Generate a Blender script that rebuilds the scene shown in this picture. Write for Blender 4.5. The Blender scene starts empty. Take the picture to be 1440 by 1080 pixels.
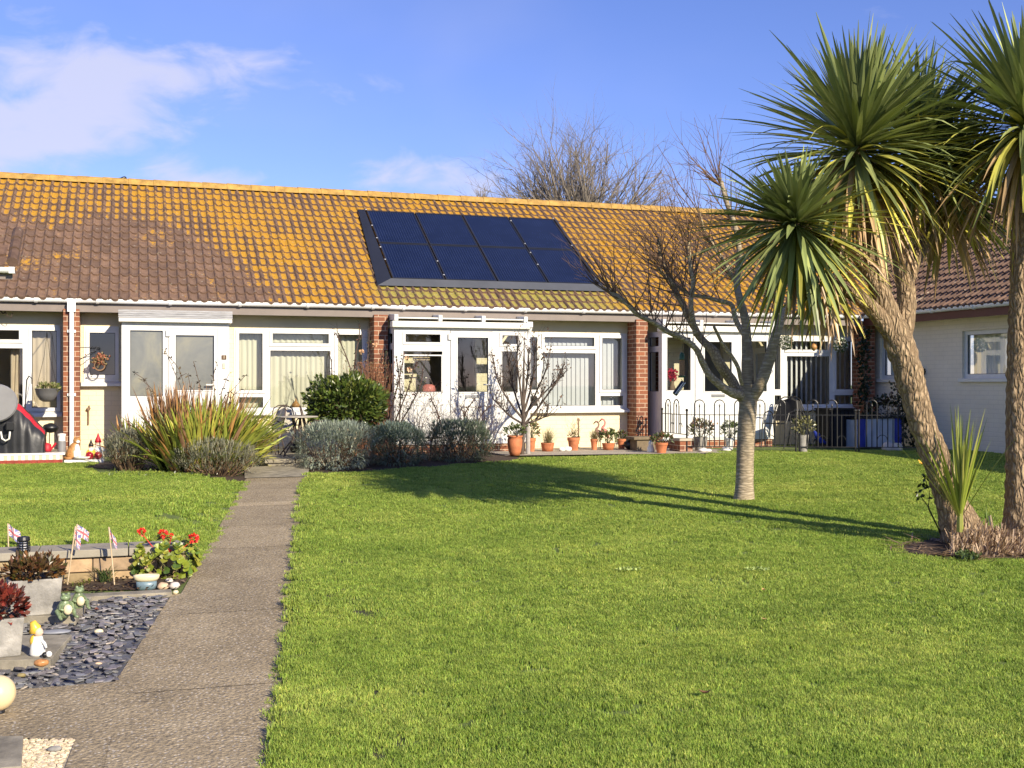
import bpy, math, random
from mathutils import Vector, Matrix, noise
R = math.radians
rnd = random.Random(11)
scene = bpy.context.scene
col = scene.collection
PI = math.pi

# ------------------------------------------------------------------ camera model (metres; x along the house front, y away from the camera)
ZC, FPX, YAW = 1.16, 1650.0, R(18.1)
CS, SN = math.cos(YAW), math.sin(YAW)
YW = 19.15          # face of the house front wall
YG = 18.75          # gutter line
YP = 18.47          # front of the porches
YPIER = 18.76       # front of the brick piers
def ray(px):
    u = (px - 720) / FPX
    return SN + u * CS, CS - u * SN
def xon(px, y):
    a, b = ray(px); return y * a / b
def at(px, py, y):
    a, b = ray(px); t = y / b
    return Vector((a * t, y, ZC + (540 - py) / FPX * t))
def atx(px, py, x):
    a, b = ray(px); t = x / a
    return Vector((x, b * t, ZC + (540 - py) / FPX * t))
def att(px, py, t):
    a, b = ray(px)
    return Vector((a * t, b * t, ZC + (540 - py) / FPX * t))
def sm(a, b, x):
    k = min(1, max(0, (x - a) / (b - a))); return k * k * (3 - 2 * k)
def plane_z(x, y):
    yk = 17.4 - 2.0 * sm(6, 12, x)
    d = yk - y
    d = 0.5 * (d + math.sqrt(d * d + 0.5)) - 0.03
    return 0.04 - 0.0325 * min(d, 24)
def path_left_x(y):                       # left edge of the path in plan
    return -0.94 + 0.156 * y
WALL_Y = 9.06
def gz(x, y):
    p = plane_z(x, y)
    dl = path_left_x(y) - x
    if dl > 0 and y > WALL_Y:
        up = -0.012 + 0.052 * sm(9, 17.5, y)
        k = sm(0.02, 0.75, dl)
        p = p * (1 - k) + up * k
    return p
def gxy(px, py, zf=gz):
    lo, hi = 2.0, 40.0
    a, b = ray(px); s = (540 - py) / FPX
    for _ in range(50):
        m = (lo + hi) / 2
        if ZC + s * m > zf(a * m, b * m): lo = m
        else: hi = m
    return Vector((a * lo, b * lo, zf(a * lo, b * lo)))
def pg(px, py): return gxy(px, py, plane_z)
def on_z(px, py, z):
    a, b = ray(px); t = (z - ZC) * FPX / (540 - py)
    return Vector((a * t, b * t, z))

# ------------------------------------------------------------------ mesh builder
class MB:
    def __init__(s):
        s.v = []; s.f = []; s.mi = []; s.c = []; s.m = 0; s.t = (1, 1, 1)
    def vert(s, p):
        s.v.append((p[0], p[1], p[2])); s.c.append(s.t); return len(s.v) - 1
    def face(s, *idx):
        s.f.append(tuple(idx)); s.mi.append(s.m)
    def poly(s, pts):
        s.face(*[s.vert(p) for p in pts])
    def obox(s, c, ax, ay, az):
        c = Vector(c); ax = Vector(ax); ay = Vector(ay); az = Vector(az)
        i = [s.vert(c + ax * a + ay * b + az * d) for d in (-1, 1) for b in (-1, 1) for a in (-1, 1)]
        for q in ((0,2,3,1),(4,5,7,6),(0,1,5,4),(2,6,7,3),(0,4,6,2),(1,3,7,5)):
            s.face(*[i[k] for k in q])
    def box(s, x0, x1, y0, y1, z0, z1):
        s.obox(((x0+x1)/2,(y0+y1)/2,(z0+z1)/2), (abs(x1-x0)/2,0,0), (0,abs(y1-y0)/2,0), (0,0,abs(z1-z0)/2))
    def bar(s, a, b, w, h=None):
        a = Vector(a); b = Vector(b); h = h or w
        d = b - a; n = d.normalized()
        up = Vector((0,0,1)) if abs(n.z) < .95 else Vector((0,1,0))
        sx = n.cross(up).normalized(); sy = sx.cross(n)
        s.obox((a+b)/2, sx*w/2, d/2, sy*h/2)
    def tube(s, pts, rads, n=7, cap=True, amp=0.0, fr=3.0):
        pts = [Vector(p) for p in pts]
        if not hasattr(rads, '__len__'): rads = [rads]*len(pts)
        rads = list(rads) + [rads[-1]]*max(0, len(pts)-len(rads))
        rings = []; ref = None
        for i, p in enumerate(pts):
            d = (pts[min(i+1,len(pts)-1)] - pts[max(i-1,0)])
            if d.length < 1e-9: d = Vector((0,0,1))
            d.normalize()
            if ref is None:
                ref = Vector((1,0,0)) if abs(d.x) < .8 else Vector((0,1,0))
            ux = (ref - d*ref.dot(d)).normalized(); ref = ux
            uy = d.cross(ux)
            ring = []
            for k in range(n):
                a = 2*PI*k/n
                q = ux*math.cos(a) + uy*math.sin(a)
                r = rads[i]
                if amp: r *= 1 + amp*noise.noise((p+q*rads[i])*fr)
                ring.append(s.vert(p + q*r))
            rings.append(ring)
        for a, b in zip(rings, rings[1:]):
            for k in range(n):
                s.face(a[k], a[(k+1)%n], b[(k+1)%n], b[k])
        if cap and n > 2:
            s.face(*reversed(rings[0])); s.face(*rings[-1])
    def lathe(s, c, prof, n=18, sx=1, sy=1):
        rings = []
        for r, z in prof:
            rings.append([s.vert((c[0]+r*sx*math.cos(2*PI*k/n), c[1]+r*sy*math.sin(2*PI*k/n), c[2]+z)) for k in range(n)])
        for a, b in zip(rings, rings[1:]):
            for k in range(n): s.face(a[k], a[(k+1)%n], b[(k+1)%n], b[k])
        s.face(*reversed(rings[0])); s.face(*rings[-1])
    def ball(s, c, rx, ry=None, rz=None, n=12, m=8, amp=0, rot=None):
        ry = ry or rx; rz = rz or rx; c = Vector(c)
        rings = []
        sd = Vector((c.x*7.1, c.y*3.3, c.z*5.7))
        for j in range(1, m):
            th = PI*j/m; ring = []
            for k in range(n):
                a = 2*PI*k/n
                q = Vector((math.sin(th)*math.cos(a), math.sin(th)*math.sin(a), -math.cos(th)))
                g = 1 + (amp*noise.noise(q*1.7+sd) if amp else 0)
                q = Vector((q.x*rx, q.y*ry, q.z*rz))*g
                if rot: q = rot @ q
                ring.append(s.vert(c+q))
            rings.append(ring)
        lo = Vector((0,0,-rz)); hi = Vector((0,0,rz))
        if rot: lo = rot @ lo; hi = rot @ hi
        b = s.vert(c+lo); t = s.vert(c+hi)
        for a, e in zip(rings, rings[1:]):
            for k in range(n): s.face(a[k], a[(k+1)%n], e[(k+1)%n], e[k])
        for k in range(n):
            s.face(b, rings[0][(k+1)%n], rings[0][k]); s.face(t, rings[-1][k], rings[-1][(k+1)%n])
    def blade(s, p, d, L, w, droop=0.3, seg=5, fold=0.25, side=None, base=0.55, tip=0.0, tw=0.0):
        """a sword leaf: a folded ribbon that leaves p along d and bends downwards"""
        p = Vector(p); d = Vector(d).normalized()
        side0 = side
        prev = None
        for i in range(seg+1):
            k = i/seg
            if side0 is None:
                sd = d.cross(Vector((0,0,1)))
                if sd.length < .05: sd = Vector((1,0,0))
                sd.normalize(); side0 = sd
            sd = (side0 - d*side0.dot(d)).normalized()
            nn = sd.cross(d)
            if tw: sd = (sd*math.cos(tw*k) + nn*math.sin(tw*k)); nn = sd.cross(d)
            ww = w*0.5*((base+(1-base)*min(1,k/0.35)) if k < .35 else (1-((k-.35)/.65)**1.8*(1-tip)))
            ww = max(ww, w*0.03)
            row = (s.vert(p - sd*ww + nn*ww*fold), s.vert(p), s.vert(p + sd*ww + nn*ww*fold))
            if prev:
                s.face(prev[0], prev[1], row[1], row[0]); s.face(prev[1], prev[2], row[2], row[1])
            prev = row
            p = p + d*(L/seg)
            d = (d + Vector((0,0,-1))*droop*(k+.25)/seg*1.6).normalized()
    def leaf(s, p, d, n, L, w, bend=0.15):
        """a small broad leaf of two faces folded along the midrib"""
        p = Vector(p); d = Vector(d).normalized(); n = Vector(n)
        sd = d.cross(n)
        if sd.length < .05: sd = d.cross(Vector((.3,.5,.8)))
        sd.normalize(); n = sd.cross(d)
        a = s.vert(p); m1 = s.vert(p + d*L*.5 + sd*w*.5 + n*L*bend*.6); m2 = s.vert(p + d*L*.5 - sd*w*.5 + n*L*bend*.6)
        t = s.vert(p + d*L - n*L*bend*.3)
        s.face(a, m1, t); s.face(a, t, m2)
    def build(s, name, mats, parent=None, smooth=False, bev=0, **kw):
        me = bpy.data.meshes.new(name)
        off = Vector((0,0,0)); q = parent
        while q is not None: off += q.location; q = q.parent
        if kw.pop('recentre', False) and parent is None and s.v:
            xs = [p[0] for p in s.v]; ys = [p[1] for p in s.v]; zs = [p[2] for p in s.v]
            off = Vector(((min(xs)+max(xs))/2, (min(ys)+max(ys))/2, min(zs)))
        me.from_pydata([(p[0]-off.x, p[1]-off.y, p[2]-off.z) for p in s.v] if off.length else s.v, [], s.f)
        if not isinstance(mats, (list, tuple)): mats = [mats]
        for m in mats: me.materials.append(m)
        if len(mats) > 1: me.polygons.foreach_set('material_index', s.mi)
        if any(c != (1,1,1) for c in s.c):
            at_ = me.color_attributes.new('tint', 'FLOAT_COLOR', 'POINT')
            at_.data.foreach_set('color', [x for c in s.c for x in (c[0], c[1], c[2], 1.0)])
        if smooth: me.polygons.foreach_set('use_smooth', [True]*len(me.polygons))
        me.update()
        o = bpy.data.objects.new(name, me); col.objects.link(o)
        if parent is not None: o.parent = parent
        elif off.length: o.location = off
        if bev:
            b = o.modifiers.new('bevel', 'BEVEL'); b.width = bev; b.segments = 2; b.limit_method = 'ANGLE'; b.angle_limit = R(50)
            b.harden_normals = False
        for k, v in kw.items(): o[k] = v
        return o

def thing(name, label, cat, loc=(0,0,0), group=None):
    o = bpy.data.objects.new(name, None); col.objects.link(o)
    o.location = loc; o['label'] = label; o['category'] = cat; o.empty_display_size = .1
    if group: o['group'] = group
    return o
def one(mb, name, label, cat, mats, group=None, smooth=False, bev=0):
    o = mb.build(name, mats, None, smooth, bev, recentre=True)
    o['label'] = label; o['category'] = cat
    if group: o['group'] = group
    return o

# ------------------------------------------------------------------ materials
def nodes(name):
    m = bpy.data.materials.new(name); m.use_nodes = True
    nt = m.node_tree; b = nt.nodes['Principled BSDF']
    return m, nt, b
def N(nt, typ, **kw):
    n = nt.nodes.new(typ)
    for k, v in kw.items():
        if k in n.inputs: n.inputs[k].default_value = v
        else: setattr(n, k, v)
    return n
def L(nt, a, b): nt.links.new(a, b)
def ramp(nt, fac, stops):
    r = nt.nodes.new('ShaderNodeValToRGB')
    e = r.color_ramp.elements
    while len(e) < len(stops): e.new(.5)
    for i, (p, c) in enumerate(stops):
        e[i].position = p; e[i].color = (*c, 1)
    L(nt, fac, r.inputs[0]); return r.outputs[0]
def mixc(nt, f, a, b, mode='MIX'):
    n = nt.nodes.new('ShaderNodeMix'); n.data_type = 'RGBA'; n.blend_type = mode
    for sock, val in ((n.inputs[0], f), (n.inputs[6], a), (n.inputs[7], b)):
        if hasattr(val, 'is_linked') or hasattr(val, 'links'): L(nt, val, sock)
        elif isinstance(val, (tuple, list)): sock.default_value = (*val[:3], 1)
        else: sock.default_value = val
    return n.outputs[2]
def math_(nt, op, a, b=None, c=None):
    n = nt.nodes.new('ShaderNodeMath'); n.operation = op
    for i, v in enumerate((a, b, c)):
        if v is None: continue
        if hasattr(v, 'links'): L(nt, v, n.inputs[i])
        else: n.inputs[i].default_value = v
    return n.outputs[0]
def coord(nt, scale=(1,1,1), world=True):
    if world:
        g = nt.nodes.new('ShaderNodeNewGeometry').outputs['Position']
    else:
        g = nt.nodes.new('ShaderNodeTexCoord').outputs['Object']
    m = nt.nodes.new('ShaderNodeMapping'); m.inputs['Scale'].default_value = scale
    L(nt, g, m.inputs[0]); return m.outputs[0]
def ntex(nt, vec, scale, detail=4, rough=.6, dist=0):
    n = nt.nodes.new('ShaderNodeTexNoise'); n.inputs['Scale'].default_value = scale
    n.inputs['Detail'].default_value = detail; n.inputs['Roughness'].default_value = rough
    n.inputs['Distortion'].default_value = dist
    L(nt, vec, n.inputs['Vector']); return n.outputs[0]
def bump(nt, b, h, strength=.3, dist=.01):
    n = nt.nodes.new('ShaderNodeBump'); n.inputs['Strength'].default_value = strength; n.inputs['Distance'].default_value = dist
    L(nt, h, n.inputs['Height']); L(nt, n.outputs[0], b.inputs['Normal'])
def plain(name, c, rough=.5, var=.12, scale=6, bmp=0, bscale=60, metal=0, spec=None, stretch=(1,1,1)):
    m, nt, b = nodes(name)
    v = coord(nt, stretch)
    f = ntex(nt, v, scale, 5)
    lo = tuple(x*(1-var) for x in c); hi = tuple(min(1, x*(1+var)) for x in c)
    L(nt, ramp(nt, f, [(.3, lo), (.7, hi)]), b.inputs['Base Color'])
    b.inputs['Roughness'].default_value = rough; b.inputs['Metallic'].default_value = metal
    if spec is not None: b.inputs['Specular IOR Level'].default_value = spec
    if bmp: bump(nt, b, ntex(nt, v, bscale, 4), bmp, .01)
    return m
def leafmat(name, c, var=.35, rough=.45, trans=.25, scale=9, tint=False, spec=.4):
    """leaf material; with tint the per-leaf colour attribute multiplies c"""
    m, nt, b = nodes(name)
    v = coord(nt)
    f = ntex(nt, v, scale, 3)
    lo = tuple(x*(1-var) for x in c); hi = tuple(min(1, x*(1+var)) for x in c)
    cc = ramp(nt, f, [(.3, lo), (.7, hi)])
    if tint:
        a = N(nt, 'ShaderNodeAttribute', attribute_name='tint')
        cc = mixc(nt, 1.0, cc, a.outputs['Color'], 'MULTIPLY')
    L(nt, cc, b.inputs['Base Color'])
    b.inputs['Roughness'].default_value = rough; b.inputs['Specular IOR Level'].default_value = spec
    if trans:
        t = nt.nodes.new('ShaderNodeBsdfTranslucent'); L(nt, cc, t.inputs[0])
        mx = nt.nodes.new('ShaderNodeMixShader'); mx.inputs[0].default_value = trans
        L(nt, b.outputs[0], mx.inputs[1]); L(nt, t.outputs[0], mx.inputs[2])
        L(nt, mx.outputs[0], nt.nodes['Material Output'].inputs[0])
    return m

M = {}
M['upvc'] = plain('white_upvc', (.69,.69,.665), .38, .07, 5)
M['upvc_old'] = plain('weathered_white_upvc', (.74,.72,.65), .5, .06, 3)
M['gutter'] = plain('white_gutter', (.80,.80,.79), .35, .05, 4)
M['greyboard'] = plain('weathered_grey_boards', (.36,.36,.37), .8, .3, 5, .3, 30, stretch=(1,1,14))
M['fascia'] = plain('mauve_fascia', (.20,.165,.145), .6, .1, 5)
M['redfascia'] = plain('dark_red_fascia', (.10,.025,.02), .5, .1, 5)
M['soffit'] = plain('dark_soffit', (.22,.19,.15), .8, .1, 5)
M['frieze'] = plain('cream_frieze_boards', (.60,.54,.37), .6, .06, 3)
M['interior'] = plain('room_plaster', (.62,.57,.48), .9, .1, 2)
M['roomfloor'] = plain('room_carpet', (.16,.13,.11), .95, .2, 8)
M['black'] = plain('black_painted_metal', (.012,.012,.013), .4, .2, 8)
M['blackplastic'] = plain('black_plastic', (.015,.015,.017), .35, .2, 8)
M['steel'] = plain('brushed_steel', (.45,.45,.45), .3, .1, 20, metal=1)
M['terracotta'] = plain('terracotta', (.50,.17,.07), .75, .28, 9, .2, 60)
M['greystone'] = plain('cast_grey_stone', (.30,.285,.255), .85, .45, 9, .45, 70)
M['slab'] = plain('concrete_slab', (.27,.24,.18), .9, .4, 7, .35, 80)
M['paleslab'] = plain('pale_paving', (.40,.35,.27), .9, .2, 3, .3, 60)
M['soil'] = plain('dark_soil', (.055,.035,.022), .95, .5, 14, 1.0, 30)
M['slate'] = plain('blue_grey_slate', (.11,.112,.122), .55, .45, 11, .3, 50)
M['bark_dark'] = plain('dark_twig_bark', (.19,.115,.065), .85, .4, 12)
M['bark_vase'] = plain('dark_brown_twig_bark', (.085,.062,.048), .85, .35, 10)
M['bark_grey'] = plain('grey_twig_bark', (.19,.16,.13), .85, .35, 10)
M['red'] = plain('red_cloth', (.45,.015,.03), .55, .2, 7)
M['white'] = plain('white_glaze', (.78,.77,.72), .3, .06, 12)
M['yellow'] = plain('yellow_glaze', (.75,.48,.06), .35, .15, 12)
M['cream'] = plain('cream_glaze', (.72,.62,.40), .35, .1, 10)
M['greenglaze'] = plain('green_glaze', (.19,.25,.13), .35, .65, 45)
M['ginger'] = plain('ginger_paint', (.42,.21,.07), .5, .4, 30)
M['blue'] = plain('blue_plastic', (.02,.04,.30), .4, .2, 8)
M['pink'] = plain('pink_paint', (.62,.20,.17), .5, .2, 20)
M['rust'] = plain('dark_rusted_metal', (.07,.045,.035), .7, .3, 30)
M['wood'] = plain('old_wood', (.20,.13,.08), .8, .35, 10, stretch=(1,1,.2))
M['bamboo'] = plain('pale_cane', (.55,.42,.26), .6, .2, 12)
M['stone'] = plain('pale_pebble', (.55,.50,.44), .7, .25, 14)
M['peach'] = plain('peach_pebble', (.60,.42,.27), .7, .2, 14)
M['greymesh'] = plain('grey_textilene', (.42,.38,.31), .7, .1, 20)
M['dish'] = plain('grey_panel', (.22,.22,.23), .4, .08, 5)
M['curtain'] = plain('pale_net_curtain', (.66,.62,.48), .9, .08, 4, stretch=(3,3,.4))
M['beigecurtain'] = plain('beige_curtain', (.55,.44,.32), .9, .1, 4)
M['blind'] = plain('pale_grey_blind', (.58,.58,.60), .8, .05, 4)
M['whiteblind'] = plain('white_blind_slat', (.72,.70,.68), .7, .05, 4)

def cream_wall():
    m, nt, b = nodes('cream_painted_brick')
    v = coord(nt)
    sx = N(nt, 'ShaderNodeSeparateXYZ'); L(nt, v, sx.inputs[0])
    cb = N(nt, 'ShaderNodeCombineXYZ')
    L(nt, math_(nt, 'ADD', sx.outputs[0], sx.outputs[1]), cb.inputs[0]); L(nt, sx.outputs[2], cb.inputs[1])
    br = nt.nodes.new('ShaderNodeTexBrick')
    for k, x in (('Scale',1),('Mortar Size',.008),('Mortar Smooth',.6),('Brick Width',.225),('Row Height',.075),('Bias',0)): br.inputs[k].default_value = x
    br.inputs['Color1'].default_value = (1,1,1,1); br.inputs['Color2'].default_value = (.9,.9,.9,1); br.inputs['Mortar'].default_value = (.2,.2,.2,1)
    L(nt, cb.outputs[0], br.inputs['Vector'])
    f = ntex(nt, v, 2.2, 5)
    c = ramp(nt, f, [(.3, (.72,.62,.40)), (.7, (.78,.69,.47))])
    c = mixc(nt, .12, c, br.outputs[0], 'MULTIPLY')
    L(nt, c, b.inputs['Base Color']); b.inputs['Roughness'].default_value = .65
    h = mixc(nt, .12, br.outputs[0], ntex(nt, v, 60, 3))
    bump(nt, b, h, .5, .006)
    return m
M['creamwall'] = cream_wall()
def wing_wall():  # copy of the cream wall, its colour lightened because the wing stands in shade
    m = M['creamwall'].copy(); m.name = 'cream_brick_lifted_for_shade'
    for n in m.node_tree.nodes:
        if n.type == 'VALTORGB':
            n.color_ramp.elements[0].color = (.76,.68,.52,1); n.color_ramp.elements[1].color = (.84,.76,.60,1)
    return m
M['wingwall'] = wing_wall()
def brick():
    m, nt, b = nodes('red_brown_brick')
    v = coord(nt)
    sx = N(nt, 'ShaderNodeSeparateXYZ'); L(nt, v, sx.inputs[0])
    cb = N(nt, 'ShaderNodeCombineXYZ')
    L(nt, math_(nt, 'ADD', sx.outputs[0], sx.outputs[1]), cb.inputs[0]); L(nt, sx.outputs[2], cb.inputs[1])
    br = nt.nodes.new('ShaderNodeTexBrick')
    for k, x in (('Scale',1),('Mortar Size',.006),('Mortar Smooth',.2),('Brick Width',.225),('Row Height',.075),('Bias',0)): br.inputs[k].default_value = x
    br.inputs['Color1'].default_value = (.30,.11,.052,1); br.inputs['Color2'].default_value = (.17,.062,.034,1); br.inputs['Mortar'].default_value = (.55,.42,.30,1)
    L(nt, cb.outputs[0], br.inputs['Vector'])
    c = mixc(nt, .5, br.outputs[0], ramp(nt, ntex(nt, v, 30, 5), [(.3,(.6,.6,.6)),(.7,(1.15,1.1,1.05))]), 'MULTIPLY')
    L(nt, c, b.inputs['Base Color']); b.inputs['Roughness'].default_value = .85
    bump(nt, b, math_(nt, 'SUBTRACT', 1.0, br.outputs[1]), .6, .008)
    return m
M['brick'] = brick()
def glass(name, refl=.10, tint=(.86,.9,.9), k=1.0):
    m, nt, b = nodes(name)
    nt.nodes.remove(b)
    tr = nt.nodes.new('ShaderNodeBsdfTransparent'); tr.inputs[0].default_value = (*tint, 1)
    gl = nt.nodes.new('ShaderNodeBsdfGlossy'); gl.inputs['Roughness'].default_value = .02
    fr = nt.nodes.new('ShaderNodeFresnel'); fr.inputs[0].default_value = 1.5
    f = math_(nt, 'MAXIMUM', math_(nt, 'ADD', math_(nt, 'MULTIPLY', fr.outputs[0], k), refl - .04), 0.0)
    mx = nt.nodes.new('ShaderNodeMixShader'); L(nt, f, mx.inputs[0]); L(nt, tr.outputs[0], mx.inputs[1]); L(nt, gl.outputs[0], mx.inputs[2])
    L(nt, mx.outputs[0], nt.nodes['Material Output'].inputs[0])
    return m
M['glass'] = glass('window_glass', .10); M['glass_dull'] = glass('dull_window_glass', .04, (.95,.97,.97), .3)
def film():
    m, nt, b = nodes('frosted_film_glass')
    v = coord(nt)
    c = ramp(nt, ntex(nt, v, 1.6, 4, .6, .6), [(.3,(.11,.12,.115)),(.5,(.17,.175,.155)),(.7,(.26,.25,.18))])
    L(nt, c, b.inputs['Base Color']); b.inputs['Roughness'].default_value = .12
    b.inputs['Specular IOR Level'].default_value = .9
    b.inputs['Coat Weight'].default_value = .4
    return m
M['film'] = film()

def roof_mat(name, kind):
    m, nt, b = nodes(name)
    v = coord(nt)
    a = N(nt, 'ShaderNodeAttribute', attribute_name='tint')      # r = lichen reach, g = pan (1) or roll (0), b = per-tile random
    sp = nt.nodes.new('ShaderNodeSeparateColor'); L(nt, a.outputs['Color'], sp.inputs[0])
    n1 = ntex(nt, v, 9, 6, .7); n2 = ntex(nt, v, 38, 4, .7); n3 = ntex(nt, v, 1.1, 3, .5)
    if kind == 'brown':
        base = ramp(nt, n1, [(.3,(.10,.058,.038)),(.7,(.19,.118,.08))]); lich = (.36,.30,.20)
    else:
        base = ramp(nt, n1, [(.25,(.115,.068,.045)),(.75,(.235,.15,.10))])
        lich = None
    base = mixc(nt, .55, base, ramp(nt, sp.outputs[2], [(0,(.62,.60,.60)),(1,(1.3,1.25,1.2))]), 'MULTIPLY')
    lc = ramp(nt, n2, [(.25,(.29,.145,.010)),(.5,(.46,.235,.014)),(.8,(.55,.33,.035))])
    if kind == 'gold':                                   # an olive lichen grows on the courses under the solar panels
        sx = N(nt, 'ShaderNodeSeparateXYZ'); L(nt, v, sx.inputs[0])
        wob = math_(nt, 'MULTIPLY', math_(nt, 'SUBTRACT', n3, .5), .8)
        def mr_(x, a, b_):
            q = nt.nodes.new('ShaderNodeMapRange'); q.clamp = True; q.inputs[1].default_value = a; q.inputs[2].default_value = b_; L(nt, x, q.inputs[0]); return q.outputs[0]
        xx = math_(nt, 'ADD', sx.outputs[0], wob)
        ol = math_(nt, 'MULTIPLY', math_(nt, 'MULTIPLY', mr_(xx, 3.8, 4.1), mr_(xx, 8.6, 7.6)), mr_(math_(nt, 'ADD', sx.outputs[2], math_(nt, 'MULTIPLY', wob, .4)), 3.3, 2.8))
        lc = mixc(nt, ol, lc, ramp(nt, n2, [(.25,(.19,.15,.025)),(.5,(.31,.26,.05)),(.8,(.42,.36,.09))]))
    if kind == 'brown': lc = ramp(nt, n2, [(.3,(.30,.24,.14)),(.7,(.42,.36,.25))])
    # coverage = reach * pan preference + noises
    cov = math_(nt, 'MULTIPLY', sp.outputs[0], math_(nt, 'ADD', math_(nt, 'MULTIPLY', sp.outputs[1], .85), .35))
    cov = math_(nt, 'ADD', cov, math_(nt, 'MULTIPLY', math_(nt, 'SUBTRACT', n1, .5), 1.1))
    cov = math_(nt, 'ADD', cov, math_(nt, 'MULTIPLY', math_(nt, 'SUBTRACT', n2, .5), 1.2))
    cov = math_(nt, 'ADD', cov, math_(nt, 'MULTIPLY', math_(nt, 'SUBTRACT', n3, .5), 1.5))
    cov = math_(nt, 'ADD', cov, math_(nt, 'MULTIPLY', math_(nt, 'SUBTRACT', sp.outputs[2], .5), .3))
    k = nt.nodes.new('ShaderNodeMapRange'); k.inputs[1].default_value = .44; k.inputs[2].default_value = .60; k.clamp = True
    L(nt, cov, k.inputs[0])
    c = mixc(nt, k.outputs[0], base, lc)
    # pale lichen rosettes
    vo = nt.nodes.new('ShaderNodeTexVoronoi'); vo.inputs['Scale'].default_value = 7; L(nt, v, vo.inputs['Vector'])
    sp2 = ramp(nt, vo.outputs['Distance'], [(.10,(1,1,1)),(.16,(0,0,0))])
    c = mixc(nt, math_(nt, 'MULTIPLY', sp2, .35), c, (.42,.38,.30))
    L(nt, c, b.inputs['Base Color']); b.inputs['Roughness'].default_value = .8
    bump(nt, b, n2, .5, .01)
    return m
M['roof'] = roof_mat('lichen_covered_tiles', 'gold')
M['roof_brown'] = roof_mat('brown_tiles', 'brown')
M['ridge'] = plain('orange_lichen_ridge', (.40,.24,.06), .85, .35, 8, .4, 40)

def bark(name, c1, c2, sc=(14,14,4), strength=1.0, rings=False):
    m, nt, b = nodes(name)
    v = coord(nt, sc)
    vo = nt.nodes.new('ShaderNodeTexVoronoi'); vo.feature = 'DISTANCE_TO_EDGE'; vo.inputs['Scale'].default_value = 1.0
    wv = nt.nodes.new('ShaderNodeVectorMath'); wv.operation = 'ADD'
    nz = nt.nodes.new('ShaderNodeTexNoise'); nz.inputs['Scale'].default_value = .8; nz.inputs['Detail'].default_value = 4; L(nt, v, nz.inputs['Vector'])
    L(nt, v, wv.inputs[0]); L(nt, nz.outputs['Color'], wv.inputs[1]); L(nt, wv.outputs[0], vo.inputs['Vector'])
    e = ramp(nt, vo.outputs['Distance'], [(0.0,(0,0,0)),(.34,(1,1,1))])
    n1 = ntex(nt, coord(nt), 9, 5)
    c = mixc(nt, e, c1, c2)
    c = mixc(nt, .7, c, ramp(nt, n1, [(.3,(.65,.62,.58)),(.7,(1.2,1.18,1.1))]), 'MULTIPLY')
    L(nt, c, b.inputs['Base Color']); b.inputs['Roughness'].default_value = .9
    bump(nt, b, mixc(nt, .3, e, n1), strength, .03)
    return m
M['palmbark'] = bark('corky_palm_bark', (.21,.145,.085), (.47,.35,.22), (30,30,9), .9)
M['silverbark'] = bark('silver_ringed_bark', (.27,.22,.15), (.46,.385,.28), (7,7,34), .35)
M['palebark'] = bark('pale_branch_bark', (.36,.28,.16), (.66,.54,.35), (20,20,26), .5)  # pale bark, lightened further for the sunlight the palms keep off it
M['mossbark'] = bark('mossy_branch_bark', (.27,.20,.105), (.55,.44,.26), (34,34,28), .5)

M['cordy'] = leafmat('cordyline_leaf', (1,1,1), .12, .4, .12, 5, True)
M['sword'] = leafmat('sword_leaf', (1,1,1), .2, .45, .2, 8, True)
M['green'] = leafmat('glossy_green_leaf', (1,1,1), .25, .3, .15, 12, True, .5)
M['twigmat'] = leafmat('dry_stem', (1,1,1), .3, .8, 0, 10, True)
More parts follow.
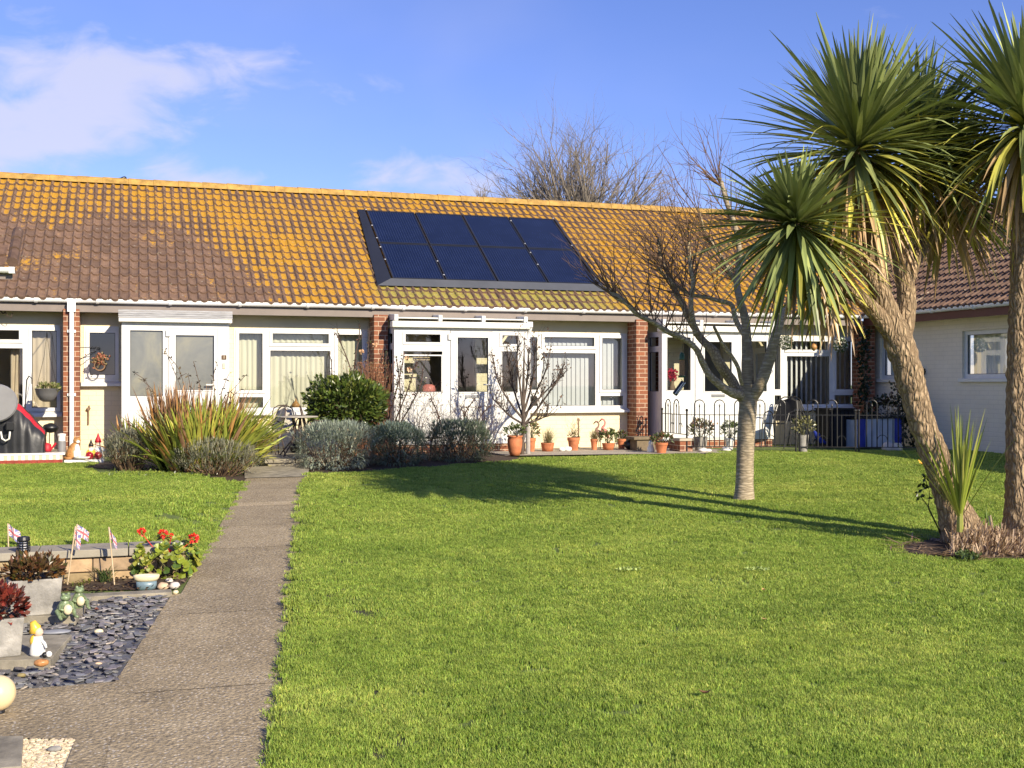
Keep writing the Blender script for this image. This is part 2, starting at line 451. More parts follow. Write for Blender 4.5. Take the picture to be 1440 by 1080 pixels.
# ------------------------------------------------------------------ world, sun, camera
SUN_AZ, SUN_EL = R(21), R(26)             # sun behind the camera, to its right
def world():
    w = bpy.data.worlds.new('World'); scene.world = w; w.use_nodes = True
    nt = w.node_tree; bg = nt.nodes['Background']
    sky = nt.nodes.new('ShaderNodeTexSky'); sky.sky_type = 'NISHITA'; sky.sun_disc = False
    sky.sun_elevation = SUN_EL; sky.sun_rotation = PI - SUN_AZ
    sky.air_density = 1.0; sky.dust_density = .15; sky.ozone_density = 2.2; sky.altitude = 10
    tc = nt.nodes.new('ShaderNodeTexCoord')
    mp = nt.nodes.new('ShaderNodeMapping'); L(nt, tc.outputs['Generated'], mp.inputs[0])
    mp.inputs['Scale'].default_value = (1, 1, 2.0)
    sx = nt.nodes.new('ShaderNodeSeparateXYZ'); L(nt, tc.outputs['Generated'], sx.inputs[0])
    n1 = ntex(nt, mp.outputs[0], 17.0, 10, .56, .5)
    n2 = ntex(nt, mp.outputs[0], 2.2, 4, .5, .2)
    # cloud banks lie in two real directions of the sky (a big one and a small wisp) and thinly along the horizon
    def blob(px, py, rad, sx_=1.0):
        a, b = ray(px); d = Vector((a, b, (540-py)/FPX)).normalized()
        vm = nt.nodes.new('ShaderNodeVectorMath'); vm.operation = 'SUBTRACT'; vm.inputs[1].default_value = d
        L(nt, tc.outputs['Generated'], vm.inputs[0])
        m2 = nt.nodes.new('ShaderNodeMapping'); m2.vector_type = 'POINT'; m2.inputs['Scale'].default_value = (1/(rad*sx_), 1/(rad*sx_), 1/rad)
        L(nt, vm.outputs[0], m2.inputs[0])
        ln = nt.nodes.new('ShaderNodeVectorMath'); ln.operation = 'LENGTH'; L(nt, m2.outputs[0], ln.inputs[0])
        return math_(nt, 'MAXIMUM', math_(nt, 'SUBTRACT', 1.0, ln.outputs['Value']), 0.0)
    cov = math_(nt, 'MULTIPLY', blob(110, 130, .075, 1.8), 1.75)
    cov = math_(nt, 'ADD', cov, math_(nt, 'MULTIPLY', blob(345, 100, .040, 2.0), 1.2))
    cov = math_(nt, 'ADD', cov, math_(nt, 'MULTIPLY', blob(0, 230, .055, 1.5), 1.15))
    cov = math_(nt, 'ADD', cov, math_(nt, 'MULTIPLY', blob(630, 258, .034, 3.4), 1.35))
    cov = math_(nt, 'ADD', cov, math_(nt, 'MULTIPLY', blob(265, 258, .026, 2.8), 1.3))
    cov = math_(nt, 'ADD', cov, math_(nt, 'MULTIPLY', blob(540, 120, .03, 2.2), .9))
    k = math_(nt, 'ADD', cov, math_(nt, 'MULTIPLY', math_(nt, 'SUBTRACT', n1, .60), 2.6))
    k = math_(nt, 'ADD', k, math_(nt, 'MULTIPLY', math_(nt, 'SUBTRACT', n2, .5), .5))
    mr = nt.nodes.new('ShaderNodeMapRange'); mr.interpolation_type = 'SMOOTHSTEP'
    mr.inputs[1].default_value = .08; mr.inputs[2].default_value = 1.25; mr.clamp = True; mr.inputs[4].default_value = .78
    L(nt, k, mr.inputs[0])
    thin = nt.nodes.new('ShaderNodeMapRange'); thin.interpolation_type = 'SMOOTHSTEP'; thin.inputs[1].default_value = .42; thin.inputs[2].default_value = .8; thin.inputs[4].default_value = .22
    L(nt, n2, thin.inputs[0])
    kk = math_(nt, 'MAXIMUM', mr.outputs[0], thin.outputs[0])
    tinted = mixc(nt, 1.0, sky.outputs[0], SKY_TINT, 'MULTIPLY')
    c = mixc(nt, kk, tinted, CLOUD)
    L(nt, c, bg.inputs[0]); bg.inputs[1].default_value = SKY_STR
SKY_STR = .080; SKY_TINT = (.78, .81, 1.30); CLOUD = (5.4, 5.4, 6.7)
world()
sd = bpy.data.lights.new('sun', 'SUN'); sd.energy = 4.4; sd.angle = R(.55); sd.color = (1.0, .88, .68)
so = bpy.data.objects.new('sun', sd); col.objects.link(so)
so.rotation_euler = Vector((-math.sin(SUN_AZ)*math.cos(SUN_EL), math.cos(SUN_AZ)*math.cos(SUN_EL), -math.sin(SUN_EL))).to_track_quat('-Z', 'Y').to_euler()
so.location = (8, -20, 14)
cd = bpy.data.cameras.new('camera'); cd.sensor_width = 36; cd.lens = 36*FPX/1440; cd.clip_end = 2000; cd.clip_start = .05
co = bpy.data.objects.new('camera', cd); col.objects.link(co); co.location = (0, 0, ZC); co.rotation_euler = (R(90), 0, -YAW)
scene.camera = co
vs = scene.view_settings; vs.view_transform = 'Standard'; vs.look = 'None'; vs.gamma = 1; vs.exposure = .8; vs.use_curve_mapping = False
scene.render.engine = 'CYCLES'
cy = scene.cycles; cy.max_bounces = 7; cy.transparent_max_bounces = 12; cy.diffuse_bounces = 3; cy.glossy_bounces = 3; cy.use_denoising = True
cy.caustics_reflective = False; cy.caustics_refractive = False; cy.sample_clamp_indirect = 6

# ------------------------------------------------------------------ ground
def ground_mat():
    m, nt, b = nodes('turf_soil')
    v = coord(nt)
    f = ntex(nt, v, 5, 6, .65)
    L(nt, ramp(nt, f, [(.3,(.085,.125,.025)),(.7,(.14,.18,.04))]), b.inputs['Base Color'])
    b.inputs['Roughness'].default_value = .95; bump(nt, b, ntex(nt, v, 60, 3), .6, .02)
    return m
M['ground'] = ground_mat()
def structure(mb, name, mat, smooth=False, bev=0):
    o = mb.build(name, mat, None, smooth, bev); o['kind'] = 'structure'; return o
def ground():
    xs = [-900,-300,-100,-40,-20,-12] + [-9 + .25*i for i in range(0, 113)] + [24,40,100,300,900]
    ys = [-900,-300,-100,-40,-20,-8] + [-4 + .25*i for i in range(0, 115)] + [30,40,100,300,900]
    ys = sorted([y for y in ys if abs(y-WALL_Y) > .09] + [WALL_Y-.03, WALL_Y+.03])
    mb = MB(); idx = {}
    for j, y in enumerate(ys):
        for i, x in enumerate(xs):
            idx[i, j] = mb.vert((x, y, gz(max(-12,min(24,x)), max(-20,min(30,y)))))
    for j in range(len(ys)-1):
        for i in range(len(xs)-1):
            mb.face(idx[i,j], idx[i+1,j], idx[i+1,j+1], idx[i,j+1])
    structure(mb, 'ground', M['ground'], True)
ground()
def turf_edge():
    mb = MB(); prev = None
    for i in range(150):
        y = 2.0 + i*.087; x = prx(y) + .02 + .022*noise.noise((y*2.3,5,0)) + .012*noise.noise((y*9,2,0)); z = plane_z(x,y)
        row = [mb.vert((x-.004,y,z-.01)), mb.vert((x,y,z+.034)), mb.vert((x+.12,y,z+.034)), mb.vert((x+.55,y,plane_z(x+.55,y)+.003))]
        if prev:
            for k in range(3): mb.face(prev[k], prev[k+1], row[k+1], row[k])
        prev = row
    structure(mb, 'turf_edge', plain('turf_edge_soil', (.05,.05,.02), .95, .4, 20, .8, 50))
def edge_lift(x, y):
    d = x - prx(y) - .02
    return 0 if d < 0 or d > .55 else .034*min(1, (.55-d)/.43)

def path_mat():
    m, nt, b = nodes('exposed_aggregate_concrete')
    v = coord(nt)
    n1 = ntex(nt, v, 1.9, 8, .72); n2 = ntex(nt, v, 48, 4, .75); n3 = ntex(nt, v, 160, 2, .7)
    c = ramp(nt, n1, [(.25,(.235,.185,.112)),(.5,(.34,.27,.168)),(.8,(.47,.385,.25))])
    c = mixc(nt, .8, c, ramp(nt, n2, [(.32,(.30,.28,.26)),(.5,(.9,.9,.88)),(.72,(1.6,1.55,1.45))]), 'MULTIPLY')
    vo = nt.nodes.new('ShaderNodeTexVoronoi'); vo.inputs['Scale'].default_value = 55; L(nt, v, vo.inputs['Vector'])
    sp = nt.nodes.new('ShaderNodeSeparateColor'); L(nt, vo.outputs['Color'], sp.inputs[0])
    chip = math_(nt, 'MULTIPLY', ramp(nt, sp.outputs[0], [(.62,(0,0,0)),(.68,(1,1,1))]), ramp(nt, vo.outputs['Distance'], [(.22,(1,1,1)),(.38,(0,0,0))]))
    c = mixc(nt, math_(nt, 'MULTIPLY', chip, .75), c, (.62,.56,.47))
    L(nt, c, b.inputs['Base Color']); b.inputs['Roughness'].default_value = .85
    bump(nt, b, mixc(nt, .5, n2, vo.outputs['Distance']), .9, .012)
    return m
M['path'] = path_mat()
def drape(mb, pts, zf, dz):
    mb.poly([(p[0], p[1], zf(p[0], p[1]) + dz) for p in pts])
def plx(y): return path_left_x(y)
def prx(y): return -.20 + .156*y
PATH_END = 15.05
turf_edge()
# slate bed corner and the branch path towards the left
A_ = pg(242, 838); B_ = pg(162, 962); C_ = pg(-60, 980)
G1 = pg(106, 1044); G2 = pg(28, 1042); G3 = pg(92, 1082)
def path():
    mb = MB()
    edges = [-3.0, 2.9, 3.75, 5.9, 7.55, 9.9, 11.1, 12.45, 12.75, 13.9, PATH_END]
    y = -3.0
    tones = [1, .96, 1, 1.04, .95, 1.03, .93, 1.28, 1.0, .97]
    for k, (a, b_) in enumerate(zip(edges, edges[1:])):
        mb.t = (tones[k],)*3
        gap = .004
        n = max(2, int((b_-a)/.25))
        prev = None
        for i in range(n+1):
            yy = a + gap + (b_-a-2*gap)*i/n
            jl = .012*noise.noise((yy*3, 1, 0)); jr = .018*noise.noise((yy*2.3, 5, 0))
            row = [mb.vert((plx(yy)+jl, yy, plane_z(plx(yy), yy)+.012)), mb.vert((prx(yy)+jr, yy, plane_z(prx(yy), yy)+.012))]
            if prev: mb.face(prev[0], prev[1], row[1], row[0])
            prev = row
    mb.t = (.97,.97,.97)
    # branch to the left, in front of the slate bed
    ylim = B_.y
    pts = [(plx(ylim)+.05, ylim), (B_.x-.0, B_.y), (C_.x, C_.y), (C_.x-3, C_.y-.1), (C_.x-3, G2.y), (G2.x, G2.y), (G1.x, G1.y), (plx(G1.y)+.05, G1.y)]
    drape(mb, pts, plane_z, .0125)
    drape(mb, [(plx(A_.y)+.05, A_.y), (A_.x, A_.y), (B_.x, B_.y), (plx(B_.y)+.05, B_.y)], plane_z, .0122)
    drape(mb, [(G1.x,G1.y), (plx(G1.y)+.05,G1.y), (plx(2.5)+.05,2.5), (G3.x-.02, 2.5), (G3.x,G3.y)], plane_z, .0121)
    m = M['path']
    nt = m.node_tree; b = nt.nodes['Principled BSDF']
    lk = b.inputs['Base Color'].links[0].from_socket
    a = N(nt, 'ShaderNodeAttribute', attribute_name='tint')
    L(nt, mixc(nt, 1.0, lk, a.outputs['Color'], 'MULTIPLY'), b.inputs['Base Color'])
    mb.c[0] = (1.0, 1.0, .999)
    structure(mb, 'path', m)
    mj = MB()                                   # moss and sand in the joints, seen only through the gaps
    n = 60; prev = None
    for i in range(n+1):
        yy = -3 + (PATH_END+3)*i/n
        row = [mj.vert((plx(yy)+.01, yy, plane_z(plx(yy), yy)+.005)), mj.vert((prx(yy)-.01, yy, plane_z(prx(yy), yy)+.005))]
        if prev: mj.face(prev[0], prev[1], row[1], row[0])
        prev = row
    structure(mj, 'path_joint_filling', plain('mossy_joint', (.36,.29,.18), .95, .4, 20))
path()

# pale gravel patch and corner slab in the near left corner
gv = MB()
for i in range(1500):
    px = rnd.uniform(20, 106); py = rnd.uniform(1043, 1100)
    p = pg(px, py)
    if p.x > G1.x - .004 - (G1.y-p.y)*.12: continue
    r = rnd.uniform(.003, .0085)
    g_ = rnd.uniform(.6, 1.25); gv.t = (.62*g_, .52*g_*rnd.uniform(.95,1.03), .36*g_*rnd.uniform(.9,1.1))
    gv.ball((p.x, p.y, p.z + .006 + rnd.uniform(0,.008)), r*1.3, r, r*.8, 5, 4)
o = gv.build('gravel', leafmat('cream_gravel', (1,1,1), .15, .7, 0, 40, True)); o['kind'] = 'stuff'; o['label'] = 'cream pea gravel in a small patch beside the path'; o['category'] = 'gravel'
gb = MB(); drape(gb, [(G2.x-.4,G2.y), (G1.x,G1.y), (G3.x,G3.y), (G3.x-.02,2.6), (G2.x-.4,2.6)], plane_z, .006)
structure(gb, 'gravel_base', plain('gravel_bed', (.38,.33,.25), .9, .4, 40, .5, 80))

# planting beds of bare soil (shrub beds before the house, flower bed by the block wall)
def bed(name, pts, zf=gz, dz=.008):
    mb = MB()
    pts = [Vector((p[0], p[1])) for p in pts]
    cx = sum(p.x for p in pts)/len(pts); cyy = sum(p.y for p in pts)/len(pts)
    prev = None; rings = []
    for k in range(7):
        f = k/6
        rings.append([mb.vert((cx+(p.x-cx)*f, cyy+(p.y-cyy)*f, zf(cx+(p.x-cx)*f, cyy+(p.y-cyy)*f)+dz+.03*(1-f*f)*(.4+noise.noise((p.x*f*3,p.y*f*3,k))))) for p in pts])
    n = len(pts)
    for a, b_ in zip(rings[1:], rings[2:]):
        for i in range(n): mb.face(a[i], b_[i], b_[(i+1)%n], a[(i+1)%n])
    mb.face(*rings[1])
    return structure(mb, name, M['soil'], True)
def dense(poly, k=6):
    out = []
    for a, b_ in zip(poly, poly[1:]+poly[:1]):
        for i in range(k): out.append((a[0]+(b_[0]-a[0])*i/k, a[1]+(b_[1]-a[1])*i/k))
    return out
LB = [(-.55,16.7), (-.45,17.6), (-.1,18.3), (1.9,18.3), (1.95,15.6), (1.5,15.0), (1.25,14.7), (.6,15.3), (.1,15.9)]
bed('shrub_bed_left', dense(LB), gz)
RB = [(2.3,15.25), (2.35,17.9), (4.6,18.4), (5.6,18.2), (5.75,16.75), (5.0,16.35), (3.6,15.75)]
bed('shrub_bed_right', dense(RB), gz)
a1 = pg(-60, 832); a2 = pg(88, 832); a3 = pg(245, 831); a4 = pg(262, 818)
bed('flower_bed_soil', dense([(-3.4,a1.y), (a2.x,a2.y), (a3.x,a3.y), (plx(a4.y)-.01,a4.y), (plx(WALL_Y-.05)-.05,WALL_Y-.05), (-3.4,WALL_Y-.05)]), plane_z, .01)
# terrace paving along the house
tz = .052
tm = MB()
E0 = gxy(700, 641); E1 = gxy(905, 640); E2 = gxy(985, 639); E3 = gxy(1065, 640)
drape(tm, [(5.55,E0.y-.3), (E1.x,E1.y), (E2.x,E2.y), (E3.x,E3.y+.3), (E3.x,YW), (5.55,YW)], lambda x,y: tz, 0)
structure(tm, 'terrace_paving', M['paleslab'])
st = MB(); F0 = gxy(1090, 638); F1 = gxy(1285, 637.5)
for i in range(12):
    k0, k1 = i/12, (i+1)/12
    q = [(F0.x+(F1.x-F0.x)*k, F0.y+(F1.y-F0.y)*k) for k in (k0, k1)]
    st.poly([(q[0][0],q[0][1],gz(*q[0])+.012), (q[1][0],q[1][1],gz(*q[1])+.012), (q[1][0]+.03,q[1][1]+.12,gz(*q[1])+.012), (q[0][0]+.03,q[0][1]+.12,gz(*q[0])+.012)])
structure(st, 'edging_strip', M['paleslab'])
# patio with its step where the path meets the house
pm = MB()
pz = .135
ys0 = 16.15
def slabrow(mb, x0, x1, y0, y1, z0, z1, n, g=.006):
    for i in range(n):
        a = x0+(x1-x0)*i/n; b_ = x0+(x1-x0)*(i+1)/n
        mb.box(a+g, b_-g, y0, y1, z0, z1)
slabrow(pm, 1.75, 3.0, ys0, ys0+.6, .085, pz, 3)
for r in range(4): slabrow(pm, 1.75, 3.0, ys0+.607+.6*r, ys0+1.2+.6*r, .02, pz-.001*r, 3)
pm.box(1.8, 2.95, ys0+.03, ys0+.5, .03, .08)
structure(pm, 'patio', M['slab'], bev=.006)
rm = MB()
p0, p1 = PATH_END-.02, ys0+.05
rm.poly([(plx(p0)-.02,p0,plane_z(plx(p0),p0)+.02), (prx(p0)+.02,p0,plane_z(prx(p0),p0)+.02), (prx(p1)+.05,p1,.045), (plx(p1)-.1,p1,.045)])
structure(rm, 'path_ramp', M['slab'])
# ------------------------------------------------------------------ bungalows
TAN = math.tan(R(32.5)); CO, SI = math.cos(R(32.5)), math.sin(R(32.5))
EY, EZ = YG-.02, 2.445                      # tile edge at the eaves
def roof_at(px, py):
    a, b = ray(px); k = (540-py)/FPX
    t = (ZC - EZ + EY*TAN) / (b*TAN - k)
    return a*t, (b*t - EY)/CO               # (x, distance up the slope)
def on_roof(x, s, h=0):
    return Vector((x, EY + s*CO - h*SI, EZ + s*SI + h*CO))
NR = 17
GA, PER = 4.35/17, .145
def tiles(mb, o, ex, es, x0, x1, ncourse, reach, seed=1, top=None):
    """interlocking roll tiles: o = eaves origin, ex along the eaves, es up the slope"""
    rr = random.Random(seed)
    ex = Vector(ex); es = Vector(es); nn = ex.cross(es).normalized()
    if nn.z < 0: nn = -nn
    k0 = math.ceil(x0/PER - 1e-6); k1 = math.floor(x1/PER + 1e-6)
    PH = [0,.09,.19,.29,.38,.55,.78,1.0]
    for j in range(ncourse):
        for k in range(k0, k1):
            dh = rr.uniform(-.003,.004); ds = rr.uniform(-.007,.007); tl = rr.uniform(-.004,.004); rb = rr.random()
            s0 = j*GA - .03 + ds; s1 = (j+1)*GA + .01
            rc = reach((k+.5)*PER, (j+.5)*GA) + rr.gauss(0,.06)
            rows = [[],[],[],[],[]]
            for ph in PH:
                x = (k+ph)*PER
                roll = ph < .38
                h = .025*math.sin(PI*ph/.38) if roll else -.008*math.sin(PI*(ph-.38)/.62)
                sag = .010*math.sin(PI*(ph-.38)/.62) if not roll else -.006*math.sin(PI*ph/.38)
                mb.t = (rc, 0.10 if roll else min(1, 3*math.sin(PI*(ph-.38)/.62)+.1), rb)
                b = o + ex*x
                tt = mb.t; mb.t = (rc*.25, tt[1], rb*.6)
                rows[0].append(mb.vert(b + es*(s0-sag) + nn*(h - .004 + dh + tl*ph)))
                rows[1].append(mb.vert(b + es*(s0-sag) + nn*(h + .034 + dh + tl*ph)))
                mb.t = (rc*1.12, tt[1], rb)
                rows[4].append(mb.vert(b + es*(s0-sag+.035) + nn*(h + .034 + dh + tl*ph)))
                rows[2].append(mb.vert(b + es*((s0+s1)/2) + nn*(h + .020 + dh)))
                mb.t = (rc*.55, tt[1], rb)
                rows[3].append(mb.vert(b + es*s1 + nn*(h + .004)))
            rows = [rows[0], rows[1], rows[4], rows[2], rows[3]]
            for a, b in zip(rows, rows[1:]):
                for i in range(len(PH)-1): mb.face(a[i], a[i+1], b[i+1], b[i])
    mb.t = (1,1,1)
def main_reach(x, s):
    if x < -2.2: sb = 2.9 + (x+2.2)*.9
    elif x < .7: sb = 2.9
    else: sb = 2.9 - (x-.7)*1.75
    sb += .5*noise.noise((x*.9, s*.6, 3.1))
    v = .14 + .78*sm(-.75, .75, s-sb)
    v -= .16*sm(8.6, 11.5, x)
    return v + .06*noise.noise((x*.5, s*.8, 9))
def ridge_row(mb, a, b, r=.125, step=.45):
    a = Vector(a); b = Vector(b); d = (b-a); n = max(1,round(d.length/step)); step = d.length/n; d.normalize()
    sd = d.cross(Vector((0,0,1))).normalized()
    for i in range(n):
        p0 = a + d*step*i; p1 = a + d*(step*(i+1)+.03)
        rows = []
        for p, rr_ in ((p0, r+.006), (p1, r-.004)):
            rows.append([mb.vert(p + sd*math.cos(PI*k/8)*rr_*1.05 + Vector((0,0,1))*(math.sin(PI*k/8)*rr_ - .02 + .006*noise.noise((p.x*9,k,0)))) for k in range(9)])
            rows.append([mb.vert(p + sd*math.cos(PI*k/8)*(rr_-.02) + Vector((0,0,1))*(math.sin(PI*k/8)*(rr_-.02) - .02)) for k in range(9)])
        for k in range(8):
            mb.face(rows[0][k], rows[0][k+1], rows[2][k+1], rows[2][k])
            mb.face(rows[1][k], rows[0][k], rows[0][k+1], rows[1][k+1]); mb.face(rows[3][k+1], rows[2][k+1], rows[2][k], rows[3][k])
def gutter_run(mb, a, b, r=.052, clips=1.05, caps=(0,0)):
    """half-round gutter with union brackets; a, b at the rim centre line"""
    a = Vector(a); b = Vector(b); d = (b-a); ln = d.length; d.normalize(); sd = d.cross(Vector((0,0,1))).normalized()
    def sec(p, rr, full=False):
        return [mb.vert(p + sd*rr*math.cos(PI*k/8) - Vector((0,0,1))*rr*1.25*math.sin(PI*k/8)) for k in range(9)]
    o0, o1 = sec(a, r), sec(b, r); i0, i1 = sec(a, r-.008), sec(b, r-.008)
    for k in range(8):
        mb.face(o0[k], o0[k+1], o1[k+1], o1[k]); mb.face(i0[k], i1[k], i1[k+1], i0[k+1])
    mb.face(o0[0], o1[0], i1[0], i0[0]); mb.face(o0[8], i0[8], i1[8], o1[8])
    for on, s in zip(caps, (o0, o1)):
        if on: mb.face(*s)
    s = .35
    while s < ln:
        q0, q1 = sec(a+d*s, r+.008), sec(a+d*(s+.045), r+.008)
        for k in range(8): mb.face(q0[k], q0[k+1], q1[k+1], q1[k])
        mb.face(*q0); mb.face(*reversed(q1))
        s += clips
def sheet(mb, mp, a0, a1, z0, z1, holes, d0, d1, edges=True):
    """a slab in the plane of mp(a, d, z) between depths d0 (front) and d1 (back), pierced by rectangular holes"""
    holes = [h for h in holes if h[1] > a0 and h[0] < a1 and h[3] > z0 and h[2] < z1]
    A = sorted({a0, a1, *[min(a1,max(a0,h[i])) for h in holes for i in (0,1)]})
    Z = sorted({z0, z1, *[min(z1,max(z0,h[i])) for h in holes for i in (2,3)]})
    def solid(i, j):
        if i < 0 or j < 0 or i >= len(A)-1 or j >= len(Z)-1: return False
        ca, cz = (A[i]+A[i+1])/2, (Z[j]+Z[j+1])/2
        return not any(h[0] < ca < h[1] and h[2] < cz < h[3] for h in holes)
    for i in range(len(A)-1):
        for j in range(len(Z)-1):
            if not solid(i, j): continue
            x0, x1, y0, y1 = A[i], A[i+1], Z[j], Z[j+1]
            mb.poly([mp(x0,d0,y0), mp(x1,d0,y0), mp(x1,d0,y1), mp(x0,d0,y1)])
            mb.poly([mp(x1,d1,y0), mp(x0,d1,y0), mp(x0,d1,y1), mp(x1,d1,y1)])
            if not solid(i-1,j): mb.poly([mp(x0,d1,y0), mp(x0,d0,y0), mp(x0,d0,y1), mp(x0,d1,y1)])
            if not solid(i+1,j): mb.poly([mp(x1,d0,y0), mp(x1,d1,y0), mp(x1,d1,y1), mp(x1,d0,y1)])
            if not solid(i,j-1): mb.poly([mp(x0,d1,y0), mp(x1,d1,y0), mp(x1,d0,y0), mp(x0,d0,y0)])
            if not solid(i,j+1): mb.poly([mp(x0,d0,y1), mp(x1,d0,y1), mp(x1,d1,y1), mp(x0,d1,y1)])
def front(y0): return lambda a, d, z: (a, y0 + d, z)
FW = front(YW); FP = front(YP)
def ring(r, w): return (r[0]-w, r[1]+w, r[2]-w, r[3]+w)
def panes(parent, items, d, mat):
    for mp, q in items:                              # a sheet of glass in its dark rubber gasket
        g = MB(); g.m = 0
        g.poly([mp(q[0],d,q[2]), mp(q[1],d,q[2]), mp(q[1],d,q[3]), mp(q[0],d,q[3])])
        g.m = 1
        sheet(g, mp, *q, [ring(q, -.008)], d-.014, d-.002)
        g.build('pane', [M[mat], M['blackplastic']], parent)
def window(house, mp, outer, lights, opens=(), sill=True, mat='upvc', glassmat='glass', sillmat='upvc'):
    """lights: glass rectangles (a0,a1,z0,z1); opens: indices of lights that have their own sash"""
    mb = MB()
    sheet(mb, mp, *outer, lights, -.012, .055)
    for i in opens:
        q = lights[i]
        sheet(mb, mp, *ring(q, .05), [q], -.030, -.0125)
    f = mb.build('window', M[mat], house, bev=.005)
    panes(f, [(mp, q) for q in lights], .02, glassmat)
    if sill:
        s = MB()
        a0, a1 = outer[0]-.04, outer[1]+.04
        z = outer[2]
        pts = [(-.11, z-.075), (-.11, z-.035), (-.012, z-.002), (.04, z-.002), (.04, z-.075)]
        l = [s.vert(mp(a0, d, zz)) for d, zz in pts]; r = [s.vert(mp(a1, d, zz)) for d, zz in pts]
        for k in range(5): s.face(l[k], r[k], r[(k+1)%5], l[(k+1)%5])
        s.face(*l); s.face(*reversed(r))
        s.build('sill', M[sillmat], f, bev=.004)
    return f
def pleats(mb, mp, a0, a1, z0, z1, d, amp=.025, per=.09, seed=0, gather=0):
    n = int((a1-a0)/per*8); prev = None; rr = random.Random(seed); ph = rr.uniform(0,6)
    for i in range(n+1):
        a = a0+(a1-a0)*i/n
        y = d + amp*(.45+1.1*abs(noise.noise((a*4,seed,7))))*math.sin(2*PI*(a-a0)/per + ph + 4.5*noise.noise((a*2.2,seed,0))) 
        lo = a + gather*(a0-a)
        row = [mb.vert(mp(a, y, z1)), mb.vert(mp((a+lo)/2, y, (z0+z1)/2)), mb.vert(mp(lo, y+.01, z0))]
        if prev: mb.face(prev[0], row[0], row[1], prev[1]); mb.face(prev[1], row[1], row[2], prev[2])
        prev = row
def slats(mb, mp, a0, a1, z0, z1, d, w=.085, pitch=.08, ang=R(15)):
    n = int((a1-a0)/pitch)
    for i in range(n+1):
        a = a0 + pitch*(i+.5)
        if a > a1: break
        ca, sa = math.cos(ang)*w/2, math.sin(ang)*w/2
        mb.poly([mp(a-ca,d-sa,z0), mp(a+ca,d+sa,z0), mp(a+ca,d+sa,z1), mp(a-ca,d-sa,z1)])
def curtain(mb, label, name='curtain', mat='curtain', group=None):
    o = one(mb, name, label, 'curtain' if 'curtain' in name else 'blind', M[mat], group, smooth=(name == 'curtain'))
    return o
def shell(house, x0, x1, z0=.05):
    m = MB(); yb = YW+3.4; e = .06
    m.m = 0
    for x in (x0+e, x1-e): m.poly([(x,YW+.12,z0), (x,yb,z0), (x,yb,2.36), (x,YW+.12,2.36)])
    m.poly([(x0+e,yb,z0), (x1-e,yb,z0), (x1-e,yb,2.36), (x0+e,yb,2.36)])
    m.poly([(x0+e,YW+.1,2.36), (x1-e,YW+.1,2.36), (x1-e,yb,2.36), (x0+e,yb,2.36)])
    m.m = 1
    m.poly([(x0+e,YW+.1,z0+.1), (x1-e,YW+.1,z0+.1), (x1-e,yb,z0+.1), (x0+e,yb,z0+.1)])
    m.build('inner_room', [M['interior'], M['roomfloor']], house)
    b = MB()
    b.box(x0, x1, EY+7.0, EY+7.2, -.2, 2.4)
    b.build('rear_wall', M['creamwall'], house)
HX = [-5.55, -.815, 3.895, 8.52, 13.16]
def pier(house, x0, x1, z0=.0, y0=YPIER):
    m = MB(); m.box(x0, x1, y0, YW+.02, z0, 2.285)
    return m.build('brick_pier', M['brick'], house, bev=.004)
def eaves(house, x0, x1, caps=(0,0)):
    f = MB(); f.box(x0, x1, 18.80, 18.83, 2.245, 2.41); f.build('fascia', M['fascia'], house)
    s = MB(); s.box(x0, x1, 18.831, YW+.1, 2.285, 2.30); s.build('soffit', M['soffit'], house)
    g = MB(); gutter_run(g, (x0,YG-.0,2.440), (x1,YG-.0,2.440), caps=caps); g.build('gutter', M['gutter'], house, smooth=False)
def roof(house, x0, x1, seed, mat='roof'):
    m = MB(); tiles(m, Vector((0,EY,EZ)), (1,0,0), (0,CO,SI), x0, x1, NR, main_reach, seed)
    r_ = m.build('roof', M[mat], house, smooth=False)
    S = NR*GA
    u = MB()                                           # felted underside and rear slope
    u.poly([on_roof(x0,0,-.02), on_roof(x1,0,-.02), on_roof(x1,S,-.02), on_roof(x0,S,-.02)])
    yr = EY+S*CO; zr = EZ+S*SI
    u.poly([(x0,yr,zr-.02), (x1,yr,zr-.02), (x1,2*yr-EY,EZ), (x0,2*yr-EY,EZ)])
    u.build('roof_rear_slope', M['roof_brown'], house)
    rg = MB(); ridge_row(rg, (x0,yr+.02,zr+.005), (x1,yr+.02,zr+.005)); rg.build('ridge_tiles', M['ridge'], house, smooth=False)
def bungalow(i, label):
    return thing('bungalow', label, 'bungalow', ((HX[i]+HX[i+1])/2, YW, 0), 'bungalows in the terrace')
def snap(x): return round(x/PER)*PER
RX = [-9.03, snap(HX[1]), snap(HX[2]), snap(HX[3]), 17.43]

def frontx(pxs, y=YW): return tuple(xon(p, y) for p in pxs)
ZH, ZB = 2.055, .735
def three_light(order, cp, tp, casp, nar=None):
    pass
def text_mesh(s, size, loc, depth, mat, parent, name, rot=(R(90),0,0)):
    cu = bpy.data.curves.new('t', 'FONT'); cu.body = s; cu.size = size; cu.extrude = depth; cu.align_x = 'CENTER'; cu.align_y = 'CENTER'
    ob = bpy.data.objects.new('t', cu); col.objects.link(ob)
    dg = bpy.context.evaluated_depsgraph_get()
    me = bpy.data.meshes.new_from_object(ob.evaluated_get(dg)); bpy.data.objects.remove(ob)
    me.materials.clear(); me.materials.append(mat)
    n = bpy.data.objects.new(name, me); col.objects.link(n)
    off = Vector((0,0,0)); q = parent
    while q is not None: off += q.location; q = q.parent
    n.parent = parent; n.location = Vector(loc) - off; n.rotation_euler = rot
    return n

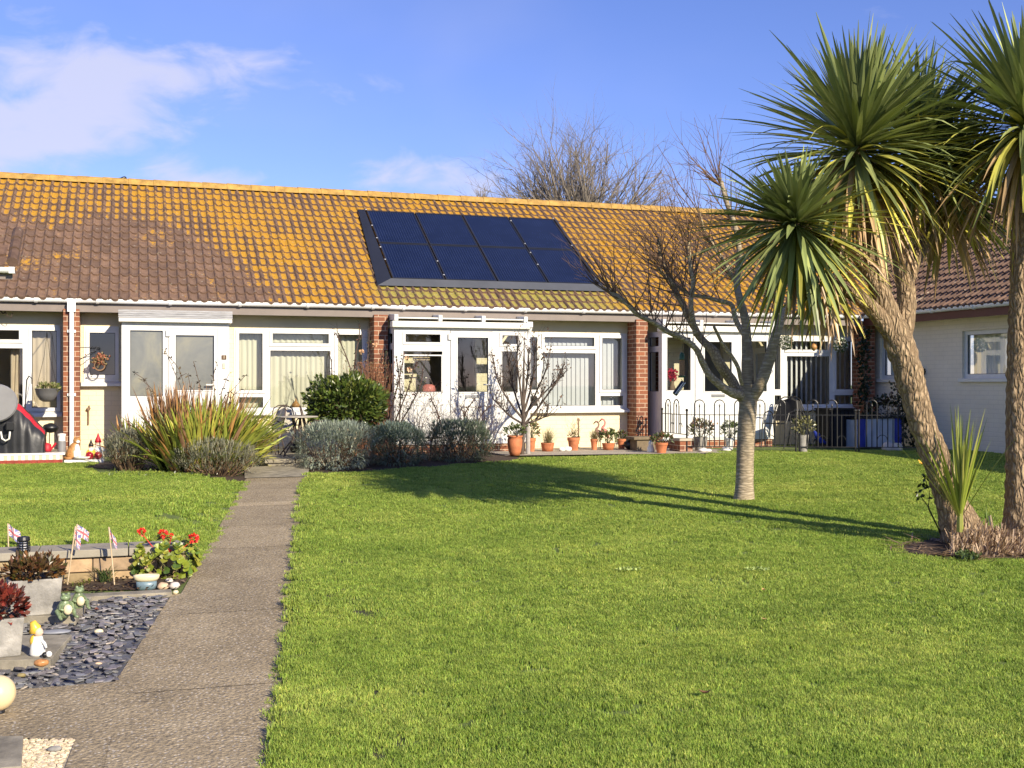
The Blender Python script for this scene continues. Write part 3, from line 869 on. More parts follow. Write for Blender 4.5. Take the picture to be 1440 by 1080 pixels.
# ---- A, the leftmost bungalow
hA = bungalow(0, 'leftmost bungalow, with the dark open window and beige curtains left of the first brick pier')
wA = [xon(p, YW) for p in (-70, -36, 0-70)]
oA = (xon(-75,YW), xon(84,YW), ZB, ZH)
LA = [(xon(-70,YW), xon(27,YW), 1.83, 1.97), (xon(-70,YW), xon(32,YW), .78, 1.70), (xon(45,YW), xon(80,YW), .80, 1.97)]
m = MB(); sheet(m, FW, HX[0], HX[1], -.2, 2.36, [oA], 0, .12); m.build('wall', M['creamwall'], hA)
window(hA, FW, oA, LA, (0,2))
m = MB(); m.box(oA[0]-.3, xon(88,YW), YW-.014, YW-.002, 2.07, 2.29); m.build('frieze_board', M['frieze'], hA)
shell(hA, HX[0], HX[1]); eaves(hA, RX[0], HX[1]); roof(hA, RX[0], RX[1], 1)
# ---- B
hB = bungalow(1, 'bungalow with a grey boarded porch roof, between the first and second brick piers')
sB = (xon(118,YW), xon(167,YW), 1.20, 2.05)
oB = (xon(329,YW), xon(516,YW), ZB, ZH)
LB_ = [(xon(336,YW), xon(369,YW), 1.06, 1.97), (xon(336,YW), xon(370,YW), .78, .95),
      (xon(383,YW), xon(462,YW), 1.82, 1.975), (xon(380,YW), xon(464,YW), .78, 1.70),
      (xon(475,YW), xon(509,YW), 1.06, 1.97), (xon(474,YW), xon(509,YW), .78, .95)]
pB0, pB1 = xon(171,YP), xon(322,YP)
iB = (pB0+.35, pB0+1.2, .2, 2.0)
m = MB(); sheet(m, FW, HX[1], HX[2], -.2, 2.36, [sB, oB, iB], 0, .12); m.build('wall', M['creamwall'], hB)
window(hB, FW, sB, [(xon(126,YW), xon(162,YW), 1.30, 1.95)], (0,))
window(hB, FW, oB, LB_, (0,2,4))
m = MB(); m.box(pB1+.05, xon(517,YW), YW-.014, YW-.002, 2.07, 2.29); m.build('frieze_board', M['frieze'], hB); m = MB(); m.box(HX[1]+.13, pB0-.0, YW-.014, YW-.002, 2.07, 2.29); m.build('frieze_board', M['frieze'], hB)
shell(hB, HX[1], HX[2]); eaves(hB, HX[1], HX[2]); roof(hB, RX[1], RX[2], 2)
pier(hB, -.93, -.70)
# downpipe on the first pier
m = MB()
dp = xon(100.5, 18.70)
m.tube([(dp,YPIER-.045,2.33), (dp,YPIER-.045,.21)], .034, 10)
m.box(dp-.058, dp+.058, YG-.07, YG+.03, 2.24, 2.39)
for z in (1.95, 1.0): m.box(dp-.06, dp+.06, YPIER-.03, YPIER-.002, z-.02, z+.02); m.tube([(dp,YPIER-.045,z-.025),(dp,YPIER-.045,z+.025)], .040, 10)
m.build('downpipe', M['gutter'], hB)
def porch(house, x0, x1, px_holes, zbeam=2.07, ztop=2.285, style='glazed', plinth=.17, side_glass=True, zf=.18, door=None, door_px=None):
    """projecting porch; px_holes: glass rectangles in the front (px0, px1, z0, z1)"""
    H = [(xon(p0,YP), xon(p1,YP), z0, z1) for p0, p1, z0, z1 in px_holes]
    D = None
    if door_px: D = (xon(door_px[0],YP), xon(door_px[1],YP), zf+.03, door_px[2])
    m = MB()
    body = [h for h in H if not (D and D[0] < (h[0]+h[1])/2 < D[1])]
    sheet(m, FP, x0, x1, zf, zbeam, body + ([D] if D else []), 0, .06)
    # recessed panels below the glass read as raised trims
    for h in body:
        if h[2] > .9 and h[1]-h[0] > .3:
            q = (h[0]-.02, h[1]+.02, zf+.12, h[2]-.22)
            sheet(m, FP, *ring(q,.02), [q], -.008, -.0005)
    for h in body:
        if h[3]-h[2] < .3 or h[1]-h[0] < .3 or True:
            sheet(m, FP, *ring(h,.04), [h], -.016, -.0005) if h[3]-h[2] < .3 else sheet(m, FP, *ring(h,.012), [h], -.008, -.0005)
    sides = []
    for x, d in ((x0, 1), (x1, -1)):
        mp = (lambda xx, dd: (lambda a, dpt, z: (xx + dd*dpt, a, z)))(x, d)
        hs = [(YP+.14, YW-.13, 1.03, 1.72), (YP+.14, YW-.13, 1.82, 1.98)] if side_glass else []
        sheet(m, mp, YP+.061, YW-.002, zf, zbeam, hs, 0, .05)
        for h in hs: sides.append((mp, h))
    pr = m.build('porch', M['upvc'], house, bev=.004)
    panes(pr, [(FP, h) for h in body] + sides, .03, 'film' if style == 'boarded' else 'glass')
    pl = MB(); pl.box(x0+.02, x1-.02, YP+.02, YW-.003, -.1, zf-.001); pl.build('plinth', M['brick'], pr)
    r_ = MB()
    if style == 'boarded':
        r_.box(x0-.04, x1+.04, YP-.10, YP+.5, zbeam+.0, zbeam+.055); rb = r_.build('porch_beam', M['upvc_old'], pr, bev=.004)
        r_ = MB(); r_.box(x0-.04, x1+.04, YP-.085, YW-.02, zbeam+.057, 2.24)
        for k in range(4): r_.box(x0-.045, x1+.045, YP-.098+.002*k, YP-.0851, zbeam+.06+.031*k, zbeam+.086+.031*k)
        r_.build('porch_roof', M['greyboard'], pr)
    else:
        r_.box(x0-.05, x1+.03, YP-.09, YP+.10, zbeam, zbeam+.10); r_.build('porch_beam', M['upvc_old'], pr, bev=.012)
        r_ = MB()
        n = 3
        for k in range(n+1):
            x = x0+.02+(x1-x0-.06)*k/n
            r_.bar((x,YP-.07,zbeam+.155), (x,YW-.03,zbeam+.205), .065, .10)
        r_.bar((x0,YP-.03,zbeam+.155), (x1-.02,YP-.03,zbeam+.155), .04, .03)
        r_.build('roof_bars', M['upvc'], pr, bev=.006)
        r_ = MB(); r_.poly([(x0,YP-.06,zbeam+.17), (x1-.02,YP-.06,zbeam+.17), (x1-.02,YW-.01,zbeam+.215), (x0,YW-.01,zbeam+.215)])
        r_.build('porch_roof', plain('opal_roof_sheet', (.5,.5,.48), .3, .05), pr)
    if D:
        m = MB()
        dh = [h for h in H if D[0] < (h[0]+h[1])/2 < D[1]]
        sheet(m, FP, D[0]+.006, D[1]-.006, D[2]+.006, D[3]-.006, dh, -.018, .04)
        for h in dh:
            sheet(m, FP, *ring(h,.02), [h], -.028, -.0185)
            q = (h[0]-.01, h[1]+.01, zf+.15, h[2]-.24); sheet(m, FP, *ring(q,.02), [q], -.026, -.0185)
        d_ = m.build('door', M['upvc'], house, bev=.004)
        panes(d_, [(FP, h) for h in dh], .02, 'film' if style == 'boarded' else 'glass')
        hd = MB(); hx = D[0]+.05
        for z in (1.93, .55):
            hg = MB(); hg.box(D[0]-.035, D[0]+.03, YP-.035, YP-.019, z-.05, z+.05); hg.build('hinge', M['upvc_old'], d_)
        hx = D[1]-.055 if True else hx
        hd.box(hx-.018, hx+.018, YP-.028, YP-.0185, 1.02, 1.24); hd.bar((hx,YP-.05,1.15), (hx-.12,YP-.05,1.15), .02); hd.bar((hx,YP-.055,1.15), (hx,YP-.02,1.15), .02)
        hd.build('handle', M['upvc_old'], d_)
        if style != 'boarded':
            lb = MB(); c = (dh[0][0]+dh[0][1])/2 if dh else (D[0]+D[1])/2
            lb.box(c-.13, c+.13, YP-.030, YP-.0185, .93, .985); lb.build('letterbox', M['steel'], d_, bev=.004)
    return pr
prB = porch(hB, pB0, pB1, [(183,229,.98,1.965), (247,301,1.07,1.90)], zbeam=2.09, style='boarded', door_px=(237,306,2.0), side_glass=False)
# number plate and bell on the porch of B
m = MB(); c = at(315, 502.5, YP); m.box(c.x-.035, c.x+.035, YP-.012, YP-.001, c.z-.033, c.z+.033)
o = m.build('number_plate', plain('brown_plate', (.10,.05,.02), .4), hB)
text_mesh('1', .07, (c.x, YP-.0135, c.z), .001, M['cream'], o, 'number')
m = MB(); c = at(315, 514.5, YP); m.box(c.x-.02, c.x+.02, YP-.02, YP-.001, c.z-.045, c.z+.045); m.build('doorbell', M['cream'], hB, bev=.006)
# ---- C
hC = bungalow(2, 'bungalow carrying the solar panels, between the second and third brick piers')
oC = (xon(741,YW), xon(881,YW), ZB, ZH)
LC = [(xon(745,YW), xon(755,YW), 1.06, 1.97), (xon(745,YW), xon(755,YW), .78, .95),
      (xon(765,YW), xon(835,YW), 1.82, 1.975), (xon(763,YW), xon(837,YW), .78, 1.70),
      (xon(846,YW), xon(874,YW), 1.06, 1.97), (xon(844,YW), xon(876,YW), .78, .95)]
pC0, pC1 = 4.05, xon(741,YP)
iC = (pC0+.75, pC0+1.55, .2, 2.0)
m = MB(); sheet(m, FW, HX[2], HX[3], -.2, 2.36, [oC, iC], 0, .12); m.build('wall', M['creamwall'], hC)
window(hC, FW, oC, LC, (2,4))
m = MB(); m.box(pC1+.02, xon(882,YW), YW-.014, YW-.002, 2.07, 2.29); m.build('frieze_board', M['frieze'], hC)
shell(hC, HX[2], HX[3]); eaves(hC, HX[2], HX[3]); roof(hC, RX[2], RX[3], 3)
pier(hC, 3.78, 4.01)
prC = porch(hC, pC0, pC1, [(570,619,1.835,1.965), (567,622,1.03,1.69), (643,686,1.03,1.92), (706,728,1.82,1.965), (706,728,1.03,1.70)], door_px=(633,693,2.03))
m = MB(); c = at(745, 460, YP)
m.tube([(pC1+.02,YP-.05,2.12), (pC1+.05,YP-.03,2.08), (pC1+.03,YP+.02,1.98), (pC1+.035,YP+.03,1.93), (pC1+.035,YP+.03,.1)], .032, 10)
m.box(pC1-.03, pC1+.07, YP-.10, YP+.0, 2.10, 2.19)
m.build('downpipe', M['gutter'], hC)
# ---- D
hD = bungalow(3, 'bungalow behind the hooped black railing, number 5, right of the third brick pier')
oD = (xon(1086,YW), xon(1207,YW), ZB, ZH)
LD = [(xon(1089,YW), xon(1097,YW), 1.06, 1.97), (xon(1089,YW), xon(1098,YW), .78, .95),
      (xon(1106,YW), xon(1163,YW), 1.80, 1.96), (xon(1106,YW), xon(1166,YW), .78, 1.68),
      (xon(1175,YW), xon(1203,YW), 1.06, 1.97), (xon(1173,YW), xon(1202,YW), .78, .95)]
pD0, pD1 = xon(931,YP), xon(1088,YP)
iD = (pD0+.75, pD0+1.55, .2, 2.0)
m = MB(); sheet(m, FW, HX[3], 13.42, -.2, 2.36, [oD, iD], 0, .12); m.build('wall', M['creamwall'], hD)
window(hD, FW, oD, LD, (2,4))
m = MB(); m.box(pD1+.02, 13.04, YW-.014, YW-.002, 2.07, 2.29); m.build('frieze_board', M['frieze'], hD)
shell(hD, HX[3], HX[4]); eaves(hD, HX[3], 13.0); roof(hD, RX[3], RX[4], 4)
pier(hD, 8.41, 8.63); pier(hD, 13.05, 13.28)
prD = porch(hD, pD0, pD1, [(938,971,1.05,1.97), (990,1028,1.03,1.90), (1056,1078,1.03,1.92)], door_px=(977,1038,2.03))
c = at(1084.5, 521, YP); text_mesh('5', .17, (c.x, YP-.006, c.z), .005, M['greyboard'], hD, 'house_number')

# curtains and blinds behind the glass
m = MB(); pleats(m, FW, oB[0]+.03, oB[1]-.03, .74, 2.02, .16, .016, .085, 3); curtain(m, 'pale net curtain across the wide window left of the clipped green shrub')
m = MB(); slats(m, FW, oC[0]+.03, oC[1]-.03, .76, 2.0, .15, .095, .085, R(12)); curtain(m, 'pale grey closed vertical blind in the window above the terracotta pots', 'vertical_blind', 'blind')
m = MB(); slats(m, FW, oD[0]+.03, oD[1]-.03, .76, 2.0, .15, .085, .105, R(36)); curtain(m, 'white vertical blind with dark gaps in the window behind the black railing', 'vertical_blind', 'whiteblind')
m = MB(); pleats(m, FW, xon(13,YW), xon(33,YW), .45, 1.72, .18, .03, .075, 5, .55); curtain(m, 'beige curtain drawn aside in the dark open window of the leftmost bungalow', 'curtain', 'beigecurtain')
m = MB(); pleats(m, FW, xon(44,YW), xon(82,YW), .76, 2.0, .17, .02, .08, 6); curtain(m, 'beige pleated curtain behind the hanging bowl planter at far left', 'curtain', 'beigecurtain')
# roller blinds seen in the porch of C and things on its window board
m = MB(); c0 = at(581, 502, YP+.12); c1 = at(604, 507, YP+.12)
m.tube([(c0.x,YP+.12,c0.z-.03), (c1.x,YP+.12,c0.z-.03)], .032, 10); one(m, 'wooden_roll', 'rolled tan blind inside the porch window above the pink watering can', 'blind', M['bamboo'])

# ---- solar array on the roof of C
def solar():
    bl = roof_at(550.5, 398.5); br = roof_at(838, 406); tl = roof_at(514, 302.5); tr = roof_at(777, 313.5)
    x0 = (bl[0]+tl[0])/2; x1 = (br[0]+tr[0])/2; s0 = (bl[1]+br[1])/2; s1 = (tl[1]+tr[1])/2
    root = thing('solar_array', 'dark blue solar panel array of eight panels set into the lichen covered roof', 'solar panels', on_roof((x0+x1)/2, s0, .1))
    gl, nt, b = nodes('solar_cell_glass')
    v = coord(nt, (1,1,1), False)
    sx = N(nt, 'ShaderNodeSeparateXYZ'); L(nt, v, sx.inputs[0])
    fr = math_(nt, 'FRACT', math_(nt, 'MULTIPLY', sx.outputs[0], 22))
    ln = ramp(nt, fr, [(.0,(1,1,1)),(.10,(1,1,1)),(.14,(0,0,0))])
    c = mixc(nt, math_(nt, 'MULTIPLY', ln, .75), (.005,.009,.032), (.04,.055,.11)); c = mixc(nt, .5, c, ramp(nt, ntex(nt, coord(nt), 3, 5), [(.3,(.6,.65,.7)),(.7,(1.4,1.4,1.35))]), 'MULTIPLY')
    L(nt, c, b.inputs['Base Color']); b.inputs['Roughness'].default_value = .12; b.inputs['Specular IOR Level'].default_value = .6
    dk = plain('dark_aluminium', (.02,.022,.03), .4, .1, 4); fl = plain('grey_flashing', (.085,.09,.10), .5, .12, 3)
    w = (x1-x0)/4; h = (s1-s0)/2
    H0 = .085
    for j in range(2):
        for i in range(4):
            a, e = x0+w*i+.012, x0+w*(i+1)-.012; p, q = s0+h*j+.012, s0+h*(j+1)-.012
            m = MB(); fw = .022
            def slab(xa, xb, sa, sb, h0, h1):
                c_ = (on_roof(xa,sa,h0)+on_roof(xb,sb,h1))/2
                m.obox(c_, ((xb-xa)/2,0,0), (0,CO*(sb-sa)/2,SI*(sb-sa)/2), (0,-SI*(h1-h0)/2,CO*(h1-h0)/2))
            slab(a,e,p,p+fw,H0-.03,H0+.012); slab(a,e,q-fw,q,H0-.03,H0+.012); slab(a,a+fw,p+fw,q-fw,H0-.03,H0+.012); slab(e-fw,e,p+fw,q-fw,H0-.03,H0+.012)
            pn = m.build('panel', dk, root)
            m = MB(); m.poly([on_roof(a+fw,p+fw,H0+.005), on_roof(e-fw,p+fw,H0+.005), on_roof(e-fw,q-fw,H0+.005), on_roof(a+fw,q-fw,H0+.005)])
            m.build('cell_glass', gl, pn)
    m = MB()
    m.poly([on_roof(x0-.28,s0-.2,.06), on_roof(x1+.30,s0-.2,.06), on_roof(x1+.02,s0+.0,H0+.01), on_roof(x0-.02,s0+.0,H0+.01)])
    k = 0
    m.build('lower_flashing', fl, root)
    m = MB()
    m.poly([on_roof(x0-.28,s0-.2,.06), on_roof(x0-.02,s0,H0+.01), on_roof(x0-.02,s1,H0+.01), on_roof(x0-.13,s1+.10,.06)])
    m.poly([on_roof(x0-.13,s1+.10,.06), on_roof(x0-.02,s1,H0+.01), on_roof(x1+.02,s1,H0+.01), on_roof(x1+.1,s1+.08,.06)])
    m.poly([on_roof(x1+.02,s0,H0+.01), on_roof(x1+.12,s0-.05,.06), on_roof(x1+.1,s1+.08,.06), on_roof(x1+.02,s1,H0+.01)])
    m.build('side_flashing', dk, root)
    m = MB()
    for i in range(5):
        for j in range(3):
            for dd in (.12, .5, .85) if j < 2 else (0,):
                if rnd.random() < .35: continue
                c_ = on_roof(x0+w*i, s0+h*j+h*dd, H0+.02); m.ball(c_, .017, .014, .010, 6, 4)
    m.build('fixing_clip', plain('pale_clip', (.55,.56,.6), .4), root)
solar()
# small dark bird on the ridge
b_ = thing('bird', 'small dark bird perched on the roof ridge far left', 'bird', at(169, 259.5, EY+NR*GA*CO))
m = MB(); c = b_.location; rot = Matrix.Rotation(R(25), 3, 'Y')
m.tube([c+Vector((-.15,0,.05)), c+Vector((-.08,0,.06)), c+Vector((-.02,0,.075)), c+Vector((.03,0,.09)), c+Vector((.06,0,.125)), c+Vector((.085,0,.13)), c+Vector((.115,0,.122))], [.008,.028,.045,.042,.028,.026,.004], 8)
m.tube([c+Vector((.0,.012,.05)), c+Vector((.0,.012,-.01))], .004, 5); m.tube([c+Vector((.02,-.012,.05)), c+Vector((.02,-.012,-.01))], .004, 5)
m.build('body', M['black'], b_, smooth=True)

# ---- E, the wing on the right that comes towards the viewer
XWING, XG = 13.40, 13.0
hE = thing('bungalow', 'cream painted brick wing with plain brown tiles, coming forward behind the palm trunks', 'bungalow', (15, 15, 0), 'bungalows in the terrace')
FE = lambda a, d, z: (XWING + d, a, z)
def ywing(px): a, b = ray(px); return XWING*b/a
def zwing(px, py): return atx(px, py, XWING).z
e1 = (ywing(1417), ywing(1353), zwing(1385,532), zwing(1385,463.5))
e2 = (ywing(1280), ywing(1237.5), zwing(1250,533), zwing(1250,474))
m = MB(); sheet(m, FE, 8.0, YW-.002, -.3, 2.36, [e1, e2], 0, .12); m.build('wall', M['wingwall'], hE)
def inn(r, k=.07): return (r[0]+k, r[1]-k, r[2]+k, r[3]-k)
FE2 = lambda a, d, z: (XWING + .06 + d, a, z)
window(hE, FE2, e1, [inn(e1)], (), sill=False, glassmat='glass_dull'); window(hE, FE2, e2, [inn(e2)], (), sill=False, glassmat='glass_dull')
for e in (e1, e2):
    m = MB(); m.box(XWING-.05, XWING+.07, e[0]-.05, e[1]+.05, e[2]-.06, e[2]-.003); m.build('sill', M['upvc_old'], hE, bev=.004)
m = MB()
m.poly([(XWING+2.6,8,.0),(XWING+2.6,YW,.0),(XWING+2.6,YW,2.36),(XWING+2.6,8,2.36)]); m.poly([(XWING+.1,8,2.36),(XWING+2.6,8,2.36),(XWING+2.6,YW,2.36),(XWING+.1,YW,2.36)])
m.poly([(XWING+.1,8,.1),(XWING+2.6,8,.1),(XWING+2.6,YW,.1),(XWING+.1,YW,.1)]); m.poly([(XWING+.1,8,.1),(XWING+2.6,8,.1),(XWING+2.6,8,2.36),(XWING+.1,8,2.36)])
m.build('inner_room', M['interior'], hE)
m = MB(); m.box(XG+.05, XG+.08, 8.0, 18.798, 2.245, 2.41); m.build('fascia', M['redfascia'], hE)
m = MB(); m.box(XG+.081, XWING+.1, 8.0, 18.83, 2.285, 2.30); m.build('soffit', M['soffit'], hE)
m = MB(); gutter_run(m, (XG,8.0,2.44), (XG,18.70,2.44)); m.build('gutter', M['gutter'], hE)
m = MB(); tiles(m, Vector((XG-.02,0,EZ)), (0,1,0), (CO,0,SI), 7.98, 24.8, NR, lambda x, s: .10 + .4*max(0,noise.noise((x,s,4))), 7)
m.build('roof', M['roof_brown'], hE)
S = NR*GA
m = MB(); m.poly([(XG-.02,8,EZ-.03),(XG-.02,24.8,EZ-.03),(XG-.02+S*CO,24.8,EZ+S*SI-.03),(XG-.02+S*CO,8,EZ+S*SI-.03)])
m.poly([(XG-.02+S*CO,8,EZ+S*SI-.03),(XG-.02+S*CO,24.8,EZ+S*SI-.03),(XG+2*S*CO,24.8,EZ),(XG+2*S*CO,8,EZ)]); m.build('roof_rear_slope', M['roof_brown'], hE)
m = MB(); ridge_row(m, (XG+S*CO,8,EZ+S*SI+.005), (XG+S*CO,24.8,EZ+S*SI+.005)); m.build('ridge_tiles', plain('brown_ridge', (.24,.13,.08), .85, .3, 8), hE)
m = MB(); m.box(XWING+.12, XWING+5, 8.0, 8.12, -.4, 2.36); m.build('end_wall', M['wingwall'], hE)
m = MB(); pleats(m, FE, e1[0]+.03, e1[1]-.03, e1[2]+.02, e1[3]-.05, .22, .02, .11, 8); M['wnet'] = plain('whitened_net', (.85,.85,.78), .9, .06, 4, stretch=(3,3,.4)); curtain(m, mat='wnet', label='net curtain in the wing window between the two palm trunks')  # net whitened to stand in for light missing in the wing room
m = MB(); pleats(m, FE, e2[0]+.03, e2[1]-.03, e2[2]+.02, e2[3]-.05, .22, .02, .11, 9); curtain(m, mat='wnet', label='net curtain in the wing window partly hidden by the leaning palm trunk')
m = MB(); c = atx(1413.5, 518, XWING+.12); m.lathe((c.x,c.y,e1[2]+.07), [(.028,0),(.03,.08),(.028,.1),(.012,.125),(.012,.15)], 10); one(m, 'soap_bottle', 'small pale bottle on the sill inside the wing window', 'bottle', M['cream'])

# ---- F, roof corner of the opposite wing at the left edge of the picture
hF = thing('bungalow', 'brown tiled roof corner with a white gutter end poking in at the left edge', 'bungalow', (-6.2, 12, 0), 'bungalows in the terrace')
tipg = att(21, 381, 13.0)
yF = tipg.y; xF = tipg.x
gF = MB(); gutter_run(gF, (xF-5,yF,tipg.z+.035), (xF,yF,tipg.z+.035), .05, 1.0, (0,1))
gF.box(xF-.06, xF, yF-.05, yF+.05, tipg.z-.03, tipg.z+.04)
gF.build('gutter', M['gutter'], hF)
m = MB(); tiles(m, Vector((0,yF+.06,tipg.z+.06)), (1,0,0), (0,CO,SI), xF-5, xF-.02, 2, lambda x, s: .05, 12); 
m.build('roof', M['roof_brown'], hF)
m = MB(); vt = MB()
for j in range(3):
    vt.tube([(xF-.03,yF+.06+.28*j*CO-.01,tipg.z+.10+.28*j*SI), (xF-.03,yF+.06+(.28*j+.27)*CO,tipg.z+.085+(.28*j+.27)*SI)], .06, 10)
vt.build('verge_tile', M['roof_brown'], hF)
m.box(xF-5, xF-.75, yF+.35, yF+.45, -.3, tipg.z+.02); m.build('wall', M['creamwall'], hF)
m = MB(); m.box(xF-5, xF-.03, yF+.055, yF+.08, tipg.z-.09, tipg.z+.04); m.build('fascia', M['fascia'], hF)
# ------------------------------------------------------------------ lawn grass: thousands of small tufts, one object
def grass_mat():
    m, nt, b = nodes('lawn_blades')
    v = coord(nt)
    a = N(nt, 'ShaderNodeAttribute', attribute_name='tint')
    n1 = ntex(nt, v, 1.0, 6, .68); n2 = ntex(nt, v, 11, 4, .6)
    c = ramp(nt, n1, [(.28,(.27,.365,.070)),(.5,(.385,.48,.095)),(.72,(.53,.59,.145))])
    n3 = ntex(nt, v, .38, 5, .6); c = mixc(nt, .6, c, ramp(nt, n3, [(.32,(.78,.88,.75)),(.55,(1,1,1)),(.72,(1.22,1.08,1.05))]), 'MULTIPLY')
    c = mixc(nt, .8, c, ramp(nt, n2, [(.3,(.58,.64,.6)),(.7,(1.35,1.3,1.2))]), 'MULTIPLY')
    c = mixc(nt, 1.0, c, a.outputs['Color'], 'MULTIPLY')
    L(nt, c, b.inputs['Base Color']); b.inputs['Roughness'].default_value = .5; b.inputs['Specular IOR Level'].default_value = .3
    t = nt.nodes.new('ShaderNodeBsdfTranslucent'); L(nt, c, t.inputs[0])
    mx = nt.nodes.new('ShaderNodeMixShader'); mx.inputs[0].default_value = .4
    L(nt, b.outputs[0], mx.inputs[1]); L(nt, t.outputs[0], mx.inputs[2]); L(nt, mx.outputs[0], nt.nodes['Material Output'].inputs[0])
    return m
M['grass'] = grass_mat()
def inpoly(x, y, P):
    c = False; n = len(P)
    for i in range(n):
        x0, y0 = P[i]; x1, y1 = P[i-1]
        if (y0 > y) != (y1 > y) and x < (x1-x0)*(y-y0)/(y1-y0)+x0: c = not c
    return c
def tuft_mesh(seed, n, rad, h):
    r = random.Random(seed); v = []; f = []; c = []
    for i in range(n):
        a = r.uniform(0, 2*PI); q = rad*math.sqrt(r.random()); x, y = q*math.cos(a), q*math.sin(a)
        hh = h*r.uniform(.5, 1.15); la = r.uniform(0, 2*PI); lean = hh*r.uniform(.1, .85)
        w = r.uniform(.0013, .0024)
        sa = la + PI/2 + r.uniform(-.6,.6)
        dx, dy = math.cos(la)*lean, math.sin(la)*lean; wx, wy = math.cos(sa)*w, math.sin(sa)*w
        k = len(v)
        v += [(x-wx,y-wy,-.006), (x+wx,y+wy,-.006), (x+dx*.4-wx*.9,y+dy*.4-wy*.9,hh*.6), (x+dx*.4+wx*.9,y+dy*.4+wy*.9,hh*.6), (x+dx,y+dy,hh*r.uniform(.8,1))]
        f += [(k,k+1,k+3,k+2), (k+2,k+3,k+4)]
        t = r.random(); g = r.uniform(.7, 1.25)
        cc = (1.35*g, 1.1*g, 1.3*g) if t > .93 else ((.8*g, .95*g, .8*g) if t < .3 else (g, g, g))
        c += [cc]*5
    me = bpy.data.meshes.new('grass_tuft'); me.from_pydata(v, [], f)
    a_ = me.color_attributes.new('tint', 'FLOAT_COLOR', 'POINT'); a_.data.foreach_set('color', [z for q in c for z in (*q, 1)])
    me.materials.append(M['grass']); return me
PALM = pg(1395, 775); PALM_C = (PALM.x+.05, PALM.y+.1)
def lawn_ok(x, y):
    px_ = prx(y)
    if x > px_ - .005 + .03*noise.noise((y*4, 0, 2)):
        if x < px_ and False: return False
        if y < PATH_END:
            pass
        if ((x-PALM_C[0])/.85)**2 + ((y-PALM_C[1])/.55)**2 < 1: return False
        if x < 5.75:
            lim = 15.25 + (x-2.3)*.42 if x < 5.0 else 16.35+(x-5.0)*.5
            return y < lim + .08*noise.noise((x*3,0,1)) and (y < PATH_END or x > prx(y)+.05)
        if x < 9.2:
            return y < 16.95 + .03*noise.noise((x*5,0,1))
        return y < 18.9 and x < 13.35
    lx = plx(y) + .02*noise.noise((y*4, 3, 2))
    if x < lx and y > WALL_Y + .08:
        if y > PATH_END and x > plx(PATH_END)-.3: return False
        if inpoly(x, y, LB): return False
        return y < (17.55 if x < -.5 else 15.6)
    return False
def lawn():
    pts = []; sc_ = []; idx = []; rot = []
    r = random.Random(5)
    rings = [(3.6, 7.0, 430, .95), (7.0, 10.5, 230, 1.25), (10.5, 14.5, 130, 1.6), (14.5, 19.5, 90, 2.0)]
    for t0, t1, dens, s in rings:
        # area inside the view cone (with a margin) between the two depths
        w = .60
        n = int((t1*t1-t0*t0)*w*dens)
        for _ in range(n):
            t = math.sqrt(r.uniform(t0*t0, t1*t1)); u = r.uniform(-w, w)
            x, y = (SN+u*CS)*t, (CS-u*SN)*t
            if not lawn_ok(x, y): continue
            pts.append((x, y, gz(x, y) + edge_lift(x, y))); sc_.append(s*r.uniform(.75, 1.25)); idx.append(r.randrange(5)); rot.append(r.uniform(0, 2*PI))
    me = bpy.data.meshes.new('lawn_grass'); me.from_pydata(pts, [], [])
    for nm, ty, data in (('sc','FLOAT',sc_), ('pick','INT',idx), ('rot','FLOAT',rot)):
        a = me.attributes.new(nm, ty, 'POINT'); a.data.foreach_set('value', data)
    o = bpy.data.objects.new('lawn_grass', me); col.objects.link(o); o['kind'] = 'stuff'
    o['label'] = 'short mown bright green grass on both sides of the path'; o['category'] = 'grass'
    cc = bpy.data.collections.new('grass_tufts')
    for k in range(5):
        q = bpy.data.objects.new('grass_tuft', tuft_mesh(k, 120, .062, .027)); cc.objects.link(q)
    ng = bpy.data.node_groups.new('scatter_tufts', 'GeometryNodeTree')
    ng.interface.new_socket('Geometry', in_out='INPUT', socket_type='NodeSocketGeometry'); ng.interface.new_socket('Geometry', in_out='OUTPUT', socket_type='NodeSocketGeometry')
    gi = ng.nodes.new('NodeGroupInput'); go = ng.nodes.new('NodeGroupOutput')
    ip = ng.nodes.new('GeometryNodeInstanceOnPoints'); ci = ng.nodes.new('GeometryNodeCollectionInfo')
    ci.inputs[0].default_value = cc; ci.inputs[1].default_value = True; ci.inputs[2].default_value = True
    def attr(nm, ty):
        a = ng.nodes.new('GeometryNodeInputNamedAttribute'); a.data_type = ty; a.inputs[0].default_value = nm; return a.outputs[0]
    cx = ng.nodes.new('ShaderNodeCombineXYZ')
    ng.links.new(attr('rot','FLOAT'), cx.inputs[2])
    ng.links.new(gi.outputs[0], ip.inputs['Points']); ng.links.new(ci.outputs[0], ip.inputs['Instance'])
    ip.inputs['Pick Instance'].default_value = True
    ng.links.new(attr('pick','INT'), ip.inputs['Instance Index']); ng.links.new(cx.outputs[0], ip.inputs['Rotation'])
    s3 = ng.nodes.new('ShaderNodeCombineXYZ'); sa = attr('sc','FLOAT')
    ng.links.new(sa, s3.inputs[0]); ng.links.new(sa, s3.inputs[1])
    hz = ng.nodes.new('ShaderNodeMath'); hz.operation = 'POWER'; hz.inputs[1].default_value = .25; ng.links.new(sa, hz.inputs[0]); ng.links.new(hz.outputs[0], s3.inputs[2])
    ng.links.new(s3.outputs[0], ip.inputs['Scale']); ng.links.new(ip.outputs[0], go.inputs[0])
    md = o.modifiers.new('scatter', 'NODES'); md.node_group = ng
    print('tufts', len(pts))
lawn()

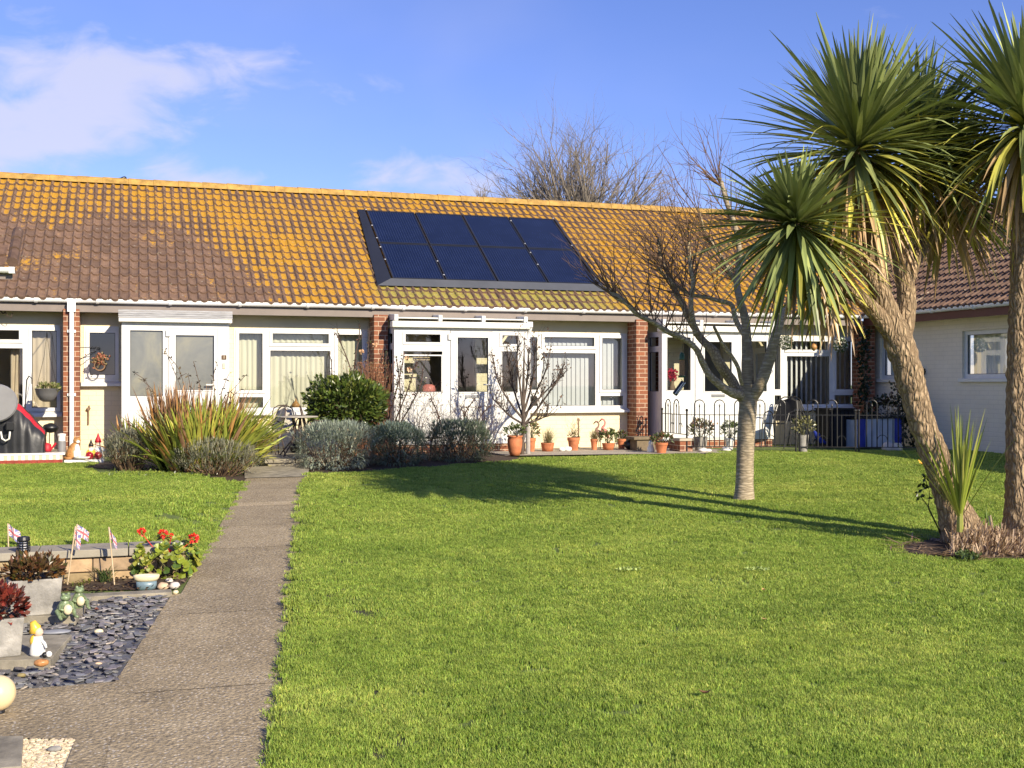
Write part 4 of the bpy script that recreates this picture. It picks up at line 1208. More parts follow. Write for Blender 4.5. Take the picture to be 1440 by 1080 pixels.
# ------------------------------------------------------------------ slate chippings
def slate():
    mb = MB(); r = random.Random(9)
    P = [(A_.x-.01,A_.y), (B_.x,B_.y), (C_.x-1.2,C_.y-.0), (C_.x-1.2,A_.y)]
    n = 0
    while n < 3600:
        x = r.uniform(-2.1, 1.0); y = r.uniform(B_.y-.1, A_.y)
        if not inpoly(x, y, P): continue
        n += 1
        z = plane_z(x, y) + r.uniform(.0, .03)
        a = r.uniform(0, PI); l = r.uniform(.018, .050); w = l*r.uniform(.4,.7); th = r.uniform(.0018, .004)
        tilt = Vector((r.gauss(0,.13), r.gauss(0,.13), 1)).normalized()
        ax = Vector((math.cos(a), math.sin(a), 0)); ax = (ax - tilt*ax.dot(tilt)).normalized(); ay = tilt.cross(ax)
        g = r.uniform(.5, 1.45); mb.t = (g*r.uniform(.95,1.1), g, g*r.uniform(.95, 1.08)) if r.random() > .04 else (2.4,2.1,1.7)
        c = Vector((x, y, z)); k = r.randint(5, 7); ring_ = []
        for i in range(k):
            an = 2*PI*i/k + r.uniform(-.3,.3); q = r.uniform(.7, 1)
            ring_.append(c + ax*math.cos(an)*l*q + ay*math.sin(an)*w*q)
        top = [mb.vert(p + tilt*th) for p in ring_]; bot = [mb.vert(p - tilt*th) for p in ring_]
        mb.face(*top)
        for i in range(k): mb.face(bot[i], bot[(i+1)%k], top[(i+1)%k], top[i])
    m = leafmat('slate_chip', (.175,.172,.172), .3, .5, 0, 30, True, .5)
    o = mb.build('slate_chippings', m); o['kind'] = 'stuff'; o['label'] = 'blue grey slate chippings beside the path'; o['category'] = 'slate chippings'
    b = MB(); drape(b, P, plane_z, .004); structure(b, 'slate_base', M['slate'])
slate()
# concrete edging between the flower bed and the slate
m = MB(); q0 = pg(-60, 839); q1 = pg(243, 839)
for i in range(5):
    x0 = -2.6 + (q1.x+2.6)*i/5; x1 = -2.6 + (q1.x+2.6)*(i+1)/5 - .006
    m.box(x0, x1, q1.y-.03, q1.y+.10, plane_z(x0,q1.y)-.05, plane_z(x0,q1.y)+.035)
one(m, 'edging', 'low concrete edging between the flower bed and the slate chippings', 'edging', M['slab'], bev=.004)
# block wall with its coping
def block_wall():
    root = thing('block_wall', 'low sandstone block wall with grey coping behind the flags', 'wall', (-1, WALL_Y-.2, plane_z(-1, WALL_Y)))
    zt = -.002; x1 = plx(WALL_Y)-.08; yf = WALL_Y-.30
    m = MB(); x = -3.6
    while x < x1-.05:
        e = min(x+.60, x1); m.box(x+.003, e-.003, yf-.02, yf+.32, zt-.055, zt); x = e
    m.build('coping', plain('grey_coping', (.30,.27,.21), .9, .22, 5, .3, 50), root, bev=.006)
    m = MB()
    for row in range(3):
        z1 = zt-.068-.098*row; z0 = z1-.09; x = -3.6 - .12*row
        while x < x1-.02:
            e = min(x+rnd.choice((.29,.44)), x1)
            g_ = rnd.uniform(.7,1.2); m.t = (g_, g_*rnd.uniform(.93,1.05), g_*rnd.uniform(.88,1.1)); m.box(x+.004, e-.004, yf+rnd.uniform(0,.008), yf+.24, z0, z1); x = e
    bm_ = leafmat('sandstone_block', (.37,.27,.145), .25, .9, 0, 16, True)
    m.build('blocks', bm_, root, bev=.006)
    m = MB(); m.box(-3.6, x1-.01, yf+.02, yf+.2, zt-.40, zt-.056); m.build('mortar_core', plain('dark_mortar', (.10,.08,.055), .95), root)
block_wall()

# ------------------------------------------------------------------ plants and ornaments of the near bed
def leafball(mb, c, rx, ry, rz, n, L_, w, tint, up=.35, r=rnd, shell=.55, jit=.25, sun=None):
    c = Vector(c)
    for i in range(n):
        d = Vector((r.gauss(0,1), r.gauss(0,1), r.gauss(0,1))).normalized()
        if d.z < -.6: d.z *= -.5
        k = shell + (1-shell)*r.random()**.5
        lump = 1 + .22*noise.noise(d*2.3 + c)
        p = c + Vector((d.x*rx, d.y*ry, d.z*rz))*k*lump
        dd = (d + Vector((0,0,up)) + Vector((r.gauss(0,jit),r.gauss(0,jit),r.gauss(0,jit)))).normalized()
        nn = (d*.6 + Vector((r.gauss(0,.5),r.gauss(0,.5),r.random()))).normalized()
        t = r.choice(tint); g = r.uniform(.75, 1.25)
        mb.t = (t[0]*g, t[1]*g, t[2]*g)
        s = r.uniform(.7, 1.25)
        mb.leaf(p, dd, nn, L_*s, w*s)
def stems(mb, c, n, h, spread, rad=.004, r=rnd, tint=(.12,.08,.05)):
    c = Vector(c); tips = []
    mb.t = tint
    for i in range(n):
        a = r.uniform(0,2*PI); q = spread*math.sqrt(r.random())
        t = c + Vector((math.cos(a)*q, math.sin(a)*q, h*r.uniform(.7,1)))
        mid = (c+t)/2 + Vector((r.gauss(0,.15)*spread, r.gauss(0,.15)*spread, h*.08))
        mb.tube([c + Vector((math.cos(a)*q*.1, math.sin(a)*q*.1, 0)), mid, t], [rad, rad*.8, rad*.4], 4, False); tips.append(t)
    return tips
def planter(c, w, h, rz, name, label, zb, taper=.88):
    root = thing(name, label, 'planter', c)
    m = MB(); rr = Matrix.Rotation(rz, 3, 'Z'); base = Vector(c)
    def sq(k, z): return [m.vert(base + rr @ Vector((sx*w/2*k, sy*w/2*k, z))) for sx, sy in ((-1,-1),(1,-1),(1,1),(-1,1))]
    a, b, i1, i0 = sq(taper, 0), sq(1, h), sq(.86, h), sq(.84, h-.05)
    for p, q in ((a,b),(b,i1),(i1,i0)):
        for k in range(4): m.face(p[k], p[(k+1)%4], q[(k+1)%4], q[k])
    m.face(*reversed(a))
    m.build('pot', M['greystone'], root, bev=.006)
    m = MB(); s = [base + rr @ Vector((sx*w*.42, sy*w*.42, h-.03)) for sx, sy in ((-1,-1),(1,-1),(1,1),(-1,1))]; m.poly(s); m.build('soil', M['soil'], root)
    return root
def slab_at(pxs, name, label, th=.035):
    P = [pg(*p) for p in pxs]; m = MB()
    z = sum(p.z for p in P)/len(P)+.02
    top = [m.vert((p.x,p.y,z+th)) for p in P]; bot = [m.vert((p.x,p.y,z-.02)) for p in P]
    m.face(*top); n = len(P)
    for i in range(n): m.face(bot[i], bot[(i+1)%n], top[(i+1)%n], top[i])
    one(m, name, label, 'paving slab', M['slab'], bev=.004); return z+th
z1 = slab_at([(-30,882), (106,882), (129,849), (40,849)], 'paving_slab', 'square concrete slab under the rear planter and the green frogs')
z2 = slab_at([(-60,947), (71,945), (101,904), (-20,904)], 'paving_slab', 'square concrete slab under the front planter and the yellow figurine')
c1 = on_z(55, 866, z1); c2 = on_z(8, 925, z2)
r1 = planter((c1.x-.04, c1.y+.14, z1), .30, .215, R(8), 'planter', 'square grey stone planter with bronze leaved shrub, further back', z1)
r2 = planter((c2.x-.07, c2.y+.12, z2), .275, .20, R(10), 'planter', 'square grey stone planter with dark red leaved shrub, at the left edge', z2)
def potplant(root, c, name, label, mats, tints, size, n, L_, w, h):
    t = thing(name, label, 'shrub', c); m = MB()
    tips = stems(m, c, 16, h*.9, size*.8, .004); m.build('stems', M['twigmat'], t)
    m = MB(); leafball(m, Vector(c)+Vector((0,0,h*.5)), size, size, h*.55, n, L_, w, tints, .5)
    for p in tips: leafball(m, p, .05, .05, .05, 14, L_, w, tints, .5)
    m.build('leaves', mats, t)
potplant(r1, (r1.location.x, r1.location.y, z1+.19), 'bronze_shrub', 'bronze green shrub growing in the rear grey planter', M['green'], [(.13,.06,.03),(.08,.05,.02),(.19,.11,.05),(.06,.055,.015),(.22,.10,.03)], .165, 520, .045, .022, .11)
potplant(r2, (r2.location.x, r2.location.y, z2+.17), 'red_leaved_shrub', 'dark red leaved shrub growing in the front grey planter', M['green'], [(.15,.02,.015),(.07,.018,.014),(.24,.045,.03),(.05,.02,.012),(.28,.10,.07)], .17, 560, .042, .024, .15)
m = MB(); pz_ = Vector((r1.location.x-.28, r1.location.y+.15, plane_z(0, r1.location.y)))

lt = MB(); r = random.Random(63)
for i in range(520):
    x = r.uniform(-1.5, .35); y = r.uniform(q1.y+.12, WALL_Y-.32); g = r.uniform(.4,1.4); lt.t = (.10*g,.06*g,.035*g) if r.random() < .85 else (.26*g,.19*g,.09*g)
    a = r.uniform(0,6.3); lt.leaf((x,y,plane_z(x,y)+r.uniform(.02,.05)), (math.cos(a),math.sin(a),r.gauss(0,.3)), (r.gauss(0,.4),r.gauss(0,.4),1), r.uniform(.015,.05), r.uniform(.01,.025))
o = lt.build('soil_litter', M['sword']); o['kind'] = 'stuff'; o['label'] = 'brown leaf litter and crumbs on the flower bed soil'; o['category'] = 'leaf litter'
# Union flags on sticks
def uj(u, v):
    """0 white 1 red 2 blue at u,v in 0..1"""
    x, y = (u-.5)*2, (v-.5)
    if abs(x) < .10*1 or abs(y) < .10: return 1
    if abs(x) < .20 or abs(y) < .17: return 0
    s = abs(abs(x)*.5 - abs(y))
    if s < .035: return 1
    if s < .10: return 0
    return 2
FLM = [plain('faded_white_cloth', (.72,.68,.66), .8, .05), plain('faded_red_cloth', (.58,.14,.16), .8, .12), plain('faded_blue_cloth', (.17,.17,.38), .8, .12)]
def flag(px, pbase, ptop, label, w, h, droop, ang, zb):
    b = on_z(px[0], pbase, zb); a, e = ray(px[1]); t = b.length*0 + b.dot(Vector((SN,CS,0)))
    top = att(px[1], ptop, t)
    root = thing('flag', label, 'flag', b, 'small flags in the flower bed')
    m = MB(); m.tube([b, top], .0045, 6); m.build('stick', M['bamboo'], root)
    m = MB(); nu, nv = 26, 18; d = Vector((math.cos(ang), math.sin(ang), 0)); ax = (top-b).normalized()
    G = {}
    for i in range(nu+1):
        for j in range(nv+1):
            u, v = i/nu, j/nv
            p = top - ax*h*(1-v) + d*(w*u*math.cos(droop)) - Vector((0,0,1))*w*u*math.sin(droop)
            p += Vector((-d.y, d.x, 0))*.016*math.sin(u*7+v*1.5)*u**.5
            G[i,j] = m.vert(p)
    for i in range(nu):
        for j in range(nv):
            m.m = uj((i+.5)/nu, (j+.5)/nv); m.face(G[i,j], G[i+1,j], G[i+1,j+1], G[i,j+1])
    m.build('cloth', FLM, root, smooth=True)
bz = plane_z(0, 8.3)+.03
flag((13,11), 812, 736, 'leftmost small union flag on a cane, beside the black torch light', .105, .085, R(38), R(-12), bz)
flag((95,106), 822, 740, 'small union flag with its cloth hanging down, left one of the middle pair', .10, .075, R(70), R(-20), bz)
flag((101,108.5), 812, 737, 'small union flag blown out to the right, right one of the middle pair', .115, .075, R(35), R(25), bz)
flag((161,153), 822, 741, 'rightmost small union flag, near the geranium', .10, .075, R(62), R(-8), bz)
# torch light
c = on_z(33, 822, bz); tl = thing('torch_light', 'black solar torch light with a white core beside the leftmost flag', 'garden light', c)
t_ = c.dot(Vector((SN,CS,0))); zt = att(32, 755, t_).z - c.z
m = MB(); m.tube([c, c+Vector((0,0,zt-.17))], .012, 8); m.build('stake', M['black'], tl)
m = MB()
for k in range(9):
    z = zt-.165+.135*k/8; rr_ = .020+.020*math.sin(PI*(.15+.55*k/8))
    m.lathe(c+Vector((0,0,z)), [(rr_-.004,0),(rr_,.002),(rr_,.006),(rr_-.004,.008)], 14)
for k in range(8):
    a = 2*PI*k/8
    m.tube([c+Vector((.026*math.cos(a),.026*math.sin(a),zt-.17)), c+Vector((.042*math.cos(a),.042*math.sin(a),zt-.09)), c+Vector((.038*math.cos(a),.038*math.sin(a),zt-.02))], .003, 4)
m.lathe(c+Vector((0,0,zt-.03)), [(.04,0),(.044,.01),(.040,.03),(.01,.036)], 16); m.build('cage', M['black'], tl)
m = MB(); m.lathe(c+Vector((0,0,zt-.165)), [(.018,0),(.026,.06),(.026,.135)], 14); m.build('diffuser', plain('opal_plastic', (.7,.7,.72), .4, .03), tl)
# black round solar lights and the small steel lamp
def disc_light(px, py, label, h=.13, tilt=.3):
    t = on_z(px, 812, bz).dot(Vector((SN,CS,0))); p = att(px, py, t); b = Vector((p.x-.02, p.y+.02, bz-.02))
    root = thing('solar_light', label, 'garden light', b, 'black solar lights in the flower bed')
    m = MB(); m.tube([b, p], .006, 6); m.build('stake', M['black'], root)
    m = MB(); q = Matrix.Rotation(tilt, 3, 'X') @ Matrix.Rotation(-.15, 3, 'Y')
    prof = [(.0,-.012),(.030,-.010),(.045,-.002),(.045,.008),(.036,.012),(0,.012)]
    rings = [[m.vert(p + q @ Vector((r_*math.cos(2*PI*k/16), r_*math.sin(2*PI*k/16), z))) for k in range(16)] for r_, z in prof[1:-1]]
    for a, b2 in zip(rings, rings[1:]):
        for k in range(16): m.face(a[k], a[(k+1)%16], b2[(k+1)%16], b2[k])
    m.face(*reversed(rings[0])); m.face(*rings[-1]); m.build('head', M['blackplastic'], root)
disc_light(112, 793, 'black round solar light, upper of the pair below the middle flags'); disc_light(106.5, 800, 'black round solar light, lower of the pair below the middle flags'); disc_light(146, 806, 'black round solar light below the rightmost flag', tilt=.6)
p = on_z(164, 812, bz); t_ = p.dot(Vector((SN,CS,0))); q = att(164.5, 774, t_)
sl = thing('steel_lamp', 'small steel cylinder lamp on a stake before the coping', 'garden light', p)
m = MB(); m.tube([p, q], .006, 6); m.build('stake', M['steel'], sl)
m = MB(); m.lathe(q-Vector((0,0,.02)), [(.022,0),(.025,.005),(.025,.03),(.030,.034),(.030,.038),(.01,.042)], 16); m.build('lamp_head', M['steel'], sl)
# grassy tuft
c = on_z(148, 818, bz); m = MB(); r = random.Random(3)
for i in range(70):
    a = r.uniform(0,2*PI); g = r.uniform(.7,1.3); m.t = (.10*g,.16*g,.05*g) if r.random() < .8 else (.3*g,.26*g,.1*g)
    m.blade(c+Vector((r.gauss(0,.02),r.gauss(0,.02),0)), (math.cos(a)*.6,math.sin(a)*.6,1), r.uniform(.07,.17), .007, 1.4, 4)
one(m, 'grassy_plant', 'small grassy tuft in the flower bed by the rightmost flag', 'plant', M['sword'])
for i, (px, py, lb) in enumerate(((125,822,'sprouting bulb leaves beside the lower solar light'),(112,826,'short yellow green weed at the edge of the bed soil'))):
    c = on_z(px, py, bz-.02); m = MB()
    for k in range(22):
        a = r.uniform(0,2*PI); g = r.uniform(.7,1.3); m.t = (.2*g,.22*g,.04*g)
        m.blade(c+Vector((r.gauss(0,.02),r.gauss(0,.02),0)), (math.cos(a)*.7,math.sin(a)*.7,1), r.uniform(.04,.09), .007, 1.0, 4)
    one(m, 'weed', lb, 'plant', M['sword'])
# geranium
gc = on_z(232, 815, bz-.02); ger = thing('geranium', 'red flowering geranium spreading over the end of the block wall', 'flower', gc)
gc = gc + Vector((0,-.02,0))
m = MB(); tips = stems(m, gc, 26, .26, .22, .005, tint=(.16,.15,.06)); m.build('stems', M['twigmat'], ger)
m = MB(); r = random.Random(17)
for i in range(170):
    d = Vector((r.gauss(0,1), r.gauss(0,1), r.gauss(.2,.8))).normalized()
    p = gc + Vector((d.x*.235, d.y*.15, .155+d.z*.165))*(1) if True else None
    p = gc + Vector((d.x*.235, d.y*.14, .155+max(-.9,d.z)*.16))*1
    nrm = (d*.7 + Vector((0,-.35,.6)) + Vector((r.gauss(0,.3),r.gauss(0,.3),0))).normalized()
    rad = r.uniform(.02,.038); u = nrm.cross(Vector((.2,.1,1))).normalized(); v_ = nrm.cross(u)
    g = r.uniform(.7,1.3); m.t = (.22*g,.27*g,.03*g) if r.random()<.7 else ((.33*g,.33*g,.05*g) if r.random()<.7 else (.10*g,.17*g,.03*g))
    c0 = m.vert(p - nrm*.010); n_ = 12; rg = []
    for k in range(n_):
        a = 2*PI*k/n_; q = rad*(1+.10*math.cos(5*a)) * (0.35 if k == 0 else 1)
        rg.append(m.vert(p + (u*math.cos(a)+v_*math.sin(a))*q + nrm*.006*math.sin(3*a)))
    for k in range(n_): m.face(c0, rg[k], rg[(k+1)%n_])
m.build('leaves', M['green'], ger, smooth=False)
fl = plain('scarlet_petal', (.72,.03,.02), .5, .2, 60)
t_ = gc.dot(Vector((SN,CS,0)))
for px, py, s in ((199,748,.026),(229,751,.030),(272,757,.032),(203,778,.024),(241,753,.014),(239,776,.012)):
    p = att(px, py, t_ - .05 + rnd.uniform(-.04,.04)); m = MB()
    for i in range(34):
        d = Vector((rnd.gauss(0,1), rnd.gauss(0,1), rnd.gauss(.3,.8))).normalized()
        m.leaf(p + d*s*.5, d, Vector((rnd.gauss(0,1),rnd.gauss(0,1),1)), s*.9, s*.8)
    m.tube([p-Vector((0,0,.01)), (p+gc)/2+Vector((0,0,.06))], .003, 4, False)
    m.build('flower_head', fl, ger)
# trough pot and stones
c = on_z(206, 829, bz-.02); tp = thing('trough', 'small glazed oval trough, cream rim over blue, at the foot of the geranium', 'plant pot', c)
m = MB(); m.lathe(c, [(.055,0),(.062,.03),(.062,.058)], 24, 1.1, .6); m.build('blue_base', plain('grey_blue_glaze', (.16,.23,.27), .35, .2, 30), tp, smooth=True)
m = MB(); m.lathe(c, [(.062,.0585),(.075,.075),(.080,.095),(.076,.102),(.066,.098),(.058,.070)], 24, 1.1, .6); m.build('cream_rim', M['cream'], tp, smooth=True)
for px, py, s, mt, lb in ((229,829,.035,'peach','peach coloured round stone next to the blue trough'),(238,820,.026,'stone','small pale stone lying on top behind the grey stone'),(245,828,.034,'stone','pale grey round stone, rightmost by the path'),(247,835,.018,'cream','small cream pebble at the corner of the edging')):
    c = on_z(px, py, bz-.02); m = MB(); m.ball(c+Vector((0,0,s*.6)), s*1.1, s, s*.8, 14, 10, .25); one(m, 'stone', lb, 'stone', M[mt], smooth=True)
# frogs
def frog(c, label, yaw, s=1.0):
    root = thing('frog_ornament', label, 'ornament', c); c = Vector(c); q = Matrix.Rotation(yaw, 3, 'Z')
    def P(x,y,z): return c + q @ Vector((x*s,y*s,z*s))
    m = MB(); m.tube([P(0,.02,0), P(0,.01,.03), P(0,0,.07), P(0,-.01,.10), P(0,-.02,.125)], [.035*s,.045*s,.040*s,.028*s,.012*s], 12)
    m.ball(P(0,-.02,.128), .034*s, .036*s, .022*s, 12, 8)
    for sx in (-1,1):
        m.ball(P(sx*.018,-.025,.150), .011*s); m.tube([P(sx*.03,.01,.025), P(sx*.055,-.02,.045), P(sx*.05,-.05,.006), P(sx*.055,-.075,.004)], [.02*s,.018*s,.010*s,.008*s], 8)
        m.tube([P(sx*.03,-.01,.085), P(sx*.045,-.035,.06), P(sx*.03,-.055,.055)], [.010*s,.009*s,.007*s], 8)
    m.build('body', M['greenglaze'], root, smooth=True)
    m = MB(); m.ball(P(.0,-.05,.055), .028*s, .018*s, .034*s, 12, 8); m.build('belly', M['cream'], root, smooth=True)
frog(on_z(90, 868, z1), 'green glazed frog ornament close to the rear planter', R(30), .92)
frog(on_z(110, 855, z1), 'green glazed frog ornament nearer the slab edge, sitting upright', R(20), .88)
# figurine in yellow
c = on_z(53, 922, z2); fg = thing('figurine', 'small garden figurine in white with a yellow hat and yellow back', 'ornament', c)
m = MB(); m.lathe(c, [(.034,0),(.040,.012),(.036,.05),(.026,.09),(.022,.102)], 16, 1, .85); m.build('robe', M['white'], fg, smooth=True)
m = MB(); m.ball(c+Vector((.004,-.004,.122)), .024, .024, .026, 14, 10); m.ball(c+Vector((.022,-.016,.12)), .006); m.ball(c+Vector((.012,-.024,.128)), .0035, n=6, m=4); m.build('head', plain('painted_skin', (.62,.45,.33), .5), fg, smooth=True)
m = MB(); m.tube([c+Vector((-.012,.006,.118)), c+Vector((-.012,.006,.150)), c+Vector((-.02,.005,.172)), c+Vector((-.01,.002,.182))], [.031,.027,.018,.004], 14); m.build('hat', M['yellow'], fg, smooth=True)
m = MB(); m.ball(c+Vector((-.016,.008,.075)), .024, .026, .036, 12, 8); m.build('back_cloth', M['yellow'], fg, smooth=True)
m = MB(); m.tube([c+Vector((.014,-.014,.088)), c+Vector((.036,-.03,.066)), c+Vector((.044,-.036,.045))], [.009,.008,.006], 8); m.build('arm', M['white'], fg, smooth=True)
c = on_z(58, 937, z2); m = MB(); m.ball(c+Vector((0,0,.018)), .036, .026, .020, 14, 9, .12); one(m, 'painted_stone', 'orange brown painted stone in front of the yellow figurine', 'stone', plain('orange_glaze', (.42,.20,.07), .4, .5, 40), smooth=True)
c = on_z(67, 925, z2); m = MB(); m.m = 0; m.ball(c+Vector((.006,0,.018)), .016); m.m = 1; m.ball(c+Vector((-.014,0,.016)), .015); o = one(m, 'ball_ornament', 'black and white little ball ornament beside the yellow figurine', 'ornament', [M['white'], M['black']], smooth=True)
# flat slates and the cream globe
c = pg(78, 897); m = MB(); m.ball(c+Vector((0,0,.035)), .085, .05, .012, 20, 8, .1); one(m, 'flat_stone', 'smooth flat oval grey stone on the slate between the two slabs', 'stone', plain('grey_pebble', (.24,.25,.28), .5, .15, 10), smooth=True)
c = pg(100, 843); m = MB(); m.ball(c+Vector((0,0,.03)), .085, .04, .012, 20, 8, .1); one(m, 'flat_stone', 'dark oval flat stone against the concrete edging', 'stone', M['slate'], smooth=True)
for px, py, s, lb in ((139,895,.028,'pale cream pebble in the middle of the slate chippings'),(138,942,.020,'tiny peach pebble near the front edge of the slate'),(30,958,.022,'olive brown pebble on the slate at the front left')):
    c = pg(px, py); m = MB(); m.ball(c+Vector((0,0,.03)), s, s*.7, s*.5, 12, 8, .2); one(m, 'pebble', lb, 'stone', M['cream'] if px == 139 else M['peach'] if px == 138 else plain('olive_pebble', (.25,.2,.08), .7), smooth=True)
c = pg(-4, 1006); gl_ = thing('globe_light', 'cream globe garden light cut off by the left edge', 'garden light', c)
m = MB(); m.lathe(c, [(.03,-.02),(.034,.015),(.03,.03)], 14); m.build('base', M['black'], gl_)
m = MB(); t_ = c.dot(Vector((SN,CS,0))); rad = 25*t_/FPX; m.ball(c+Vector((0,0,.02+rad)), rad, n=28, m=18); m.build('globe', plain('cream_globe', (.72,.58,.33), .35, .05, 8), gl_, smooth=True)
m = MB(); s_ = [pg(-30,1047), pg(33,1046), pg(30,1090), pg(-40,1095)]
top = [m.vert(p+Vector((0,0,.035))) for p in s_]; bot = [m.vert(p) for p in s_]; m.face(*top)
for i in range(4): m.face(bot[i], bot[(i+1)%4], top[(i+1)%4], top[i])
one(m, 'paving_slab', 'grey slab corner in the bottom left beside the cream gravel', 'paving slab', M['slab'], bev=.004)
c = pg(76, 1060); m = MB(); m.ball(c+Vector((0,0,.02)), .03, .022, .012, 12, 8, .2); one(m, 'flat_stone', 'grey flat stone lying on the cream gravel', 'stone', M['greystone'], smooth=True)
# fallen leaves
def fallen(px, py, L_, colr, label, curl=.3):
    c = gxy(px, py) + Vector((0,0,.034)); m = MB(); n = 6; prev = None; a = rnd.uniform(0,6); d = Vector((math.cos(a),math.sin(a),0)); s = Vector((-d.y,d.x,0))
    for i in range(n+1):
        k = i/n; w = L_*.32*math.sin(PI*min(.98,max(.03,k)))
        p = c + d*L_*(k-.5) + Vector((0,0,L_*curl*(2*k-1)**2))
        row = (m.vert(p-s*w+Vector((0,0,w*.5))), m.vert(p), m.vert(p+s*w+Vector((0,0,w*.4))))
        if prev: m.face(prev[0],prev[1],row[1],row[0]); m.face(prev[1],prev[2],row[2],row[1])
        prev = row
    one(m, 'fallen_leaf', label, 'leaf', plain('dead_leaf', colr, .7, .3, 50))
fallen(991, 985, .062, (.16,.08,.035), 'brown fallen leaf on the open lawn in the foreground')
fallen(1297, 657, .12, (.65,.33,.03), 'yellow fallen leaf on the lawn beside the leaning palm trunk', .6)
fallen(136, 866, .05, (.16,.06,.04), 'dark red fallen leaf on the slate chippings')

fallen(1074, 837, .045, (.45,.27,.10), 'small tan fallen leaf on the lawn, the farther of two below the bare tree')
fallen(1075, 879, .040, (.48,.30,.14), 'small tan fallen leaf on the lawn, the nearer of two below the bare tree')
for px, py, lb in ((884,806,'pale clover weed in the lawn, left one of two in mid lawn'),(1066,806,'pale clover weed in the lawn, right one of two in mid lawn')):
    c = gxy(px, py); m = MB(); r = random.Random(px)
    for i in range(60):
        a = r.uniform(0,6.3); q = .09*math.sqrt(r.random()); g = r.uniform(.8,1.3); m.t = (.42*g,.52*g,.16*g)
        m.leaf(c+Vector((q*math.cos(a),q*math.sin(a),.028)), (r.gauss(0,1),r.gauss(0,1),.5), (r.gauss(0,.3),r.gauss(0,.3),1), .024, .018)
    one(m, 'clover', lb, 'plant', M['green'])
# ------------------------------------------------------------------ trees
def smooth_path(pts, step):
    """Catmull-Rom through (position, radius) pairs, resampled to about step metres"""
    P = [Vector(p) for p, _ in pts]; Q = [r for _, r in pts]; out = []; rr = []
    for i in range(len(P)-1):
        p0, p1, p2, p3 = P[max(0,i-1)], P[i], P[i+1], P[min(len(P)-1,i+2)]
        n = max(1, int((p2-p1).length/step))
        for k in range(n):
            t = k/n
            out.append(.5*((2*p1)+(p2-p0)*t+(2*p0-5*p1+4*p2-p3)*t*t+(3*p1-p0-3*p2+p3)*t**3)); rr.append(Q[i]+(Q[i+1]-Q[i])*t)
    out.append(P[-1]); rr.append(Q[-1]); return out, rr
def limb(mb, pxs, t, n=14, step=.05, amp=.12, fr=7, wob=0):
    pts = []
    for q in pxs:
        tt = t + (q[3] if len(q) > 3 else 0)
        pts.append((att(q[0], q[1], tt), q[2]/2*tt/FPX))
    a, r = smooth_path(pts, step)
    if wob: a = [p + Vector((noise.noise(p*4),noise.noise(p*4+Vector((9,0,0))),noise.noise(p*4+Vector((0,9,0)))))*wob for p in a]
    mb.tube(a, r, n, True, amp, fr); return a, r
def crown(mb, c, axis, n, L_, seed, w=.058, dead=.11, low=1.0, stemL=.28, avoid=None):
    r = random.Random(seed); c = Vector(c); axis = Vector(axis).normalized()
    u = axis.orthogonal().normalized(); v = axis.cross(u)
    for i in range(n):
        f = (i+.5)/n                                # 0 = youngest, 1 = oldest
        th = R(4) + R(128)*f**.80 + r.gauss(0, R(11)); ph = i*2.39996 + r.gauss(0,.25)
        d = axis*math.cos(th) + (u*math.cos(ph)+v*math.sin(ph))*math.sin(th)
        if avoid and d.dot(avoid) > .35 and r.random() < .75: continue
        p = c + axis*(.10 - stemL*f) + (u*math.cos(ph)+v*math.sin(ph))*.035
        LL = L_*r.uniform(.78, 1.08)*(.72 + .28*min(1, f*4))*(1 - .42*max(0, d.z) if avoid else 1)
        g = r.uniform(.7, 1.55)
        if f > 1-dead*1.1:
            mb.t = (.50*g,.34*g,.17*g) if r.random() < .5 else (.46*g,.42*g,.08*g)
        elif f > .50 and r.random() < .5*low: mb.t = (.43*g,.41*g,.085*g)
        elif r.random() < .3: mb.t = (.33*g,.37*g,.13*g)
        else: mb.t = (.20*g,.24*g,.085*g)
        droop = .08 + .62*f**1.8 + r.uniform(-.08,.15)
        if r.random() < .13: droop += r.uniform(.4,1.1)
        mb.blade(p, d, LL, w*r.uniform(.8,1.1), droop, 6, .22, None, .5, tw=r.gauss(0,.25))
    # dead leaves hanging close round the stem
    for i in range(int(n*dead)):
        ph = r.uniform(0, 2*PI); o = u*math.cos(ph)+v*math.sin(ph)
        p = c - axis*(stemL*r.uniform(.7,1.35)) + o*.05; g = r.uniform(.7,1.2)
        mb.t = (.56*g,.38*g,.21*g) if r.random() < .7 else (.36*g,.23*g,.12*g)
        mb.blade(p, o*.5+Vector((0,0,-.5)), L_*r.uniform(.55,1.0), w*.7, 1.2, 5, .35, None, .6, tw=r.gauss(0,.6))
TP = 10.3
